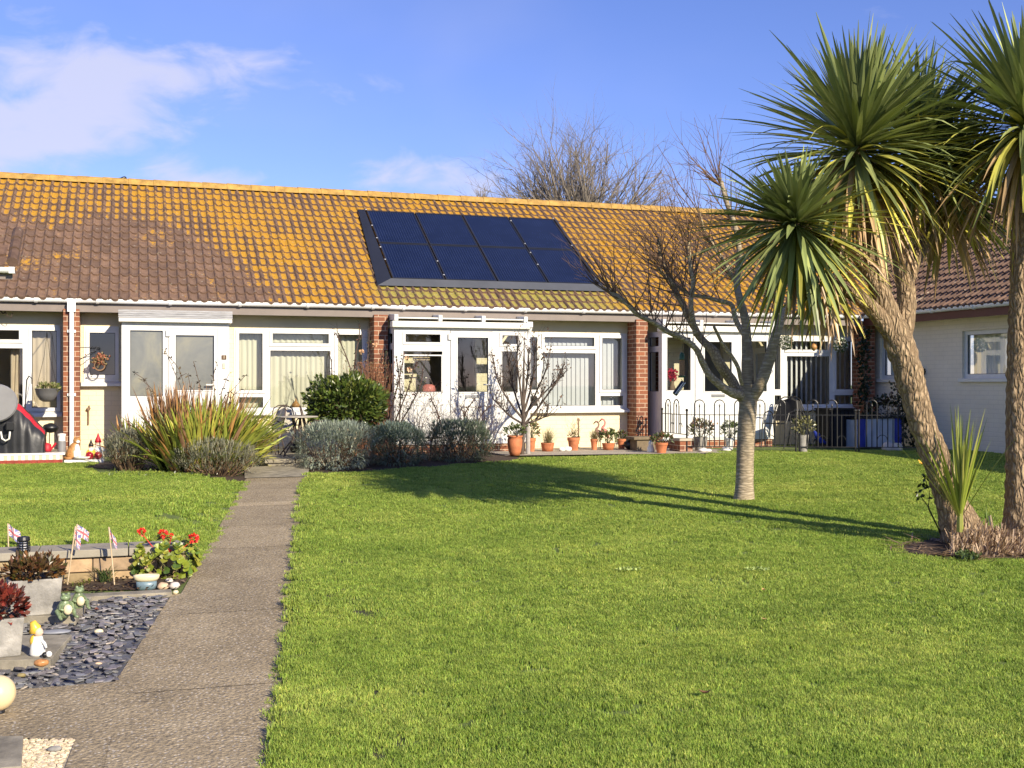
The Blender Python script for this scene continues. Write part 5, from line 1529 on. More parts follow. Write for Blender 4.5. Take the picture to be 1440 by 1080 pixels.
def palm_left():
    b = pg(1352, 768)
    root = thing('cordyline_palm', 'leaning multi-stemmed cordyline palm with three leaf heads, right of the bare tree', 'palm tree', b)
    m = MB()
    limb(m, [(1366,790,92),(1355,755,62),(1340,712,44),(1322,660,39),(1299,600,36),(1287,560,37),(1275,515,39),(1263,480,40),(1253,452,34),(1241,420,29),(1230,385,25),(1221,345,23),(1212,270,21),(1207,205,19)], TP, 32, .022, .15, 17)
    limb(m, [(1262,492,28,.02),(1271,462,27,.08),(1275,420,26,.14),(1272,395,25,.18),(1264,362,22,.25),(1256,335,20,.32),(1252,318,18,.4),(1262,280,18,.45),(1284,235,17,.5)], TP, 22, .025, .15, 17)
    limb(m, [(1275,402,18,.18),(1288,368,15,.28),(1297,347,16,.4),(1304,333,15,.5),(1318,300,15,.7),(1335,268,14,.8)], TP, 14, .04, .12, 12)
    limb(m, [(1256,474,24,-.02),(1238,448,25,-.06),(1218,427,21,-.1),(1196,412,17,-.12),(1172,400,15,-.12),(1152,388,13,-.10)], TP, 14, .03, .10, 12)
    limb(m, [(1234,410,18,.0),(1220,386,15,-.1),(1206,364,14,-.16),(1190,351,13,-.22),(1165,341,13,-.28),(1140,328,12,-.32),(1122,316,12,-.36)], TP, 12, .03, .08, 12)
    m.build('trunk', M['palmbark'], root, smooth=True)
    for c, ax, n, L_, sd, lo in ((att(1207,203,TP), (-.05,-.42,.9), 430, 1.14, 1, 1.0), (att(1118,314,TP-.38), (-.75,-.52,.30), 360, 1.0, 2, 1.0), (att(1292,205,TP+.55), (.12,-.1,1), 360, 1.0, 3, .5), (att(1340,262,TP+.85), (.3,.1,.9), 280, .9, 4, .4)):
        m = MB(); crown(m, c, ax, n, L_, sd, low=lo, dead=.2 if sd == 1 else .11, avoid=Vector((.8,.3,.35)) if sd == 2 else None); m.build('leaf_head', M['cordy'], root)
    m = MB(); c = att(1152, 386, TP-.1); crown(m, c, (-.6,-.2,.25), 70, .62, 8, .05, .3); m.build('leaf_head', M['cordy'], root)
palm_left()
def palm_right():
    b = pg(1430, 768); root = thing('cordyline_palm', 'upright cordyline palm with one straight trunk at the right edge', 'palm tree', b)
    m = MB()
    limb(m, [(1446,790,104),(1442,755,70),(1438,725,50),(1436,680,41),(1435,620,38),(1435,540,37),(1437,470,37),(1439,400,36),(1441,330,34),(1443,250,31),(1446,190,26)], TP-.15, 32, .022, .15, 17)
    m.build('trunk', M['palmbark'], root, smooth=True)
    m = MB(); crown(m, att(1446,168,TP-.15), (-.05,-.38,.92), 460, 1.16, 5); m.build('leaf_head', M['cordy'], root)
palm_right()
def stubs():
    # a ruff of cut and dead leaf bases round both trunks, with litter
    m = MB(); r = random.Random(21)
    for i in range(1500):
        k = r.random()
        bx = (1345 + 105*k) ; p = pg(r.uniform(1335,1450), r.uniform(752, 792)); g = r.uniform(.6,1.25)
        e = ((p.x-PALM_C[0])/.72)**2 + ((p.y-PALM_C[1])/.42)**2
        if e > 1: continue
        h = (.05 + .13*(1-e))*r.uniform(.6,1.3)
        z = p.z + .10*(1-e)*r.random()
        m.t = (.66*g,.49*g,.33*g) if r.random() < .8 else (.30*g,.20*g,.11*g)
        m.blade((p.x,p.y,z-.01), (r.gauss(0,.45),r.gauss(-.25,.4),1), h, .016, .5, 3, .3, None, .8, .6)
    for i in range(260):
        a = r.uniform(0,2*PI); q = r.uniform(.75,1.12); x, y = PALM_C[0]+.80*q*math.cos(a), PALM_C[1]+.50*q*math.sin(a)
        g = r.uniform(.5,1.2); m.t = (.36*g,.24*g,.13*g); b = r.uniform(0,2*PI)
        m.blade((x,y,gz(x,y)+r.uniform(.008,.04)), (math.cos(b),math.sin(b),r.uniform(-.02,.15)), r.uniform(.08,.30), .016, .1, 3, .2, Vector((-math.sin(b),math.cos(b),0)))
    one(m, 'leaf_stub_ruff', 'ruff of dead tan cut leaf bases round the feet of both palms', 'plant', M['sword'])
    s = MB(); n = 26
    P = [(PALM_C[0]+.86*math.cos(2*PI*i/n), PALM_C[1]+.57*math.sin(2*PI*i/n)) for i in range(n)]
    bed('palm_bed_soil', P, gz, .006)
    # green weeds in the ruff
    m = MB()
    for i in range(150):
        p = pg(1362+r.gauss(0,8), 786+r.gauss(0,3)); g = r.uniform(.6,1.2); m.t = (.10*g,.15*g,.03*g)
        m.leaf(p+Vector((0,0,.02)), (r.gauss(0,.6),r.gauss(0,.6),.7), (r.gauss(0,.4),-.3,1), .05, .03)
    one(m, 'weed', 'low green weed at the front of the dead leaf ruff', 'plant', M['green'])
stubs()
def shoot():
    m = MB(); r = random.Random(31); c = att(1350, 728, TP-.35)
    for i in range(46):
        a = r.uniform(0, 2*PI); th = R(5)+R(38)*(i/46)**1.2; g = r.uniform(.8,1.2)
        m.t = (.30*g,.36*g,.05*g) if r.random() < .7 else (.42*g,.42*g,.10*g)
        m.blade(c+Vector((0,0,-.02)), (math.cos(a)*math.sin(th), math.sin(a)*math.sin(th)*.6, math.cos(th)), r.uniform(.55,1.0), .028, .12 + .25*i/46, 5, .3, None, .7)
    m.t = (.36,.38,.08); m.tube([c-Vector((0,0,.12)), c+Vector((0,0,.06))], [.03,.022], 8)
    one(m, 'cordyline_shoot', 'young bright yellow green sword leaved shoot at the foot of the leaning palm', 'plant', M['sword'])
    m = MB(); c = pg(1389, 755)
    for i in range(7):
        m.t = (.16,.24,.05); m.blade(c, (r.gauss(0,.18),r.gauss(0,.15),1), r.uniform(.18,.34), .02, .15, 4)
    one(m, 'cordyline_shoot', 'small green shoot in the gap between the two palm trunks', 'plant', M['sword'])
    # rose stem at the left of the trunk
    root = thing('rose', 'spindly dark leaved rose stem left of the palm foot', 'rose', pg(1330,772))
    m = MB(); m.t = (.05,.05,.025); tips = []; T = TP+.05
    for q in ([(1334,772),(1316,735),(1305,712),(1294,697)], [(1332,772),(1318,740),(1306,716),(1307,690),(1300,672)], [(1334,770),(1322,735),(1318,712),(1316,690)]):
        pts = [att(x,y,T) for x, y in q]; m.tube(pts, [.007,.006,.005,.003][:len(pts)], 5); tips += pts[2:]
    m.build('stem', M['twigmat'], root)
    m = MB()
    for px, py in ((1294,699),(1291,693),(1302,672),(1310,676),(1296,681),(1318,690),(1312,700),(1324,698),(1306,684),(1300,688),(1320,706),(1316,682),(1303,668),(1311,664)):
        p = att(px, py, T)
        for k in range(4): g = rnd.uniform(.6,1.3); m.t = (.035*g,.06*g,.02*g); m.leaf(p, (rnd.gauss(0,1),rnd.gauss(0,1),rnd.gauss(-.2,.6)), (rnd.gauss(0,1),rnd.gauss(0,1),1), .05, .035)
    m.build('leaves', M['green'], root)
shoot()

def twig(mb, p, d, L_, r0, depth, rr, curl=.25, up=.1, kids=3, n=4, seg=4, wob=.18, ratio=.62):
    p = Vector(p); d = Vector(d).normalized(); pts = [p.copy()]; rad = [r0]; dirs = [d.copy()]
    for i in range(seg):
        d = (d + Vector((rr.gauss(0,wob),rr.gauss(0,wob),rr.gauss(0,wob)+up))).normalized()
        p = p + d*L_/seg; pts.append(p.copy()); rad.append(r0*(1-.72*(i+1)/seg)); dirs.append(d.copy())
    mb.tube(pts, rad, n, False)
    if depth <= 0: return [pts[-1]]
    out = [pts[-1]]
    for k in range(kids):
        i = rr.randint(1, seg); a = rr.uniform(0,2*PI); dd = dirs[i]
        u = dd.orthogonal().normalized(); v = dd.cross(u)
        nd = dd*rr.uniform(.65,1.0) + (u*math.cos(a)+v*math.sin(a))*rr.uniform(.35,.85)
        out += twig(mb, pts[i], nd, L_*ratio*rr.uniform(.7,1.15), max(.0022, rad[i]*.7), depth-1, rr, curl, up, kids, n, seg, wob, ratio)
    return out
TB = 13.15
def bare_tree():
    b = pg(1046, 706); root = thing('bare_tree', 'leafless pale barked tree on the lawn, its branches before the roof', 'tree', b)
    m = MB(); r = random.Random(41)
    limb(m, [(1047,716,40),(1046,702,30),(1047,680,25),(1048,640,24),(1050,600,25),(1052,565,25),(1052,540,22)], TB, 22, .03, .05, 8)
    limb(m, [(1052,548,17),(1051,510,16),(1050,480,14),(1048,450,12),(1040,420,10),(1036,395,9,.1),(1040,360,8,.15),(1034,320,7,.2),(1022,285,7,.25),(1014,255,6,.3)], TB, 12, .04, .08, 10)
    limb(m, [(1056,560,20),(1070,538,17,-.1),(1082,505,16,-.15),(1090,475,14,-.2),(1098,450,12,-.2),(1112,420,10,-.1),(1118,390,8,-.1),(1112,350,6)], TB, 14, .04, .06, 10)
    m.build('trunk', M['silverbark'], root, smooth=True)
    m = MB(); tw = MB()
    La, _ = limb(m, [(1050,560,16.8,.0),(1032,556,13.4,-.05),(1016,545,11.8,-.1),(1000,525,10.1,-.15),(988,505,9.2,-.2),(980,492,8.4,-.2),(966,481,8.4,-.25),(944,470,7.6,-.3),(920,455,6.7,-.35),(896,440,6.7,-.4),(876,424,7.6,-.4),(864,415,9.2,-.4),(856,410,5.0,-.4)], TB, 12, .04, .14, 12, .035)
    pale = m; m = MB()
    Lb, _ = limb(m, [(1044,560,12.6,.12),(1030,535,15.1,.2),(1010,508,15.1,.25),(992,484,11.8,.3),(978,462,10.1,.35),(966,440,9.2,.4),(956,420,8.4,.45),(946,402,8.4,.5),(938,385,5.9,.5),(932,360,5.9,.6),(924,335,5.0,.6)], TB, 12, .04, .16, 12, .035)
    mossy = m; m = pale
    Lc, _ = limb(m, [(1048,470,7.6,.1),(1035,448,7.6,.2),(1028,425,6.7,.25),(1005,420,5.9,.3),(975,415,5.0,.35),(948,398,5.0,.4),(925,375,4.2,.4)], TB, 8, .05, .1, 12, .035)
    Ld, _ = limb(m, [(978,472,8.4,.2),(975,450,8.4,.2),(973,425,7.6,.2),(976,400,6.7,.2),(970,370,5.9,.25),(972,340,5.0,.3)], TB, 8, .05, .1, 12, .035)
    Le, _ = limb(m, [(1044,540,5.9,-.1),(1030,505,5.9,-.2),(1012,478,5.0,-.25),(1002,460,4.2,-.3)], TB, 7, .05, .1, 12, .035)
    Lf, _ = limb(m, [(1036,400,6.7,.1),(1012,360,5.9,.2),(992,330,5.9,.3),(985,300,5.0,.3)], TB, 7, .05, .1, 12, .035)
    pale.build('limbs', M['palebark'], root, smooth=True); mossy.build('mossy_limb', M['mossbark'], root, smooth=True)
    # long thin whips from the pollard heads, most of them sweeping up to the left
    def whips(pts, n, lo, hi, bias, L0=(.7,1.5), dep=1, kids=3):
        for i in range(n):
            p = pts[int(len(pts)*r.uniform(lo,hi)*.999)]
            d = Vector((r.gauss(bias,.5), r.gauss(0,.45), r.uniform(.25,1.1)))
            twig(tw, p, d, r.uniform(*L0), r.uniform(.005,.009), dep, r, up=.07, kids=kids, n=4, seg=6, wob=.12, ratio=.5)
    whips(La, 10, .93, 1.0, -.6, (.5,1.1)); whips(La, 12, .5, .93, -.3, (.5,1.2)); whips(La, 5, .9, 1, -.9, (.3,.7))
    whips(Lb, 16, .72, 1.0, -.5, (.5,1.1)); whips(Lb, 6, .5, .8, -.5, (.4,.9))
    whips(Lc, 16, .4, 1.0, -.6, (.5,1.0)); whips(Ld, 14, .4, 1.0, -.5, (.5,1.0)); whips(Lf, 16, .4, 1, -.6, (.5,.95))
    for px, py, k in ((1014,262,16),(1030,310,14),(1040,400,8)): whips([att(px,py,TB+.3)], k, 0, 1, -.45, (.45,.85))
    whips(La, 10, .35, .95, -.2, (.3,.8)); whips(Lb, 12, .5, 1, -.6, (.4,.9)); whips(Ld, 10, .3, 1, .2, (.4,.8))
    tw.build('twigs', M['bark_dark'], root)
bare_tree()
def far_tree():
    T = 44.0; c = att(815, 345, T); root = thing('bare_tree', 'large leafless tree rising behind the roof ridge', 'tree', (c.x, c.y, -.5))
    m = MB(); r = random.Random(51); k = T/FPX
    m.tube([Vector((c.x,c.y,-.5)), Vector((c.x+.1,c.y,2.0)), c], [.42,.36,.28], 12); m.build('trunk', M['bark_grey'], root, smooth=True)
    m = MB()
    for i in range(150):
        a = r.uniform(-1, 1); th = a*R(88)
        # reach of the dome in this direction
        L_ = (92 + 62*math.cos(th)**2 + 36*abs(math.sin(th)))*k*r.uniform(.72,1.02)
        d = Vector((math.sin(th)*CS, r.gauss(0,.35), math.cos(th)*.9+.05))
        q = c + Vector((math.sin(th)*12*k, r.gauss(0,.6), -10*k))
        twig(m, q, d, L_, .05, 2, r, up=.035, kids=6, n=3, seg=5, wob=.09, ratio=.42)
    m.build('branches', M['bark_grey'], root)
    T2 = 40; c = att(676, 290, T2); root = thing('bare_tree', 'top of a small leafless tree just left of the large one behind the ridge', 'tree', (c.x, c.y, -.5))
    m = MB(); m.tube([Vector((c.x,c.y,-.5)), c], [.12,.06], 8); m.build('trunk', M['bark_grey'], root)
    m = MB()
    for i in range(14): twig(m, c, (r.gauss(0,.35),r.gauss(0,.35),1), r.uniform(.4,.75), .02, 1, r, up=.05, kids=4, n=3, wob=.1)
    m.build('branches', M['bark_grey'], root)
far_tree()
# ------------------------------------------------------------------ shrub beds before the house
def tuftshrub(c, rx, ry, h, n, L_, w, tint, name, label, seed, woody=True, group=None, mat='sword', boxy=False):
    """low rounded shrub of many small upright sprigs over a woody base"""
    r = random.Random(seed); c = Vector(c)
    root = thing(name, label, 'shrub', c, group)
    if woody:
        m = MB()
        for i in range(60 if boxy else 110):
            a = r.uniform(0,2*PI); q = r.uniform(.2,.95); g = r.uniform(.6,1.3)*(.6 if boxy else 1); m.t = (.20*g,.13*g,.075*g)  # boxy shrubs get darker stems, shade under the foliage put into the tint
            e = c + Vector((math.cos(a)*rx*q, math.sin(a)*ry*q, h*r.uniform(.35,.7)))
            s = c + Vector((math.cos(a)*rx*q*.45, math.sin(a)*ry*q*.45, .0))
            m.tube([s, (s+e)/2+Vector((r.gauss(0,.03),r.gauss(0,.03),-.01)), e], [.006,.005,.003], 4, False)
        m.build('stems', M['twigmat'], root)
    m = MB()
    for i in range(n):
        d = Vector((r.gauss(0,1), r.gauss(0,1), r.gauss(.12 if boxy else .35,.8))).normalized()
        if d.z < (-.85 if boxy else -.45): d.z = -d.z*.4
        if boxy:
            q = math.hypot(d.x, d.y); f_ = (q**.72)/max(q,1e-4); d = Vector((d.x*f_, d.y*f_, math.copysign(abs(d.z)**.85, d.z)))
        k = .70+.30*r.random()**.6
        lump = 1 + (.42 if boxy else .30)*noise.noise(d*2.6+c*1.3) + .12*noise.noise(d*7+c)
        p = c + Vector((d.x*rx, d.y*ry, max(.04, h*.46 + d.z*h*.52)))*1.0
        p = c + Vector(((p.x-c.x)*k*lump, (p.y-c.y)*k*lump, (p.z-c.z)*(.75+.25*k)*(.8+.2*lump)))
        t = r.choice(tint); g = r.uniform(.7,1.3); m.t = (t[0]*g, t[1]*g, t[2]*g)
        dd = (d*(1.0 if boxy else .8) + Vector((r.gauss(0,.5), r.gauss(0,.5), (.28 if boxy else .75)+r.gauss(0,.4)))).normalized()
        m.blade(p, dd, L_*r.uniform(.6,1.3), w, .2, 2, .3, None, .8, .2)
    m.build('foliage', M[mat], root); return root
def px_r(px0, px1, t): return (px1-px0)/2*t/FPX
def sword_clump(c, n, L0, L1, w, spread, tints, name, label, seed, droop=.35, yflat=.8, lean=(0,0), rx=.16, ry=.14, out=0.0):
    r = random.Random(seed); m = MB(); c = Vector(c)
    fans = [(math.sqrt(r.random()), r.uniform(0, 2*PI)) for _ in range(max(6, n//12))]
    for i in range(n):
        q, a0 = r.choice(fans); t = r.choice(tints); g = r.uniform(.7,1.3)
        m.t = (t[0]*g, t[1]*g, t[2]*g)
        ox, oy = math.cos(a0)*q, math.sin(a0)*q
        a = r.uniform(0,2*PI); th = min(abs(r.gauss(0, spread)), R(80))
        d = Vector((math.cos(a)*math.sin(th)+lean[0]+ox*out, (math.sin(a)*math.sin(th)+lean[1]+oy*out)*yflat, math.cos(th)))
        b = c + Vector((ox*rx+r.gauss(0,.02), oy*ry+r.gauss(0,.02), 0))
        m.blade(b, d, r.uniform(L0, L1), w*r.uniform(.7,1.15), droop*(.5+th)+r.uniform(-.1,.2), 5, .2, None, .75, tw=r.gauss(0,.5))
    o = one(m, name, label, 'plant', M['sword']); return o
G1_, G2_, OR, BR, YG_ = (.36,.41,.07), (.22,.28,.055), (.50,.26,.09), (.33,.19,.11), (.52,.50,.09)
c = gxy(281, 664); sword_clump(c+Vector((0,.15,0)), 900, .45, 1.0, .056, R(20), [G1_,G1_,G1_,G2_,OR,BR,YG_,YG_], 'sword_leaf_clump', 'big clump of green and orange sword leaves before the grey roofed porch', 5, droop=.75, rx=.46, ry=.30, out=.58)
sword_clump(c+Vector((.30,.35,0)), 300, .6, 1.05, .052, R(16), [G1_,G2_,YG_,YG_,G1_], 'sword_leaf_clump', 'fresher green sword leaf clump leaning right towards the bistro table', 6, droop=.8, lean=(.40,-.05), rx=.30, ry=.2, out=.4)
sword_clump(c+Vector((-.1,.55,.1)), 420, .75, 1.1, .034, R(14), [BR,OR,BR,(.33,.2,.1)], 'sword_leaf_clump', 'upright brown withered sword leaves standing at the back of the big clump', 7, lean=(.05,0), rx=.5, ry=.15, out=.25)
c2_ = gxy(182, 655); sword_clump(c2_+Vector((.05,.3,0)), 80, .5, .75, .045, R(20), [G1_,G2_,OR], 'sword_leaf_clump', 'small upright sword leaf clump beside the left edge of the porch', 8)
c3_ = gxy(352, 660); sword_clump(c3_+Vector((0,.1,.05)), 70, .35, .55, .035, R(40), [YG_,YG_,(.45,.45,.08)], 'sword_leaf_clump', 'low yellow green sword leaves drooping over the path by the step', 9, .9, lean=(.9,-.3))
# dry seed stalks
m = MB(); r = random.Random(77); T = c.dot(Vector((SN,CS,0))) + .3
for q in ([(262,640),(258,560),(246,525),(232,492)], [(270,640),(262,560),(252,520),(240,505)], [(290,640),(284,560),(278,530),(272,508)], [(312,640),(308,575),(314,545),(322,526)], [(300,640),(310,570),(330,545),(345,528)], [(250,640),(225,570),(212,545),(195,532)], [(240,640),(215,560),(203,533),(190,525)], [(305,640),(302,560),(300,530),(305,512)],[(280,640),(268,545),(262,525),(253,530)],[(318,640),(318,580),(328,556),(338,548)]):
    m.t = (.13,.08,.05); pts = [att(x,y,T) for x, y in q]; a, rr_ = smooth_path([(p,.004) for p in pts], .08); m.tube(a, .0035, 4, False)
    for k in range(9):
        p = a[-1-int(r.random()*5)] ; g = r.uniform(.6,1.4); m.t = (.06*g,.045*g,.03*g) if r.random()<.75 else (.2*g,.14*g,.06*g)
        m.leaf(p, (r.gauss(0,1),r.gauss(0,.6),r.gauss(.2,.8)), (r.gauss(0,1),r.gauss(0,1),1), .05, .024)
one(m, 'seed_stalks', 'thin dry stalks with dark seed heads rising before the porch glass', 'plant', M['twigmat'])
LV = [(.30,.30,.22), (.24,.25,.17), (.36,.33,.22), (.20,.20,.12)]
c = gxy(183, 664); t = c.dot(Vector((SN,CS,0))); tuftshrub(c+Vector((0,.25,0)), px_r(147,222,t), .38, .52, 1700, .075, .010, LV, 'lavender', 'grey lavender bush at the left of the bed, beside the gnomes', 61)
c = gxy(303, 672); t = c.dot(Vector((SN,CS,0))); tuftshrub(c+Vector((.02,.25,0)), px_r(243,366,t), .42, .46, 2800, .075, .010, LV, 'lavender', 'wide grey lavender bush before the big sword leaf clump', 62)
m = MB(); r = random.Random(5)
for i in range(240):
    p = gxy(r.uniform(150, 350), r.uniform(658, 672)); g = r.uniform(.6,1.3); m.t = (.13*g,.18*g,.04*g)
    m.leaf(p, (r.gauss(0,.6),r.gauss(0,.6),.6), (r.gauss(0,.5),-.3,1), .06, .03)
one(m, 'low_weeds', 'low green leafy weeds along the front of the left shrub bed', 'plant', M['green'])
# right bed
SL = [(.165,.225,.185), (.12,.175,.14), (.22,.275,.22), (.18,.215,.13)]  # middle shrub's tones, darkened to carry the shade it stands in
for k, (x0, x1, yb, yt, lb, tn, wd) in enumerate(((424,534,668,598,'silver grey cotton lavender shrub nearest the path',[(.32,.37,.29),(.25,.30,.23),(.38,.42,.32)],1), (526,607,662,601,'blue grey cotton lavender shrub in the middle of the row',SL,1), (609,703,656,597,'greenish grey cotton lavender shrub at the right end of the row',[(.175,.22,.15),(.13,.17,.115),(.23,.265,.175)],1))):
    c = gxy((x0+x1)/2, yb-4); t = c.dot(Vector((SN,CS,0))); tuftshrub(c+Vector((0,.4,.02)), px_r(x0,x1,t)*1.02, .45, (yb-yt)*t/FPX*.98, 5200, .065, .012, tn, 'cotton_lavender', lb, 70+k, boxy=True)
# clipped glossy evergreen
c = at(487, 610, 17.35); c.z = .06
ev = thing('evergreen_shrub', 'rounded dark green glossy leaved shrub right of the bistro table', 'shrub', c)
m = MB(); stems(m, c, 40, .85, .45, .010, tint=(.10,.07,.04)); m.build('stems', M['twigmat'], ev)
m = MB(); t = c.dot(Vector((SN,CS,0))); cc = att(487, 568, t)
leafball(m, cc, px_r(432,546,t), .42, 40*t/FPX, 3000, .085, .042, [(.075,.115,.022),(.10,.15,.028),(.055,.085,.018),(.17,.20,.04)], .35, random.Random(3), .5, .45); leafball(m, cc-Vector((0,0,.14)), px_r(436,546,t), .36, 34*t/FPX, 1500, .085, .042, [(.05,.08,.018),(.08,.12,.022)], .3, random.Random(4), .1, .5); m.build('leaves', M['green'], ev)
# withered russet bush behind it
c = at(522, 600, 17.85); c.z = .06; ru = thing('withered_bush', 'russet brown withered bush behind the glossy green shrub', 'shrub', c)
t = c.dot(Vector((SN,CS,0))); m = MB(); r = random.Random(14)
for i in range(420):
    e = att(r.gauss(521,14), r.uniform(506,560), t + r.gauss(0,.15)); g = r.uniform(.6,1.3); m.t = (.30*g,.14*g,.075*g)
    s = c + Vector((r.gauss(0,.12), r.gauss(0,.1), 0)); m.tube([s, (s+e)/2+Vector((r.gauss(0,.05),0,.05)), e], [.004,.003,.002], 3, False)
m.build('stems', M['twigmat'], ru)
m = MB()
for i in range(900):
    e = att(r.gauss(521,15), r.uniform(508,560), t + r.gauss(0,.16)); g = r.uniform(.6,1.3); m.t = (.33*g,.15*g,.07*g) if r.random()<.7 else (.36*g,.26*g,.10*g)
    m.leaf(e, (r.gauss(0,1),r.gauss(0,1),r.gauss(0,1)), (r.gauss(0,1),r.gauss(0,1),1), .035, .012)
m.build('dead_leaves', M['sword'], ru)
def rosebush(pxc, yb, Y, stemlist, nleaf, label, tints, seed, twn=0, twspan=None, flowers=()):
    c = at(pxc, yb, Y); c.z = .05; r = random.Random(seed); T = c.dot(Vector((SN,CS,0)))
    root = thing('rose', label, 'rose', c, 'rose bushes'); m = MB(); pool = []
    for q in stemlist:
        pts = [att(x, y, T + r.gauss(0,.06)) for x, y in q]; m.t = (.10,.06,.045)
        a, rr_ = smooth_path([(p, .007*(1.7-.8*i/len(pts))) for i, p in enumerate(pts)], .06); m.tube(a, rr_, 5, False); pool += a[len(a)//3:]
        for k in range(4):
            p = a[int(len(a)*r.uniform(.35,.95))]; twig(m, p, (r.gauss(0,.6),r.gauss(0,.5),.8), r.uniform(.1,.30), .006, 1, r, n=4)
    for k in range(twn):
        p0 = Vector((att(r.uniform(*twspan), yb, T).x, c.y + r.gauss(0,.1), .05))
        twig(m, p0, (r.gauss(0,.45),r.gauss(0,.4),1), r.uniform(.5,.85), .011, 2, r, up=.02, kids=5, n=4, seg=4, wob=.22, ratio=.6)
    m.build('stems', M['twigmat'], root)
    m = MB()
    for k in range(nleaf):
        p = r.choice(pool); t = r.choice(tints); g = r.uniform(.6,1.3); m.t = (t[0]*g,t[1]*g,t[2]*g)
        m.leaf(p + Vector((r.gauss(0,.03),r.gauss(0,.03),r.gauss(0,.03))), (r.gauss(0,1),r.gauss(0,1),r.gauss(.1,.8)), (r.gauss(0,1),r.gauss(0,1),1), .05, .028)
    m.build('leaves', M['green'], root)
    for px, py in flowers:
        p = att(px, py, T); m = MB()
        for i in range(26):
            d = Vector((r.gauss(0,1), r.gauss(0,1), r.gauss(.3,.7))).normalized(); m.leaf(p+d*.012, d, (r.gauss(0,1),r.gauss(0,1),1), .04, .034)
        m.build('flower', plain('apricot_petal', (.75,.50,.30), .6, .1, 30), root)
rosebush(497, 605, 17.9, [[(505,600),(500,545),(490,510),(481,487),(472,468)], [(500,600),(497,540),(500,500),(505,475),(505,455)], [(512,600),(515,540),(518,490),(520,462)], [(480,600),(470,560),(467,530),(466,505)], [(515,600),(525,540),(535,510),(540,485)]], 90, 'tall thin rose with a pale yellow bloom against the second pier', [(.12,.09,.04),(.07,.08,.03),(.22,.10,.06)], 15, 0, None, ((508,495),(527,485)))
rosebush(570, 608, 17.6, [[(545,605),(552,570),(562,530),(568,500)], [(550,605),(565,570),(578,535),(585,510)], [(556,605),(572,580),(590,545),(594,522)], [(560,605),(563,560),(560,520),(557,505)], [(548,605),(543,560),(541,520),(545,495)]], 260, 'open dark leaved rose bush with peach blooms before the middle porch window', [(.07,.08,.03),(.05,.06,.025),(.16,.07,.05),(.12,.12,.05)], 16, 10, (545,600), ((573,504),(576,520)))
rosebush(640, 606, 17.75, [[(622,605),(615,580),(605,560)], [(650,605),(655,580),(668,560)], [(670,605),(676,585),(690,570)]], 40, 'leafless tangle of thin twigs before the white panels of the middle porch', [(.10,.07,.04),(.14,.08,.05)], 18, 26, (598,690))
# small bare tree with its stake
b = gxy(737, 641); sb = thing('small_tree', 'small vase shaped bare tree tied to a pale stake at the lawn edge', 'tree', b)
T = b.dot(Vector((SN,CS,0))); m = MB(); r = random.Random(19)
a, rr_ = smooth_path([(att(734,643,T),.04), (att(735,620,T),.032), (att(736,600,T),.034), (att(736,585,T),.034), (att(736,540,T),.022), (att(737,500,T),.012), (att(737,478,T),.006)], .05); m.tube(a, rr_, 10, True, .06, 12)
ends = []
for q in ([(736,590),(720,570),(706,548),(697,525),(694,505)], [(736,594),(745,572),(757,545),(768,520),(772,502)], [(737,598),(752,580),(770,555),(784,535),(792,520)], [(735,586),(726,560),(718,530),(714,500)], [(737,578),(746,548),(751,515),(752,490)], [(735,575),(731,540),(727,510),(728,485)], [(735,596),(716,584),(702,570),(692,560)], [(738,596),(758,590),(772,582)], [(736,570),(742,530),(744,498)], [(736,585),(762,556),(778,540),(790,530)]):
    pts = [att(x,y,T + (r.gauss(0,.10) if i else 0)) for i, (x,y) in enumerate(q)]
    a, rr_ = smooth_path([(p, .020*(1-.7*i/(len(pts)-1))) for i, p in enumerate(pts)], .06); m.tube(a, rr_, 6, False)
    for k in range(14):
        i = int(len(a)*r.uniform(.25,.99)); d = (a[min(i+1,len(a)-1)]-a[i-1]).normalized()
        ends += twig(m, a[i], d + Vector((r.gauss(0,.35),r.gauss(0,.35),.3)), r.uniform(.12,.40), .0085, 1, r, up=.12, kids=3, n=4, wob=.15)
m.build('branches', M['bark_vase'], sb)
m = MB()
for p in ends:
    if r.random() < .42:
        g = r.uniform(.6,1.3); m.t = (.16*g,.09*g,.05*g)
        for k in range(2): m.leaf(p, (r.gauss(0,1),r.gauss(0,1),r.gauss(0,1)), (r.gauss(0,1),r.gauss(0,1),1), .042, .026)
m.build('dead_leaves', M['sword'], sb)
m = MB(); s0 = gxy(742.5, 640); m.tube([s0-Vector((0,0,.05)), att(742.5, 600, s0.dot(Vector((SN,CS,0))))], .036, 12); m.build('stake', plain('silvered_post', (.36,.34,.32), .8, .2, 12), sb)
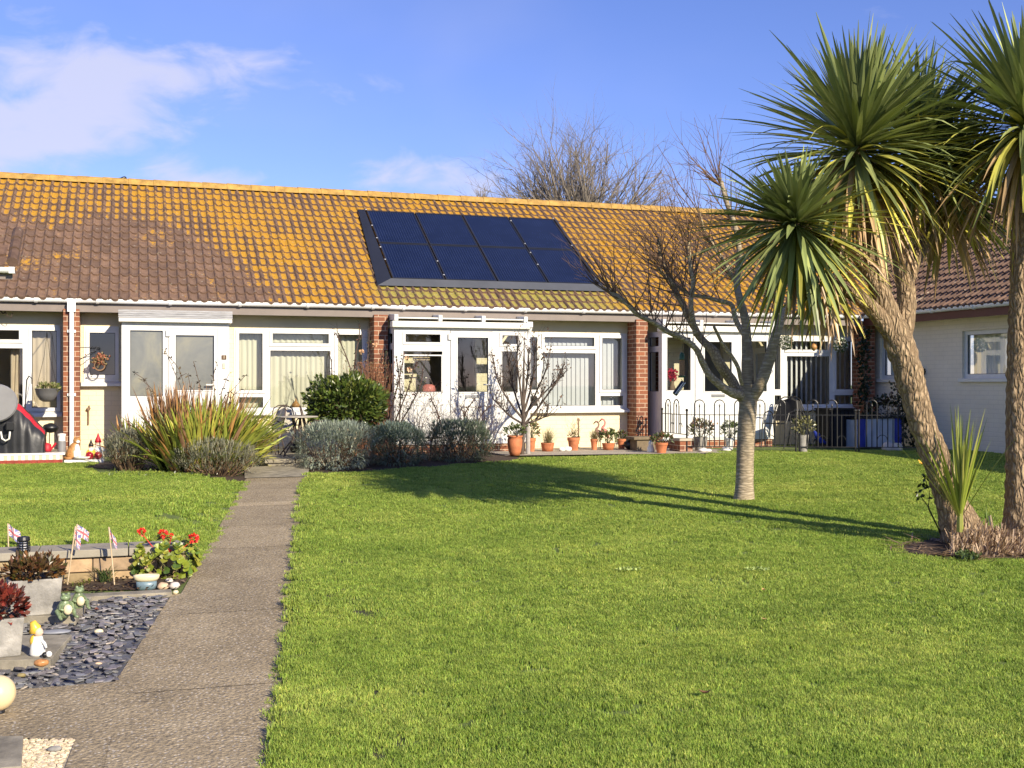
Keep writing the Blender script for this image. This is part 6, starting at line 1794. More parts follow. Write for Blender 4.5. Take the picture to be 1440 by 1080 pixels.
# ------------------------------------------------------------------ terracotta pots along the wall of the middle bungalow
def pot(px, yb, w, h, Y, label, mat='terracotta', style='std', group='terracotta pots along the house wall', name='flower_pot', cat='plant pot', zb=None):
    p = at(px, yb, Y); k = p.dot(Vector((SN,CS,0)))/FPX
    z = tz if zb is None else zb
    c = Vector((p.x, p.y, z)); r_ = w*k/2; H = (p.z - z) + h*k
    H = h*k
    root = thing(name, label, cat, c, group); m = MB()
    if style == 'std': pr = [(r_*.68,0),(r_*.90,H*.74),(r_*1.0,H*.75),(r_*1.03,H*.98),(r_*.95,H),(r_*.88,H*.97),(r_*.84,H*.8)]
    elif style == 'bowl': pr = [(r_*.80,0),(r_*.95,H*.6),(r_*1.0,H*.85),(r_*1.04,H*.9),(r_*1.02,H),(r_*.92,H*.98),(r_*.88,H*.8)]
    elif style == 'urn': pr = [(r_*.62,0),(r_*.82,H*.2),(r_*.97,H*.55),(r_*.98,H*.78),(r_*.90,H*.90),(r_*1.02,H*.93),(r_*1.04,H*.99),(r_*.95,H),(r_*.86,H*.96),(r_*.82,H*.85)]
    elif style == 'tall': pr = [(r_*.70,0),(r_*.98,H*.97),(r_*1.0,H),(r_*.9,H),(r_*.86,H*.93)]
    m.lathe(c, pr, 22); m.build('pot', M[mat], root, smooth=(style in ('urn','bowl')))
    m = MB(); m.lathe(c, [(r_*.05,H*.86),(r_*.86,H*.88),(r_*.5,H*.90)], 14); m.build('soil', M['soil'], root)
    return c + Vector((0,0,H*.9)), r_, k
def potted(c, k, kind, label, w, h, tints, n, seed, name='potted_plant', flowers=None):
    r = random.Random(seed); m = MB(); W, H = w*k, h*k
    root = thing(name, label, 'plant', c)
    if kind == 'grass':
        for i in range(n):
            a = r.uniform(0,2*PI); th = abs(r.gauss(0,R(32))); t = r.choice(tints); g = r.uniform(.7,1.25); m.t = (t[0]*g,t[1]*g,t[2]*g)
            m.blade(c+Vector((r.gauss(0,.02),r.gauss(0,.02),-.02)), (math.cos(a)*math.sin(th)+.15,math.sin(a)*math.sin(th),math.cos(th)), H*r.uniform(.6,1.1), .004, 1.0, 4, .2, None, .8)
        m.build('blades', M['sword'], root)
    elif kind == 'leafy':
        tips = stems(m, c-Vector((0,0,.02)), 16, H*.8, W*.4, .004, r, (.12,.12,.05)); m.build('stems', M['twigmat'], root)
        m = MB(); leafball(m, c+Vector((0,0,H*.48)), W/2, W/2, H*.5, n, .055, .026, tints, .5, r, .4, .4); m.build('leaves', M['green'], root)
    elif kind == 'dry':
        for i in range(n):
            a = r.uniform(0,2*PI); d = Vector((math.cos(a)*.35,math.sin(a)*.3,1)); t = r.choice(tints); g = r.uniform(.7,1.3); m.t = (t[0]*g,t[1]*g,t[2]*g)
            twig(m, c-Vector((0,0,.02)), d, H*r.uniform(.5,1), .003, 1, r, kids=3, n=3, seg=3, wob=.12)
        m.build('stems', M['twigmat'], root)
        m = MB(); leafball(m, c+Vector((0,0,.04)), W*.35, W*.35, H*.22, 60, .05, .02, tints, .6, r); m.build('leaves', M['green'], root)
    if flowers:
        m = MB()
        for i in range(flowers[0]):
            p = c + Vector((r.gauss(0,W*.28), r.gauss(-.02,W*.2), H*r.uniform(.5,1.0)))
            for q in range(5): m.leaf(p, (r.gauss(0,1),r.gauss(0,1),r.gauss(0,1)), (r.gauss(0,1),r.gauss(0,1),1), .03, .026)
        m.build('flowers', flowers[1], root)
TG = [(.10,.14,.04),(.07,.10,.03),(.15,.18,.06)]
STRAW = [(.38,.29,.15),(.30,.24,.12),(.22,.22,.08)]
c,r_,k = pot(724, 638, 21.5, 28, 17.3, 'largest terracotta urn pot, left behind the small bare tree', style='urn'); potted(c, k, 'leafy', 'low dark green plant in the largest terracotta urn', 30, 18, TG, 150, 1)
c,r_,k = pot(747, 632, 13, 19, 18.25, 'terracotta pot just right of the pale stake', style='std'); potted(c, k, 'leafy', 'loose green and rusty plant in the pot right of the stake', 22, 26, TG+[(.2,.1,.05)], 130, 2)
c,r_,k = pot(770, 632, 18.5, 12, 18.2, 'wide terracotta bowl holding the biggest straw grass tuft', style='bowl'); potted(c, k, 'grass', 'biggest fuzzy straw coloured grass tuft in the wide bowl', 24, 27, STRAW, 320, 3)
c,r_,k = pot(806.5, 631.5, 17.5, 18, 18.35, 'terracotta pot with dry stems, on the open stretch of wall', style='std'); potted(c, k, 'dry', 'sparse dry stems in the pot standing clear of the others', 20, 30, [(.28,.16,.09),(.2,.13,.07),(.14,.16,.06)], 13, 4)
c,r_,k = pot(835.5, 631, 10.5, 15.5, 18.35, 'narrow terracotta pot with a small straw grass tuft, left of the flamingo stakes', style='std'); potted(c, k, 'grass', 'smaller straw grass tuft in the narrow pot left of the flamingos', 20, 18, STRAW, 260, 5)
c,r_,k = pot(855.5, 631, 17.5, 9.5, 18.25, 'low terracotta bowl in front of the flamingo stakes', style='bowl'); potted(c, k, 'leafy', 'feathery green plant in the low bowl at the flamingos', 26, 20, TG, 220, 6)
c,r_,k = pot(874, 628, 12.5, 14, 18.5, 'terracotta pot close to the third brick pier', style='std'); potted(c, k, 'leafy', 'small green and pink plant in the pot by the third brick pier', 14, 12, TG+[(.3,.12,.08)], 90, 7)
p = at(793, 630, 18.2)
for i, (dx, s, lb) in enumerate(((-.035,.05,'left'),(.065,.058,'right'))):
    m = MB(); m.ball((p.x+dx, p.y, tz+s*.55), s*1.2, s, s*.75, 12, 8, .25); one(m, 'stone', ('larger' if s > .055 else 'smaller')+' of two white stones between the straw grass bowl and the dry pot', 'stone', M['white'], smooth=True)
c = at(813.5, 612, 18.45); m = MB(); m.box(c.x-.012, c.x+.012, c.y-.008, c.y+.008, tz+.1, at(813,588,18.45).z); m.box(c.x-.02, c.x+.02, c.y-.010, c.y+.010, at(813,592,18.45).z, at(813,588.5,18.45).z); one(m, 'garden_stake', 'thin dark wooden stake standing upright behind the dry pot', 'stake', M['wood'])
# flamingo stakes
def flamingo(px, py, Y, label, mat, s=1.0):
    b = at(px, 622, Y); root = thing('flamingo_ornament', label, 'ornament', Vector((b.x,b.y,tz+.02)), 'flamingo stakes'); T = b.dot(Vector((SN,CS,0)))
    def P(x, y): return att(px+x*s, py+y*s, T)
    m = MB(); m.tube([P(-3,10), P(-5.5,5), P(-5,0), P(-2,-3.5), P(-1,-8), P(-3,-12), P(-6.5,-13), P(-8.5,-11)], [.035,.030,.022,.016,.014,.015,.017,.010], 10)
    m.tube([P(-5,2), P(-2,6), P(2,12), P(5,17)], [.02,.05,.042,.008], 10); m.build('body', mat, root, smooth=True)
    m = MB(); m.tube([P(-8,-11.2), P(-10,-9.5), P(-10.3,-7.5)], [.011,.009,.003], 8); m.build('beak', M['black'], root)
    for dx in (-1, 2):
        m = MB(); m.tube([P(dx,9), Vector((P(dx,9).x, b.y, tz))], .006, 6); m.build('leg', M['rust'], root)
flamingo(852, 601, 18.5, 'pink metal flamingo stake with curved neck, right one of two', M['pink'], .9)
flamingo(843, 603, 18.6, 'dull brownish flamingo stake with curved neck, left one of two', plain('dull_pink', (.30,.17,.13), .6, .3, 30), .8)
# low planter wall and block at the corner of the railing
def blockwall(x0, x1, y0, y1, z1, label, name='low_brick_wall', cap=True, mat='brick'):
    c = Vector(((x0+x1)/2,(y0+y1)/2,tz)); root = thing(name, label, 'wall', c)
    m = MB(); m.box(x0,x1,y0,y1,.0,z1-.045); m.build('brickwork', M[mat], root, bev=.003)
    m = MB(); m.box(x0-.015,x1+.015,y0-.02,y1+.02,z1-.044,z1); m.build('coping', M['paleslab'], root, bev=.006)
a = at(955, 638, 17.45); b = at(973, 638, 17.45); zt = at(964, 618, 17.45).z
blockwall(a.x, b.x, 17.42, 17.64, zt+.02, 'low brick pier with stone cap at the corner of the black railing')
blockwall(pD0+.05, a.x+.02, 17.66, 17.86, zt-.01, 'low dark brick wall running behind the flower pot beside the railing')
c = at(906, 637, 17.9); zt2 = at(906,614,17.9).z
m = MB(); m.box(c.x-.17, c.x+.17, 17.82, 18.1, tz, zt2-.05); m.box(c.x-.24, c.x+.28, 17.78, 18.15, zt2-.049, zt2); one(m, 'stone_bench', 'rough stone slab on a block below the third brick pier', 'stone block', plain('brown_stone', (.17,.13,.08), .9, .3, 9, .4, 40), bev=.01)
c,r_,k = pot(930, 639, 18.5, 14.6, 17.2, 'terracotta pot on the paving in front of the low dark brick wall', style='std'); potted(c, k, 'leafy', 'bushy green plant with reddish flowers in the pot by the low wall', 31, 14, TG+[(.2,.1,.05)], 240, 8, flowers=(8, plain('salmon_petal', (.6,.2,.14), .6)))
m = MB(); p = at(915, 637, 17.4); m.lathe((p.x,p.y,tz), [(.06,0),(.065,.02),(.05,.09),(.035,.12),(.04,.16),(.01,.20)], 12); one(m, 'garden_ornament', 'small black and white ornament left of the flower pot on the paving', 'ornament', M['white'], smooth=True)
m = MB(); p = at(888, 633, 18.2); m.ball((p.x,p.y,tz+.09), .14, .1, .1, 12, 8, .3); m.ball((p.x+.12,p.y-.03,tz+.06), .08, .07, .07, 10, 7, .3); one(m, 'black_bag', 'crumpled black bag at the foot of the third brick pier', 'bag', M['blackplastic'], smooth=True)
m = MB(); p = at(899, 608, YPIER-.04); q = [at(896,610,YPIER-.04), at(896,590,YPIER-.04), at(898,584.5,YPIER-.04), at(900,590,YPIER-.04), at(899,600,YPIER-.05)]
m.tube(q, .007, 6); m.tube([at(894,607,YPIER-.06), at(904,593,YPIER-.06)], .012, 6); m.tube([at(893,606,YPIER-.05), at(904,609,YPIER-.05)], .009, 6); one(m, 'boot_scraper', 'small black wrought iron hook leaning on the third brick pier', 'ironwork', M['black'])
# ------------------------------------------------------------------ hooped black railing
def railing():
    A = at(931, 634, 18.40); B = gxy(972, 637); B = Vector((B.x, 17.42, tz)); Cc = gxy(1203, 637.5); Dd = gxy(1290, 638)
    zr = .655; zt_ = .90
    def run(label, P, Q, n, hoopw, z0b, pattern):
        P = Vector((P.x,P.y,0)); Q = Vector((Q.x,Q.y,0)); d = Q-P; ln = d.length; u = d.normalized()
        zg = lambda p: max(tz, gz(p.x,p.y)) if z0b is None else z0b
        root = thing('railing', label, 'railing', Vector((P.x,P.y,zg(P))), 'hooped black railings')
        m = MB(); m.bar(P+Vector((0,0,zr)), Q+Vector((0,0,zr)), .022, .012); m.build('top_rail', M['black'], root)
        m = MB(); m.bar(P+Vector((0,0,zg(P)+.085)), Q+Vector((0,0,zg(Q)+.085)), .026, .012); m.build('bottom_rail', M['black'], root)
        for k, e in ((0,P),(1,Q)):
            m = MB(); m.tube([e+Vector((0,0,zg(e)-.03)), e+Vector((0,0,zr+.06))], .016, 6); m.ball(e+Vector((0,0,zr+.075)), .024); m.build('post', M['black'], root)
        s = hoopw*.75; i = 0
        while s + hoopw < ln:
            a = P+u*s; b = P+u*(s+hoopw); mid = (a+b)/2; za = zg(a)+.09
            pts = [a+Vector((0,0,za))] + [mid + u*(-math.cos(PI*t/8))*hoopw/2 + Vector((0,0,zt_-hoopw/2+math.sin(PI*t/8)*hoopw/2)) for t in range(9)] + [b+Vector((0,0,za))]
            m = MB(); m.tube(pts, .0105, 6); m.build('hoop', M['black'], root)
            m = MB(); m.tube([mid+Vector((0,0,za)), mid+Vector((0,0,zr+.14))], .008, 6); m.tube([mid+Vector((0,0,zr+.12)), mid+Vector((0,0,zr+.15)), mid+Vector((0,0,zr+.19))], [.008,.016,.002], 6); m.build('spike', M['black'], root)
            e = b + u*pattern*.5
            if s + hoopw + pattern < ln:
                m = MB(); m.tube([e+Vector((0,0,za)), e+Vector((0,0,zr))], .008, 6); m.build('bar', M['black'], root)
                m = MB(); lo = [b+Vector((0,0,zg(b)+.20))] + [e - u*math.cos(PI*t/6)*pattern/2*.95 + Vector((0,0,zg(b)+.20+math.sin(PI*t/6)*pattern*.5)) for t in range(7)]
                m.tube(lo, .006, 5); m.build('low_hoop', M['black'], root)
            s += hoopw + pattern; i += 1
        return root
    run('short hooped railing panel coming out from the porch side to the brick pier', Vector((A.x,18.40,0)), B, 3, .20, zt-.0, .13)
    run('hooped black railing panel behind the bare tree trunk, before the white porch', B, Vector(((B.x*.35+Cc.x*.65), (B.y*.35+Cc.y*.65), 0)), 5, .165, None, .16)
    E = Vector(((B.x*.35+Cc.x*.65)+.06, (B.y*.35+Cc.y*.65)-.02, 0))
    run('hooped black railing panel before the black cabinet', E, Cc, 4, .165, None, .14)
    run('hooped black railing panel before the pale blue planter box', Vector((Cc.x+.05,Cc.y-.02,0)), Dd, 3, .165, None, .17)
railing()
# things inside the railed front garden of D
YD = 18.0
def pxbox(px0, px1, py0, py1, Y, dep):
    a = at(px0, py1, Y); b = at(px1, py0, Y); return a.x, b.x, Y, Y+dep, b.z
x0,x1,y0,y1,zt_ = pxbox(1167, 1203, 574, 626, 17.7, .45)
cb = thing('cabinet', 'tall black slatted garden cabinet under the right side of the number 5 window', 'cabinet', ((x0+x1)/2,17.9,.05)); M['blackplastic'] = M['blackplastic']
m = MB(); m.box(x0,x1,y0+.02,y1,.06,zt_-.03); M['pitch'] = plain('black_deepened_for_shade', (.005,.005,.006), .75); m.build('carcass', M['pitch'], cb)  # black deepened so the colour itself holds this corner's shade
m = MB()
for i in range(7): xx = x0+(x1-x0)*(i+.08)/7; m.box(xx, xx+(x1-x0)/7*.82, y0, y0+.018, .08, zt_-.05)
m.build('slats', M['pitch'], cb); m = MB(); m.box(x0-.02,x1+.02,y0-.02,y1+.01,zt_-.029,zt_); m.build('lid', M['pitch'], cb)
# pale blue planter box with dark plants
x0,x1,y0,y1,zt_ = pxbox(1207, 1268, 586, 626, 17.35, .5)
pb = thing('planter_box', 'pale blue panelled planter box behind the right end of the railing', 'planter', ((x0+x1)/2,17.6,.05))
m = MB(); n = 6
for i in range(n):
    m.m = 1 if i in (0, n-1) else 0
    m.box(x0+(x1-x0)*i/n+.004, x0+(x1-x0)*(i+1)/n-.004, y0, y0+.03, .07, zt_-.03)
m.m = 0; m.box(x0, x1, y0+.031, y1, .06, zt_-.05)
m.build('panels', [plain('pale_blue_paint', (.42,.47,.52), .6, .12, 5), M['blue']], pb)
m = MB(); m.box(x0-.02,x1+.02,y0-.02,y1+.02,zt_-.029,zt_); m.build('rim', M['blackplastic'], pb)
iv = thing('ivy', 'dark ivy bush growing over the right end of the planter box', 'climber', (x1,17.6,zt_))
m = MB(); leafball(m, (x1-.1,17.55,zt_+.12), .45, .25, .26, 420, .07, .05, [(.02,.035,.015),(.03,.05,.018),(.05,.03,.02)], .2); leafball(m, (x1+.12,17.5,.35), .26, .22, .36, 360, .07, .05, [(.02,.035,.015),(.03,.05,.018)], .2); m.build('leaves', M['green'], iv)
m = MB(); stems(m, (x1+.05,17.6,.05), 14, .8, .3, .006); m.build('stems', M['twigmat'], iv)
iv = thing('ivy', 'string of ivy climbing the corner brick pier left side', 'climber', (13.0,18.72,.1)); r = random.Random(23)
m = MB(); pts = [(13.02+.04*noise.noise((z*3,0,0)), 18.72, z) for z in [.1+.15*i for i in range(15)]]; m.tube(pts, .012, 6); m.build('stem', M['bark_dark'], iv)
m = MB()
for i in range(420):
    z = r.uniform(.3,2.25); x = 13.0 + r.gauss(0,.075); g = r.uniform(.6,1.4); m.t = (.02*g,.04*g,.014*g)
    m.leaf((x, 18.72+r.gauss(0,.03), z), (r.gauss(0,1),r.gauss(-.3,.5),r.gauss(-.2,.8)), (r.gauss(0,.5),-1,r.gauss(0,.5)), .065, .055)
m.build('leaves', M['green'], iv)
iv = thing('ivy', 'dark climber with few leaves on the wing wall right of the leaning trunk', 'climber', (13.3,16.9,0)); m = MB(); n = MB()
T = atx(1293, 560, 13.3).dot(Vector((SN,CS,0)))
for q in ([(1285,625),(1288,580),(1292,540),(1300,520)], [(1270,625),(1266,580),(1262,550),(1256,537)]):
    pts = [att(x,y,T) for x,y in q]; a_, rr_ = smooth_path([(p,.008) for p in pts], .1); m.tube(a_, .008, 5)
    for p in a_:
        for k in range(6): g = r.uniform(.6,1.3); n.t = (.02*g,.035*g,.014*g); n.leaf(p+Vector((r.gauss(0,.04),r.gauss(0,.04),r.gauss(0,.05))), (r.gauss(0,1),r.gauss(0,1),r.gauss(0,1)), (r.gauss(0,.5),-1,.3), .075, .06)
m.build('stem', M['bark_dark'], iv); n.build('leaves', M['green'], iv)
# potted shrubs by the railing
c,r_,k = pot(985, 636, 21, 19, 17.65, 'tall grey ribbed planter right of the low brick pier', 'greystone', 'tall', None); potted(c, k, 'leafy', 'round bushy yellow green shrub with pink buds in the tall grey planter', 38, 27, [(.16,.17,.05),(.10,.12,.04),(.22,.14,.08)], 380, 9, 'potted_shrub', (26, plain('pink_bud', (.5,.3,.22), .6)))
c,r_,k = pot(1026, 636, 13, 16, 17.75, 'small pale pot half hidden behind the bare tree trunk', 'white', 'std', None); potted(c, k, 'leafy', 'dark green shrub in the pale pot just left of the bare tree trunk', 26, 26, TG, 260, 10, 'potted_shrub')
c,r_,k = pot(1129, 642, 17, 24, 16.75, 'grey pot on a black base in front of the railing', 'greystone', 'tall', None); potted(c, k, 'leafy', 'pale olive green shrub in the grey pot in front of the railing', 30, 30, [(.30,.29,.13),(.22,.22,.09),(.36,.33,.17)], 300, 11, 'potted_shrub')
# garden chairs of dark metal under the window and the blue bicycle-like toy
def garden_chair(c, yaw, label, mat_f, mat_s, name='garden_chair', s=1.0, group=None, back='round'):
    root = thing(name, label, 'chair', c, group); q = Matrix.Rotation(yaw, 3, 'Z'); c = Vector(c)
    def P(x,y,z): return c + q @ Vector((x*s,y*s,z*s))
    for sx in (-.22,.22):
        m = MB(); m.tube([P(sx,-.24,0), P(sx*1.02,-.18,.42), P(sx*1.08,-.10,.60), P(sx*1.08,.06,.64), P(sx*1.05,.16,.60), P(sx,.22,.44)], .011*s, 6); m.build('arm', mat_f, root)
        m = MB(); m.tube([P(sx,.26,0), P(sx,.18,.42), P(sx*.98,.25,.66), P(sx*.8,.29,.82)], .011*s, 6); m.build('leg', mat_f, root)
    m = MB(); m.tube([P(-.176,.29,.82), P(-.08,.31,.88), P(.08,.31,.88), P(.176,.29,.82)], .011*s, 6); m.build('back_rail', mat_f, root)
    m = MB()
    for z, x, y in ((.44,.21,.2),): m.poly([P(-.21,-.2,.435), P(.21,-.2,.435), P(.21,.19,.42), P(-.21,.19,.42)]); m.poly([P(-.21,.19,.405), P(.21,.19,.405), P(.21,-.2,.42), P(-.21,-.2,.42)])
    m.tube([P(-.21,-.2,.428), P(.21,-.2,.428)], .012*s, 6); m.build('seat', mat_s, root)
    m = MB(); G = {}
    for i in range(9):
        for j in range(7):
            u, v = i/8-.5, j/6; w = .40*(1-.25*v*v)
            G[i,j] = m.vert(P(u*w, .20+.10*v+.05*(1-4*u*u)*.6, .46+.40*v - (.05*abs(u)*2 if j == 6 else 0)))
    for i in range(8):
        for j in range(6): m.face(G[i,j],G[i+1,j],G[i+1,j+1],G[i,j+1])
    m.build('backrest', mat_s, root, smooth=True); return root
garden_chair(at(1096, 634, 18.0)*1 - Vector((0,0,at(1096,634,18.0).z-.05)), R(-60), 'black garden chair between the white porch and the number 5 window', M['black'], M['pitch'])
garden_chair(Vector((at(1135,630,18.3).x, 18.3, .05)), R(20), 'black garden chair under the middle of the number 5 window', M['black'], M['pitch'])
t_ = at(1154, 622, 17.75); tb = thing('toy', 'bright blue plastic toy with dark wheels left of the black cabinet', 'toy', (t_.x, 17.75, .06))
m = MB(); m.tube([(t_.x-.17,17.7,.36),(t_.x-.10,17.72,.26),(t_.x,17.75,.17),(t_.x+.12,17.78,.13)], [.02,.04,.05,.03], 8); m.tube([(t_.x-.02,17.75,.17),(t_.x-.04,17.74,.30)], .02, 8); m.build('body', M['blue'], tb)
for dx in (-.08,.12):
    m = MB(); cc = Vector((t_.x+dx,17.74,.13)); m.tube([cc+Vector((.08*math.cos(2*PI*k/16),0,.07*math.sin(2*PI*k/16))) for k in range(17)], .014, 6); m.build('wheel', M['blackplastic'], tb)
for px, py, s, lb in ((989,638,.06,'white rounded stone at the foot of the tall grey planter'),(996,636,.045,'smaller white stone right of the tall grey planter'),(1022,639,.075,'flat white stone left of the bare tree trunk')):
    p = at(px, py, 17.25); m = MB(); m.ball((p.x,p.y,tz+s*.45), s*1.3, s, s*.6, 12, 8, .2); one(m, 'stone', lb, 'stone', M['white'], smooth=True)
for px, s, lb in ((1262,.10,'white boulder under the right end of the railing, left one'),(1275,.09,'white boulder under the right end of the railing, right one')):
    p = gxy(px, 636); m = MB(); m.ball((p.x,p.y+.25,gz(p.x,p.y)+s*.6), s*1.1, s, s, 12, 8, .2); one(m, 'stone', lb, 'stone', M['stone'], smooth=True)
# topiary balls, hanging ornament, bird feeder
def topiary(px, py, rad, label):
    c = at(px, py, 18.72); root = thing('topiary_ball', label, 'topiary ball', c, 'hanging flower balls'); m = MB()
    m.tube([c, Vector((c.x, 18.72, 2.36))], .003, 4); m.build('hanger', M['black'], root)
    r = random.Random(px); k = rad*c.dot(Vector((SN,CS,0)))/FPX; m = MB()
    for i in range(420):
        d = Vector((r.gauss(0,1),r.gauss(0,1),r.gauss(0,1))).normalized(); g = r.uniform(.6,1.3)
        m.t = (.62*g,.62*g,.52*g) if r.random() < .42 else (.07*g,.12*g,.04*g)
        m.leaf(c+d*k*r.uniform(.75,.95), (d+Vector((r.gauss(0,.6),r.gauss(0,.6),r.gauss(0,.6)))).normalized(), d, .045, .03)
    m.build('flowers', M['green'], root)
topiary(1105, 482, 9.5, 'hanging ball of white flowers at the left of the number 5 window'); topiary(1182, 485, 9.5, 'hanging ball of white flowers at the right of the number 5 window')
T = TP - .1; c = att(1144.5, 488, T); m = MB(); m.m = 0; m.tube([c+Vector((0,0,.03)), att(1143, 410, T), att(1141,395,T)], .003, 5)
m.m = 1; m.lathe(c-Vector((0,0,.035)), [(.004,0),(.022,.016),(.030,.035),(.024,.052),(.008,.068)], 14); o = one(m, 'hanging_ornament', 'brown wooden drop hanging on a string from the palm leaves', 'ornament', [M['bamboo'], M['ginger']], smooth=True)
T = TB - .2; c = att(959, 515, T); k = T/FPX; fd = thing('bird_feeder', 'green tube bird feeder hanging from the lower left branch of the bare tree', 'bird feeder', c)
m = MB(); m.tube([att(961,478,T), att(959,497,T)], .003, 5); m.build('hanger', M['black'], fd)
m = MB(); m.lathe(c, [(4.4*k,9*k),(4.4*k,10*k),(3.9*k,15*k),(2.2*k,18.5*k),(.4*k,20*k)], 16); m.build('lid', plain('green_enamel', (.03,.09,.035), .35), fd, smooth=True)
m = MB(); m.lathe(c, [(3.9*k,-13*k),(3.9*k,9*k)], 16); m.build('tube', plain('peanut_mesh', (.30,.17,.08), .7, .5, 90), fd)
m = MB(); m.lathe(c, [(5.4*k,-16*k),(5.6*k,-13.5*k),(4*k,-13*k)], 16); m.build('tray', plain('green_enamel', (.03,.09,.035), .35), fd)
c = att(955, 546, TB-.22); m = MB(); d = Vector((.62,0,.78)); m.m = 0; m.tube([c-d*.085, c+d*.085], .030, 12); m.m = 1
for s in (-.012,.012): m.tube([c-d*.08+Vector((s,-.03,0)), c+d*.08+Vector((s,-.03,0))], .006, 5)
m.m = 2; m.tube([c+d*.085, att(958,533,TB-.22)], .003, 4); one(m, 'bird_feeder', 'small black and white striped tube feeder hanging below the green one', 'bird feeder', [M['black'], M['white'], M['black']])
# things inside the porches
c = at(952, 553, YP+.16); c = at(945, 556, YP+.18); va = thing('vase', 'wooden vase of red flowers inside the window of porch number 5', 'vase', c); k = c.dot(Vector((SN,CS,0)))/FPX
m = MB(); m.lathe(c, [(2.6*k,0),(5*k,4*k),(5.2*k,9*k),(2.8*k,16*k),(2.4*k,19*k),(3*k,20*k)], 16); m.build('vase_body', M['wood'], va, smooth=True)
m = MB(); r = random.Random(4)
for i in range(150):
    p = c + Vector((r.gauss(0,4*k), r.gauss(0,3*k), (20+r.uniform(2,16))*k)); g = r.uniform(.6,1.2); m.t = (.55*g,.02*g,.06*g); m.leaf(p, (r.gauss(0,1),r.gauss(0,1),r.gauss(0,1)), (0,-1,.3), .05, .03)
m.build('flowers', M['green'], va)
m = MB(); m.box(pD0+.07, xon(974,YP), YP+.07, YP+.34, .97, 1.0); one(m, 'window_board', 'white window board carrying the vase in porch number 5', 'shelf', M['upvc'])
c = at(604, 601, YP-.10); c.z = 1.0; 
wc = at(603, 600, YP+.18); k = wc.dot(Vector((SN,CS,0)))/FPX; wc.z = at(603, 551, YP).z + .0
wc = Vector((at(603,560,YP+.2).x, YP+.2, 1.03)); ct = thing('watering_can', 'pink watering can with dark rose inside the left window of the middle porch', 'watering can', wc)
m = MB(); m.lathe(wc, [(.10,0),(.11,.03),(.09,.10),(.05,.125)], 18, 1.1, .8); m.build('can', M['pink'], ct, smooth=True)
m = MB(); m.tube([wc+Vector((-.09,0,.09)), wc+Vector((-.05,0,.20)), wc+Vector((.02,0,.22)), wc+Vector((.07,0,.12))], .008, 6); m.build('handle', M['rust'], ct)
m = MB(); m.tube([wc+Vector((.08,0,.05)), wc+Vector((.15,-.02,.12)), wc+Vector((.19,-.02,.17))], [.014,.011,.010], 8); m.tube([wc+Vector((.185,-.02,.165)), wc+Vector((.215,-.025,.195))], [.014,.036], 12); m.build('spout', M['rust'], ct)
m = MB(); m.box(pC0+.07, xon(630,YP), YP+.07, YP+.36, 1.0, 1.029); one(m, 'window_board', 'white window board carrying the pink watering can', 'shelf', M['upvc'])
# ------------------------------------------------------------------ bistro set on the patio
tc = Vector((at(417,640,16.9).x, 16.9, pz)); bt = thing('bistro_table', 'small round bistro table with thin bent legs, left of the glossy shrub', 'table', tc)
zt_ = at(417, 585, 16.9).z; m = MB(); m.lathe(tc, [(.28,zt_-pz-.02),(.305,zt_-pz-.015),(.305,zt_-pz-.003),(.29,zt_-pz)], 30); m.build('tabletop', M['greymesh'], bt)
H = zt_-pz-.02
for a in range(4):
    an = PI/4 + PI/2*a; dx, dy = math.cos(an), math.sin(an)
    m = MB(); m.tube([tc+Vector((dx*.30,dy*.30,0)), tc+Vector((dx*.18,dy*.18,H*.22)), tc+Vector((dx*.07,dy*.07,H*.42)), tc+Vector((dx*.05,dy*.05,H*.75)), tc+Vector((dx*.08,dy*.08,H))], .011, 6); m.build('leg', M['rust'], bt)
m = MB()
for z in (.45,.8): m.tube([tc+Vector((.055*math.cos(2*PI*k/12),.055*math.sin(2*PI*k/12),H*z)) for k in range(13)], .007, 5)
m.build('brace_ring', M['rust'], bt)
cf = M['rust']
garden_chair(Vector((at(376,640,16.9).x, 17.0, pz)), R(-75), 'tan seated bistro chair left of the round table', cf, M['greymesh'], 'bistro_chair', .80, 'bistro chairs')
garden_chair(Vector((at(404,640,17.5).x, 17.55, pz)), R(8), 'tan backed bistro chair behind the round table, its back to the wall', cf, M['greymesh'], 'bistro_chair', .80, 'bistro chairs')
garden_chair(Vector((at(447,640,17.1).x, 17.15, pz)), R(80), 'bistro chair right of the round table, half hidden by the shrub', cf, M['greymesh'], 'bistro_chair', .80, 'bistro chairs')
c = Vector((at(418,640,17.6).x, 17.7, pz)); m = MB(); m.lathe(c, [(.07,0),(.10,.05),(.10,.12),(.06,.16)], 14); one(m, 'black_pot', 'small black pot on the patio behind the table legs', 'plant pot', M['blackplastic'], smooth=True)
c = Vector((at(416,573,YW+.09).x, YW+.085, .785)); m = MB(); m.lathe(c, [(.06,0),(.065,.04),(.03,.08),(.012,.11),(.004,.15)], 14); one(m, 'sill_ornament', 'little brown bell shaped ornament on the sill inside the wide curtained window', 'ornament', M['ginger'], smooth=True)
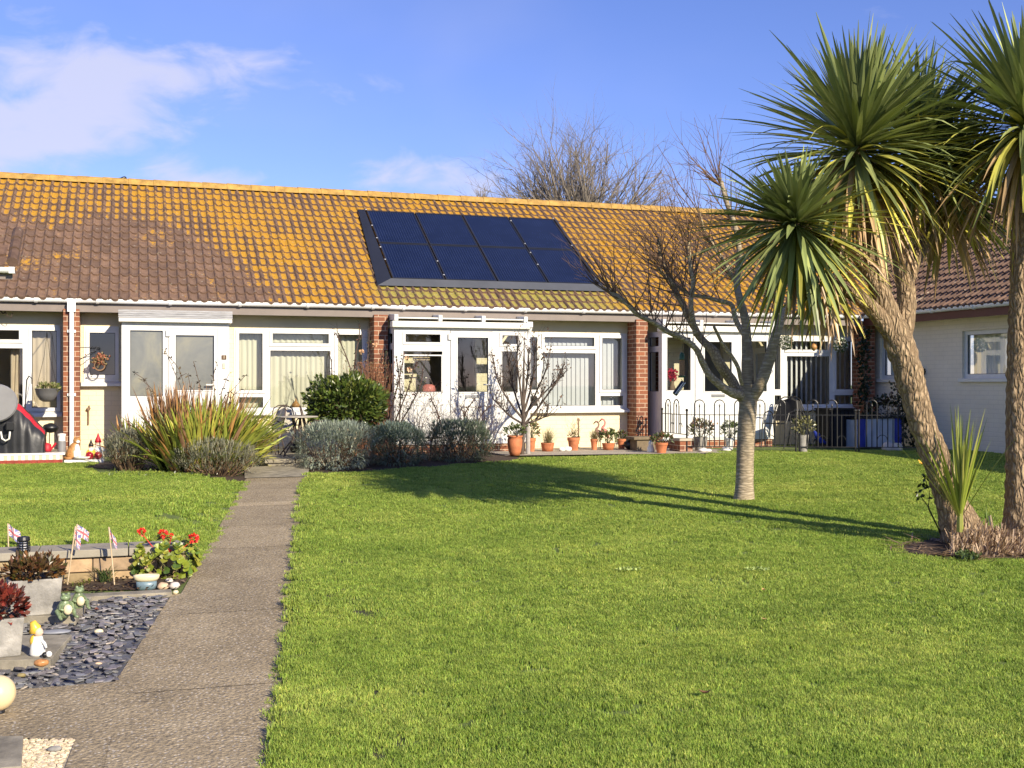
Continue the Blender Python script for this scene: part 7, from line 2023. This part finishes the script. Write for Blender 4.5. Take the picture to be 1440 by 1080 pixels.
# ------------------------------------------------------------------ leftmost bungalow: tiled kerb, cover, basket
ya = 17.55; xk = xon(88, ya); zk = at(60, 637, ya).z
kb = thing('tiled_kerb', 'low patio wall faced with white striped tiles over a red tiled foot', 'wall', ((xk-2)/1, ya, 0))
m = MB(); m.box(-6, xk, ya, YW-.003, -.1, zk-.03); m.build('core', M['slab'], kb)
m = MB(); m.m = 0; m.box(-6, xk+.03, ya-.02, ya+.2, zk-.029, zk); x = -6
while x < xk: m.m = 1 if int(round((x+6)/.045)) % 2 else 0; m.box(x, min(x+.0445,xk), ya-.012, ya-.0005, .105, zk-.03); x += .045
m.build('striped_tiles', [M['white'], plain('peach_tile_band', (.62,.48,.36), .5)], kb)
m = MB(); x = -6
while x < xk: m.box(x, min(x+.097,xk), ya-.030, ya-.0005, .0, .103); x += .10
m.build('red_tiles', plain('red_quarry_tile', (.28,.035,.02), .6, .3, 20), kb)
# covered object with red flash
def covered():
    T = at(30, 637, 17.9).dot(Vector((SN,CS,0))); b = att(20, 637, T); root = thing('covered_scooter', 'bulky shape under a black cover with a red flash, at the left edge', 'covered scooter', Vector((b.x,b.y,zk)))
    m = MB(); prof = [(-90,560),(-60,548),(-30,546),(-10,548),(8,556),(20,563),(32,572),(42,582),(52,594),(60,602),(64,607)]
    G = {}; nu, nv = 60, 22
    def top(px):
        for (x0,y0),(x1,y1) in zip(prof, prof[1:]):
            if x0 <= px <= x1: return y0+(y1-y0)*(px-x0)/(x1-x0)
        return 607
    for i in range(nu+1):
        px = -90+154*i/nu
        for j in range(nv+1):
            v = j/nv*2-1                                            # -1 front .. 1 back
            p = att(px, top(px), T); zt2 = p.z; w = .34*(1-.35*max(0,(px-20)/44)**2)
            s = abs(v); dy = w*math.copysign(min(1, s*1.5)**.8*.85 + .15*s, v); z = zk + (zt2-zk)*(1 if s < .25 else max(0, 1-((s-.25)/.75)**1.6))
            f = .022*noise.noise((px*.12, v*1.2, 0)) + .03*math.sin(px*.35+v*2)*max(0, s-.2)*noise.noise((px*.05,0,3))
            G[i,j] = m.vert((p.x + f*.4, p.y + dy - f, max(zk+.003, z + f*.4)))
    for i in range(nu):
        for j in range(nv):
            px = -90+154*(i+.5)/nu
            m.m = 1 if (px > 14 and (nv*.26 < j < nv*.44)) else 0
            m.face(G[i,j],G[i+1,j],G[i+1,j+1],G[i,j+1])
    m.face(*[G[nu,j] for j in range(nv+1)])
    m.build('cover', [plain('black_nylon', (.022,.023,.027), .45, .3, 6, .3, 12), M['red']], root, smooth=True)
    T2 = T-.42; c = att(-6, 567, T2); m = MB(); q = Matrix.Rotation(R(-12), 3, 'Y'); n = 30
    k = T2/FPX; ra = [m.vert(c + q @ Vector((29*k*math.cos(2*PI*a/n), 0, 27*k*math.sin(2*PI*a/n)))) for a in range(n)]; rb = [m.vert(c + q @ Vector((27*k*math.cos(2*PI*a/n), -.03, 25*k*math.sin(2*PI*a/n)))) for a in range(n)]
    for a in range(n): m.face(ra[a], ra[(a+1)%n], rb[(a+1)%n], rb[a])
    m.face(*rb); m.face(*reversed(ra)); m.build('grey_panel', M['dish'], root)
    m = MB(); m.tube([att(1,607,T2+.02), att(3,617,T2), att(8,620,T2), att(13,617,T2), att(14,607,T2+.02)], .013, 8); m.build('rope_handle', M['white'], root, smooth=True)
    m = MB(); p = att(14, 599, T2+.03); m.box(p.x-.05,p.x+.05,p.y-.03,p.y+.06,p.z-.06,p.z+.06); m.build('label_patch', M['blackplastic'], root, bev=.01)
covered()
c = Vector((xon(41, 17.75), 17.78, zk)); m = MB(); r = random.Random(8); gm = thing('mound_plant', 'small round green mound plant on the tiled kerb', 'plant', c)
for i in range(260):
    a = r.uniform(0,2*PI); th = abs(r.gauss(0,R(45))); g = r.uniform(.7,1.3); m.t = (.24*g,.25*g,.045*g); m.blade(c, (math.cos(a)*math.sin(th)*1.3,math.sin(a)*math.sin(th),math.cos(th)), r.uniform(.08,.15), .006, .6, 3)
m.build('blades', M['sword'], gm)
c = Vector((xon(66, 17.85), 17.9, zk)); wt = thing('watering_can', 'small red watering can on the patio by the first brick pier', 'watering can', c)
m = MB(); m.lathe(c, [(.055,0),(.06,.02),(.055,.10),(.03,.115)], 14); m.build('can', M['red'], wt, smooth=True); m = MB(); m.tube([c+Vector((.05,0,.03)), c+Vector((.12,0,.12))], [.012,.018], 8); m.build('spout', M['red'], wt); m = MB(); m.tube([c+Vector((-.05,0,.03)), c+Vector((-.10,0,.08)), c+Vector((-.04,0,.13)), c+Vector((.02,0,.11))], .008, 6); m.build('handle', M['red'], wt)
c = Vector((xon(86.5, 17.8), 17.85, zk)); bl = thing('bollard_light', 'short pale grey bollard lamp beside the first brick pier', 'garden light', c)
m = MB(); m.lathe(c, [(.055,0),(.055,.15)], 16); m.build('base', M['dish'], bl); m = MB(); m.lathe(c, [(.05,.1505),(.05,.22),(.058,.225),(.058,.25),(.02,.26)], 16); m.build('lamp_head', M['white'], bl)
# hanging bowl on its crook
T = at(66, 560, 18.55).dot(Vector((SN,CS,0))); c = att(66, 565, T); hb = thing('hanging_bowl', 'grey hanging bowl with green plants at the far left window', 'hanging basket', c); k = T/FPX
m = MB(); m.lathe(c, [(5*k,0),(10*k,3*k),(14*k,10*k),(16*k,18*k),(16.6*k,18.5*k),(15.5*k,18.6*k),(13*k,12*k)], 24); m.build('bowl', plain('grey_plastic', (.13,.13,.13), .5, .1, 10), hb, smooth=True)
m = MB(); leafball(m, c+Vector((.02,0,19*k)), 15*k, 12*k, 7*k, 230, .045, .03, [(.20,.22,.07),(.12,.16,.04),(.34,.32,.15)], .5); m.build('plants', M['green'], hb)
m = MB(); top = att(66, 466, T)
for dx in (-15,0,15): m.tube([att(66+dx, 547, T), att(66+dx*.25, 500, T), top], .003, 4)
m.tube([top, Vector((top.x, YW-.02, top.z+.02))], .006, 5); m.build('chains', M['black'], hb)
T = at(40, 600, 17.9).dot(Vector((SN,CS,0))); m = MB(); m.tube([att(33,637,T), att(36,560,T), att(37.5,534,T), att(41,529,T), att(45,532,T), att(45,540,T)], .009, 7); one(m, 'shepherd_crook', 'thin black crook pole standing in the tiled patio', 'pole', M['black'])
# small barbecue bowl
c = Vector((xon(71,18.35), 18.4, zk)); bb = thing('barbecue', 'small black kettle barbecue on thin legs by the first brick pier', 'barbecue', c); z0 = at(71,602,18.4).z - zk
m = MB(); m.lathe(c, [(.02,z0-.07),(.09,z0-.05),(.12,z0),(.122,z0+.004),(.09,z0+.05),(.02,z0+.075)], 20); m.build('kettle', M['black'], bb, smooth=True)
for a in range(3): m = MB(); an = 2*PI*a/3+.4; m.tube([c+Vector((.07*math.cos(an),.07*math.sin(an),z0-.05)), c+Vector((.13*math.cos(an),.13*math.sin(an),0))], .007, 5); m.build('leg', M['black'], bb)
# gnomes, cat and balls on the little white ledge
zl = .09; yl = 17.62; m = MB(); m.box(xon(90,yl), xon(146,yl), yl-.02, yl+.5, .0, zl); one(m, 'ledge', 'low white painted ledge carrying the cat and gnomes', 'ledge', M['white'], bev=.008)
c = Vector((xon(104,17.8), 17.8, zl)); cat = thing('cat_ornament', 'seated ginger and white cat ornament on the white ledge', 'ornament', c)
m = MB(); V = lambda x,y,z: c+Vector((x,y,z))
m.tube([V(-.02,.02,0), V(-.02,.02,.06), V(-.005,.01,.14), V(.015,-.005,.20), V(.03,-.015,.235)], [.085,.095,.08,.055,.035], 14); m.ball(V(.04,-.02,.265), .052, .048, .045); 
for s in (-1,1): m.tube([V(.04+.028*s,-.015,.295), V(.04+.036*s,-.012,.335)], [.018,.002], 6)
m.tube([V(-.09,.03,.02), V(-.13,-.02,.02), V(-.09,-.08,.02), V(-.03,-.10,.02)], [.022,.02,.018,.01], 8); m.build('body', M['ginger'], cat, smooth=True)
m = MB(); m.ball(V(.045,-.055,.13), .04, .03, .09); m.ball(V(.055,-.055,.25), .028, .02, .022); m.build('white_bib', M['white'], cat, smooth=True)
for s in (-1,1): m = MB(); m.tube([V(.045+.03*s,-.05,.12), V(.05+.03*s,-.075,.01)], [.024,.020], 8); m.build('foreleg', M['white'], cat, smooth=True)
def gnome(px, Y, label, hat, coat, h=.30):
    c = Vector((xon(px,Y), Y, zl)); root = thing('garden_gnome', label, 'garden gnome', c, 'garden gnomes'); s = h/.30; V = lambda x,y,z: c+Vector((x*s,y*s,z*s))
    m = MB(); m.lathe(c, [(.05*s,0),(.065*s,.02*s),(.060*s,.09*s),(.045*s,.14*s),(.03*s,.155*s)], 16); m.build('coat', coat, root, smooth=True)
    m = MB(); m.ball(V(0,-.005,.18), .036*s); m.ball(V(0,-.042*1,.178), .009*s); m.build('face', plain('painted_skin', (.62,.42,.30), .5), root, smooth=True)
    m = MB(); m.ball(V(0,-.03,.145), .034*s, .02*s, .04*s); m.build('beard', M['white'], root, smooth=True)
    m = MB(); m.lathe(V(0,.0,.195), [(.042*s,0),(.036*s,.03*s),(.018*s,.07*s),(.004*s,.115*s)], 14); m.build('hat', hat, root, smooth=True)
    for q in (-1,1): m = MB(); m.tube([V(.045*q,0,.13), V(.065*q,-.02,.09), V(.03*q,-.055,.085)], [.016*s,.015*s,.012*s], 8); m.build('arm', coat, root, smooth=True)
gnome(138, 17.95, 'garden gnome with a tall red hat, on the white ledge', M['red'], M['white'], .35); gnome(128, 17.85, 'garden gnome in a yellow coat with a dark hat, left of the red hatted one', M['blackplastic'], M['yellow'], .27)
for px, lb in ((126,'red glossy ball in front of the yellow gnome'),(138,'red glossy ball in front of the red hatted gnome')):
    c = Vector((xon(px,17.68), 17.68, zl+.055)); m = MB(); m.ball(c, .055, n=16, m=12); one(m, 'red_ball', lb, 'ball', plain('glossy_red', (.30,.012,.02), .25), smooth=True)
c = Vector((xon(116,17.66), 17.68, zl)); m = MB(); m.lathe(c, [(.03,0),(.10,.02),(.12,.045),(.11,.045),(.03,.02)], 18); one(m, 'dish', 'shallow white dish on the ledge between cat and red balls', 'dish', M['white'], smooth=True)
# wall ornaments
c = at(124, 583, YW-.02); wo = thing('wall_ornament', 'brown wooden bird figure fixed on the cream wall above the gnomes', 'ornament', c)
m = MB(); k = c.dot(Vector((SN,CS,0)))/FPX; P = lambda x,y: at(124+x,583+y,YW-.025)
m.tube([P(.3,14), P(.4,0), P(.2,-6)], [.012,.012,.014], 8); m.build('post', M['wood'], wo); m = MB(); m.tube([P(-3,-6), P(-.5,-7), P(1.5,-9), P(1.2,-13)], [.008,.03,.022,.006], 8); m.build('figure', M['wood'], wo)
c = at(140, 508, 18.85); wr = thing('hanging_wreath', 'dried flower wreath on an iron bracket before the small window', 'wreath', c); r = random.Random(6)
m = MB(); k = c.dot(Vector((SN,CS,0)))/FPX
m.tube([Vector((-.70,18.85,at(118,489,18.85).z)), at(140,488,18.85)], .006, 5); m.tube([Vector((-.70,18.85,at(118,506,18.85).z)), at(128,496,18.85), at(139,488.5,18.85)], .006, 5); m.tube([at(139.5,488,18.85), c+Vector((0,0,7*k))], .003, 4); m.build('bracket', M['black'], wr)
m = MB(); m.tube([c+Vector((7*k*math.cos(2*PI*i/18),0,-6*k+7*k*math.sin(2*PI*i/18))) for i in range(19)], .012, 6); m.build('ring', M['bark_dark'], wr)
m = MB()
for i in range(160):
    g = r.uniform(.6,1.3); m.t = (.42*g,.17*g,.10*g) if r.random() < .6 else (.25*g,.2*g,.1*g); m.leaf(c+Vector((r.gauss(0,5*k),r.gauss(0,2*k),r.gauss(2*k,4*k))), (r.gauss(0,1),r.gauss(0,1),r.gauss(0,1)), (0,-1,.3), .045, .025)
m.build('flowers', M['green'], wr)
# seats inside rooms are not seen; a dark iron bracket hangs under the eaves at far left
c = at(6, 437, 18.9); m = MB(); m.tube([at(-6,434,18.9), at(4,436,18.9), at(10,434,18.9)], .008, 5); m.tube([at(6,436,18.9), at(10,444,18.9), at(15,447,18.9), at(18,440,18.9)], .007, 5); m.tube([at(0,436,18.9), at(4,441,18.9), at(8,439,18.9)], .012, 5); one(m, 'iron_bracket', 'dark scrolled iron bracket under the eaves at far left', 'bracket', M['rust'])
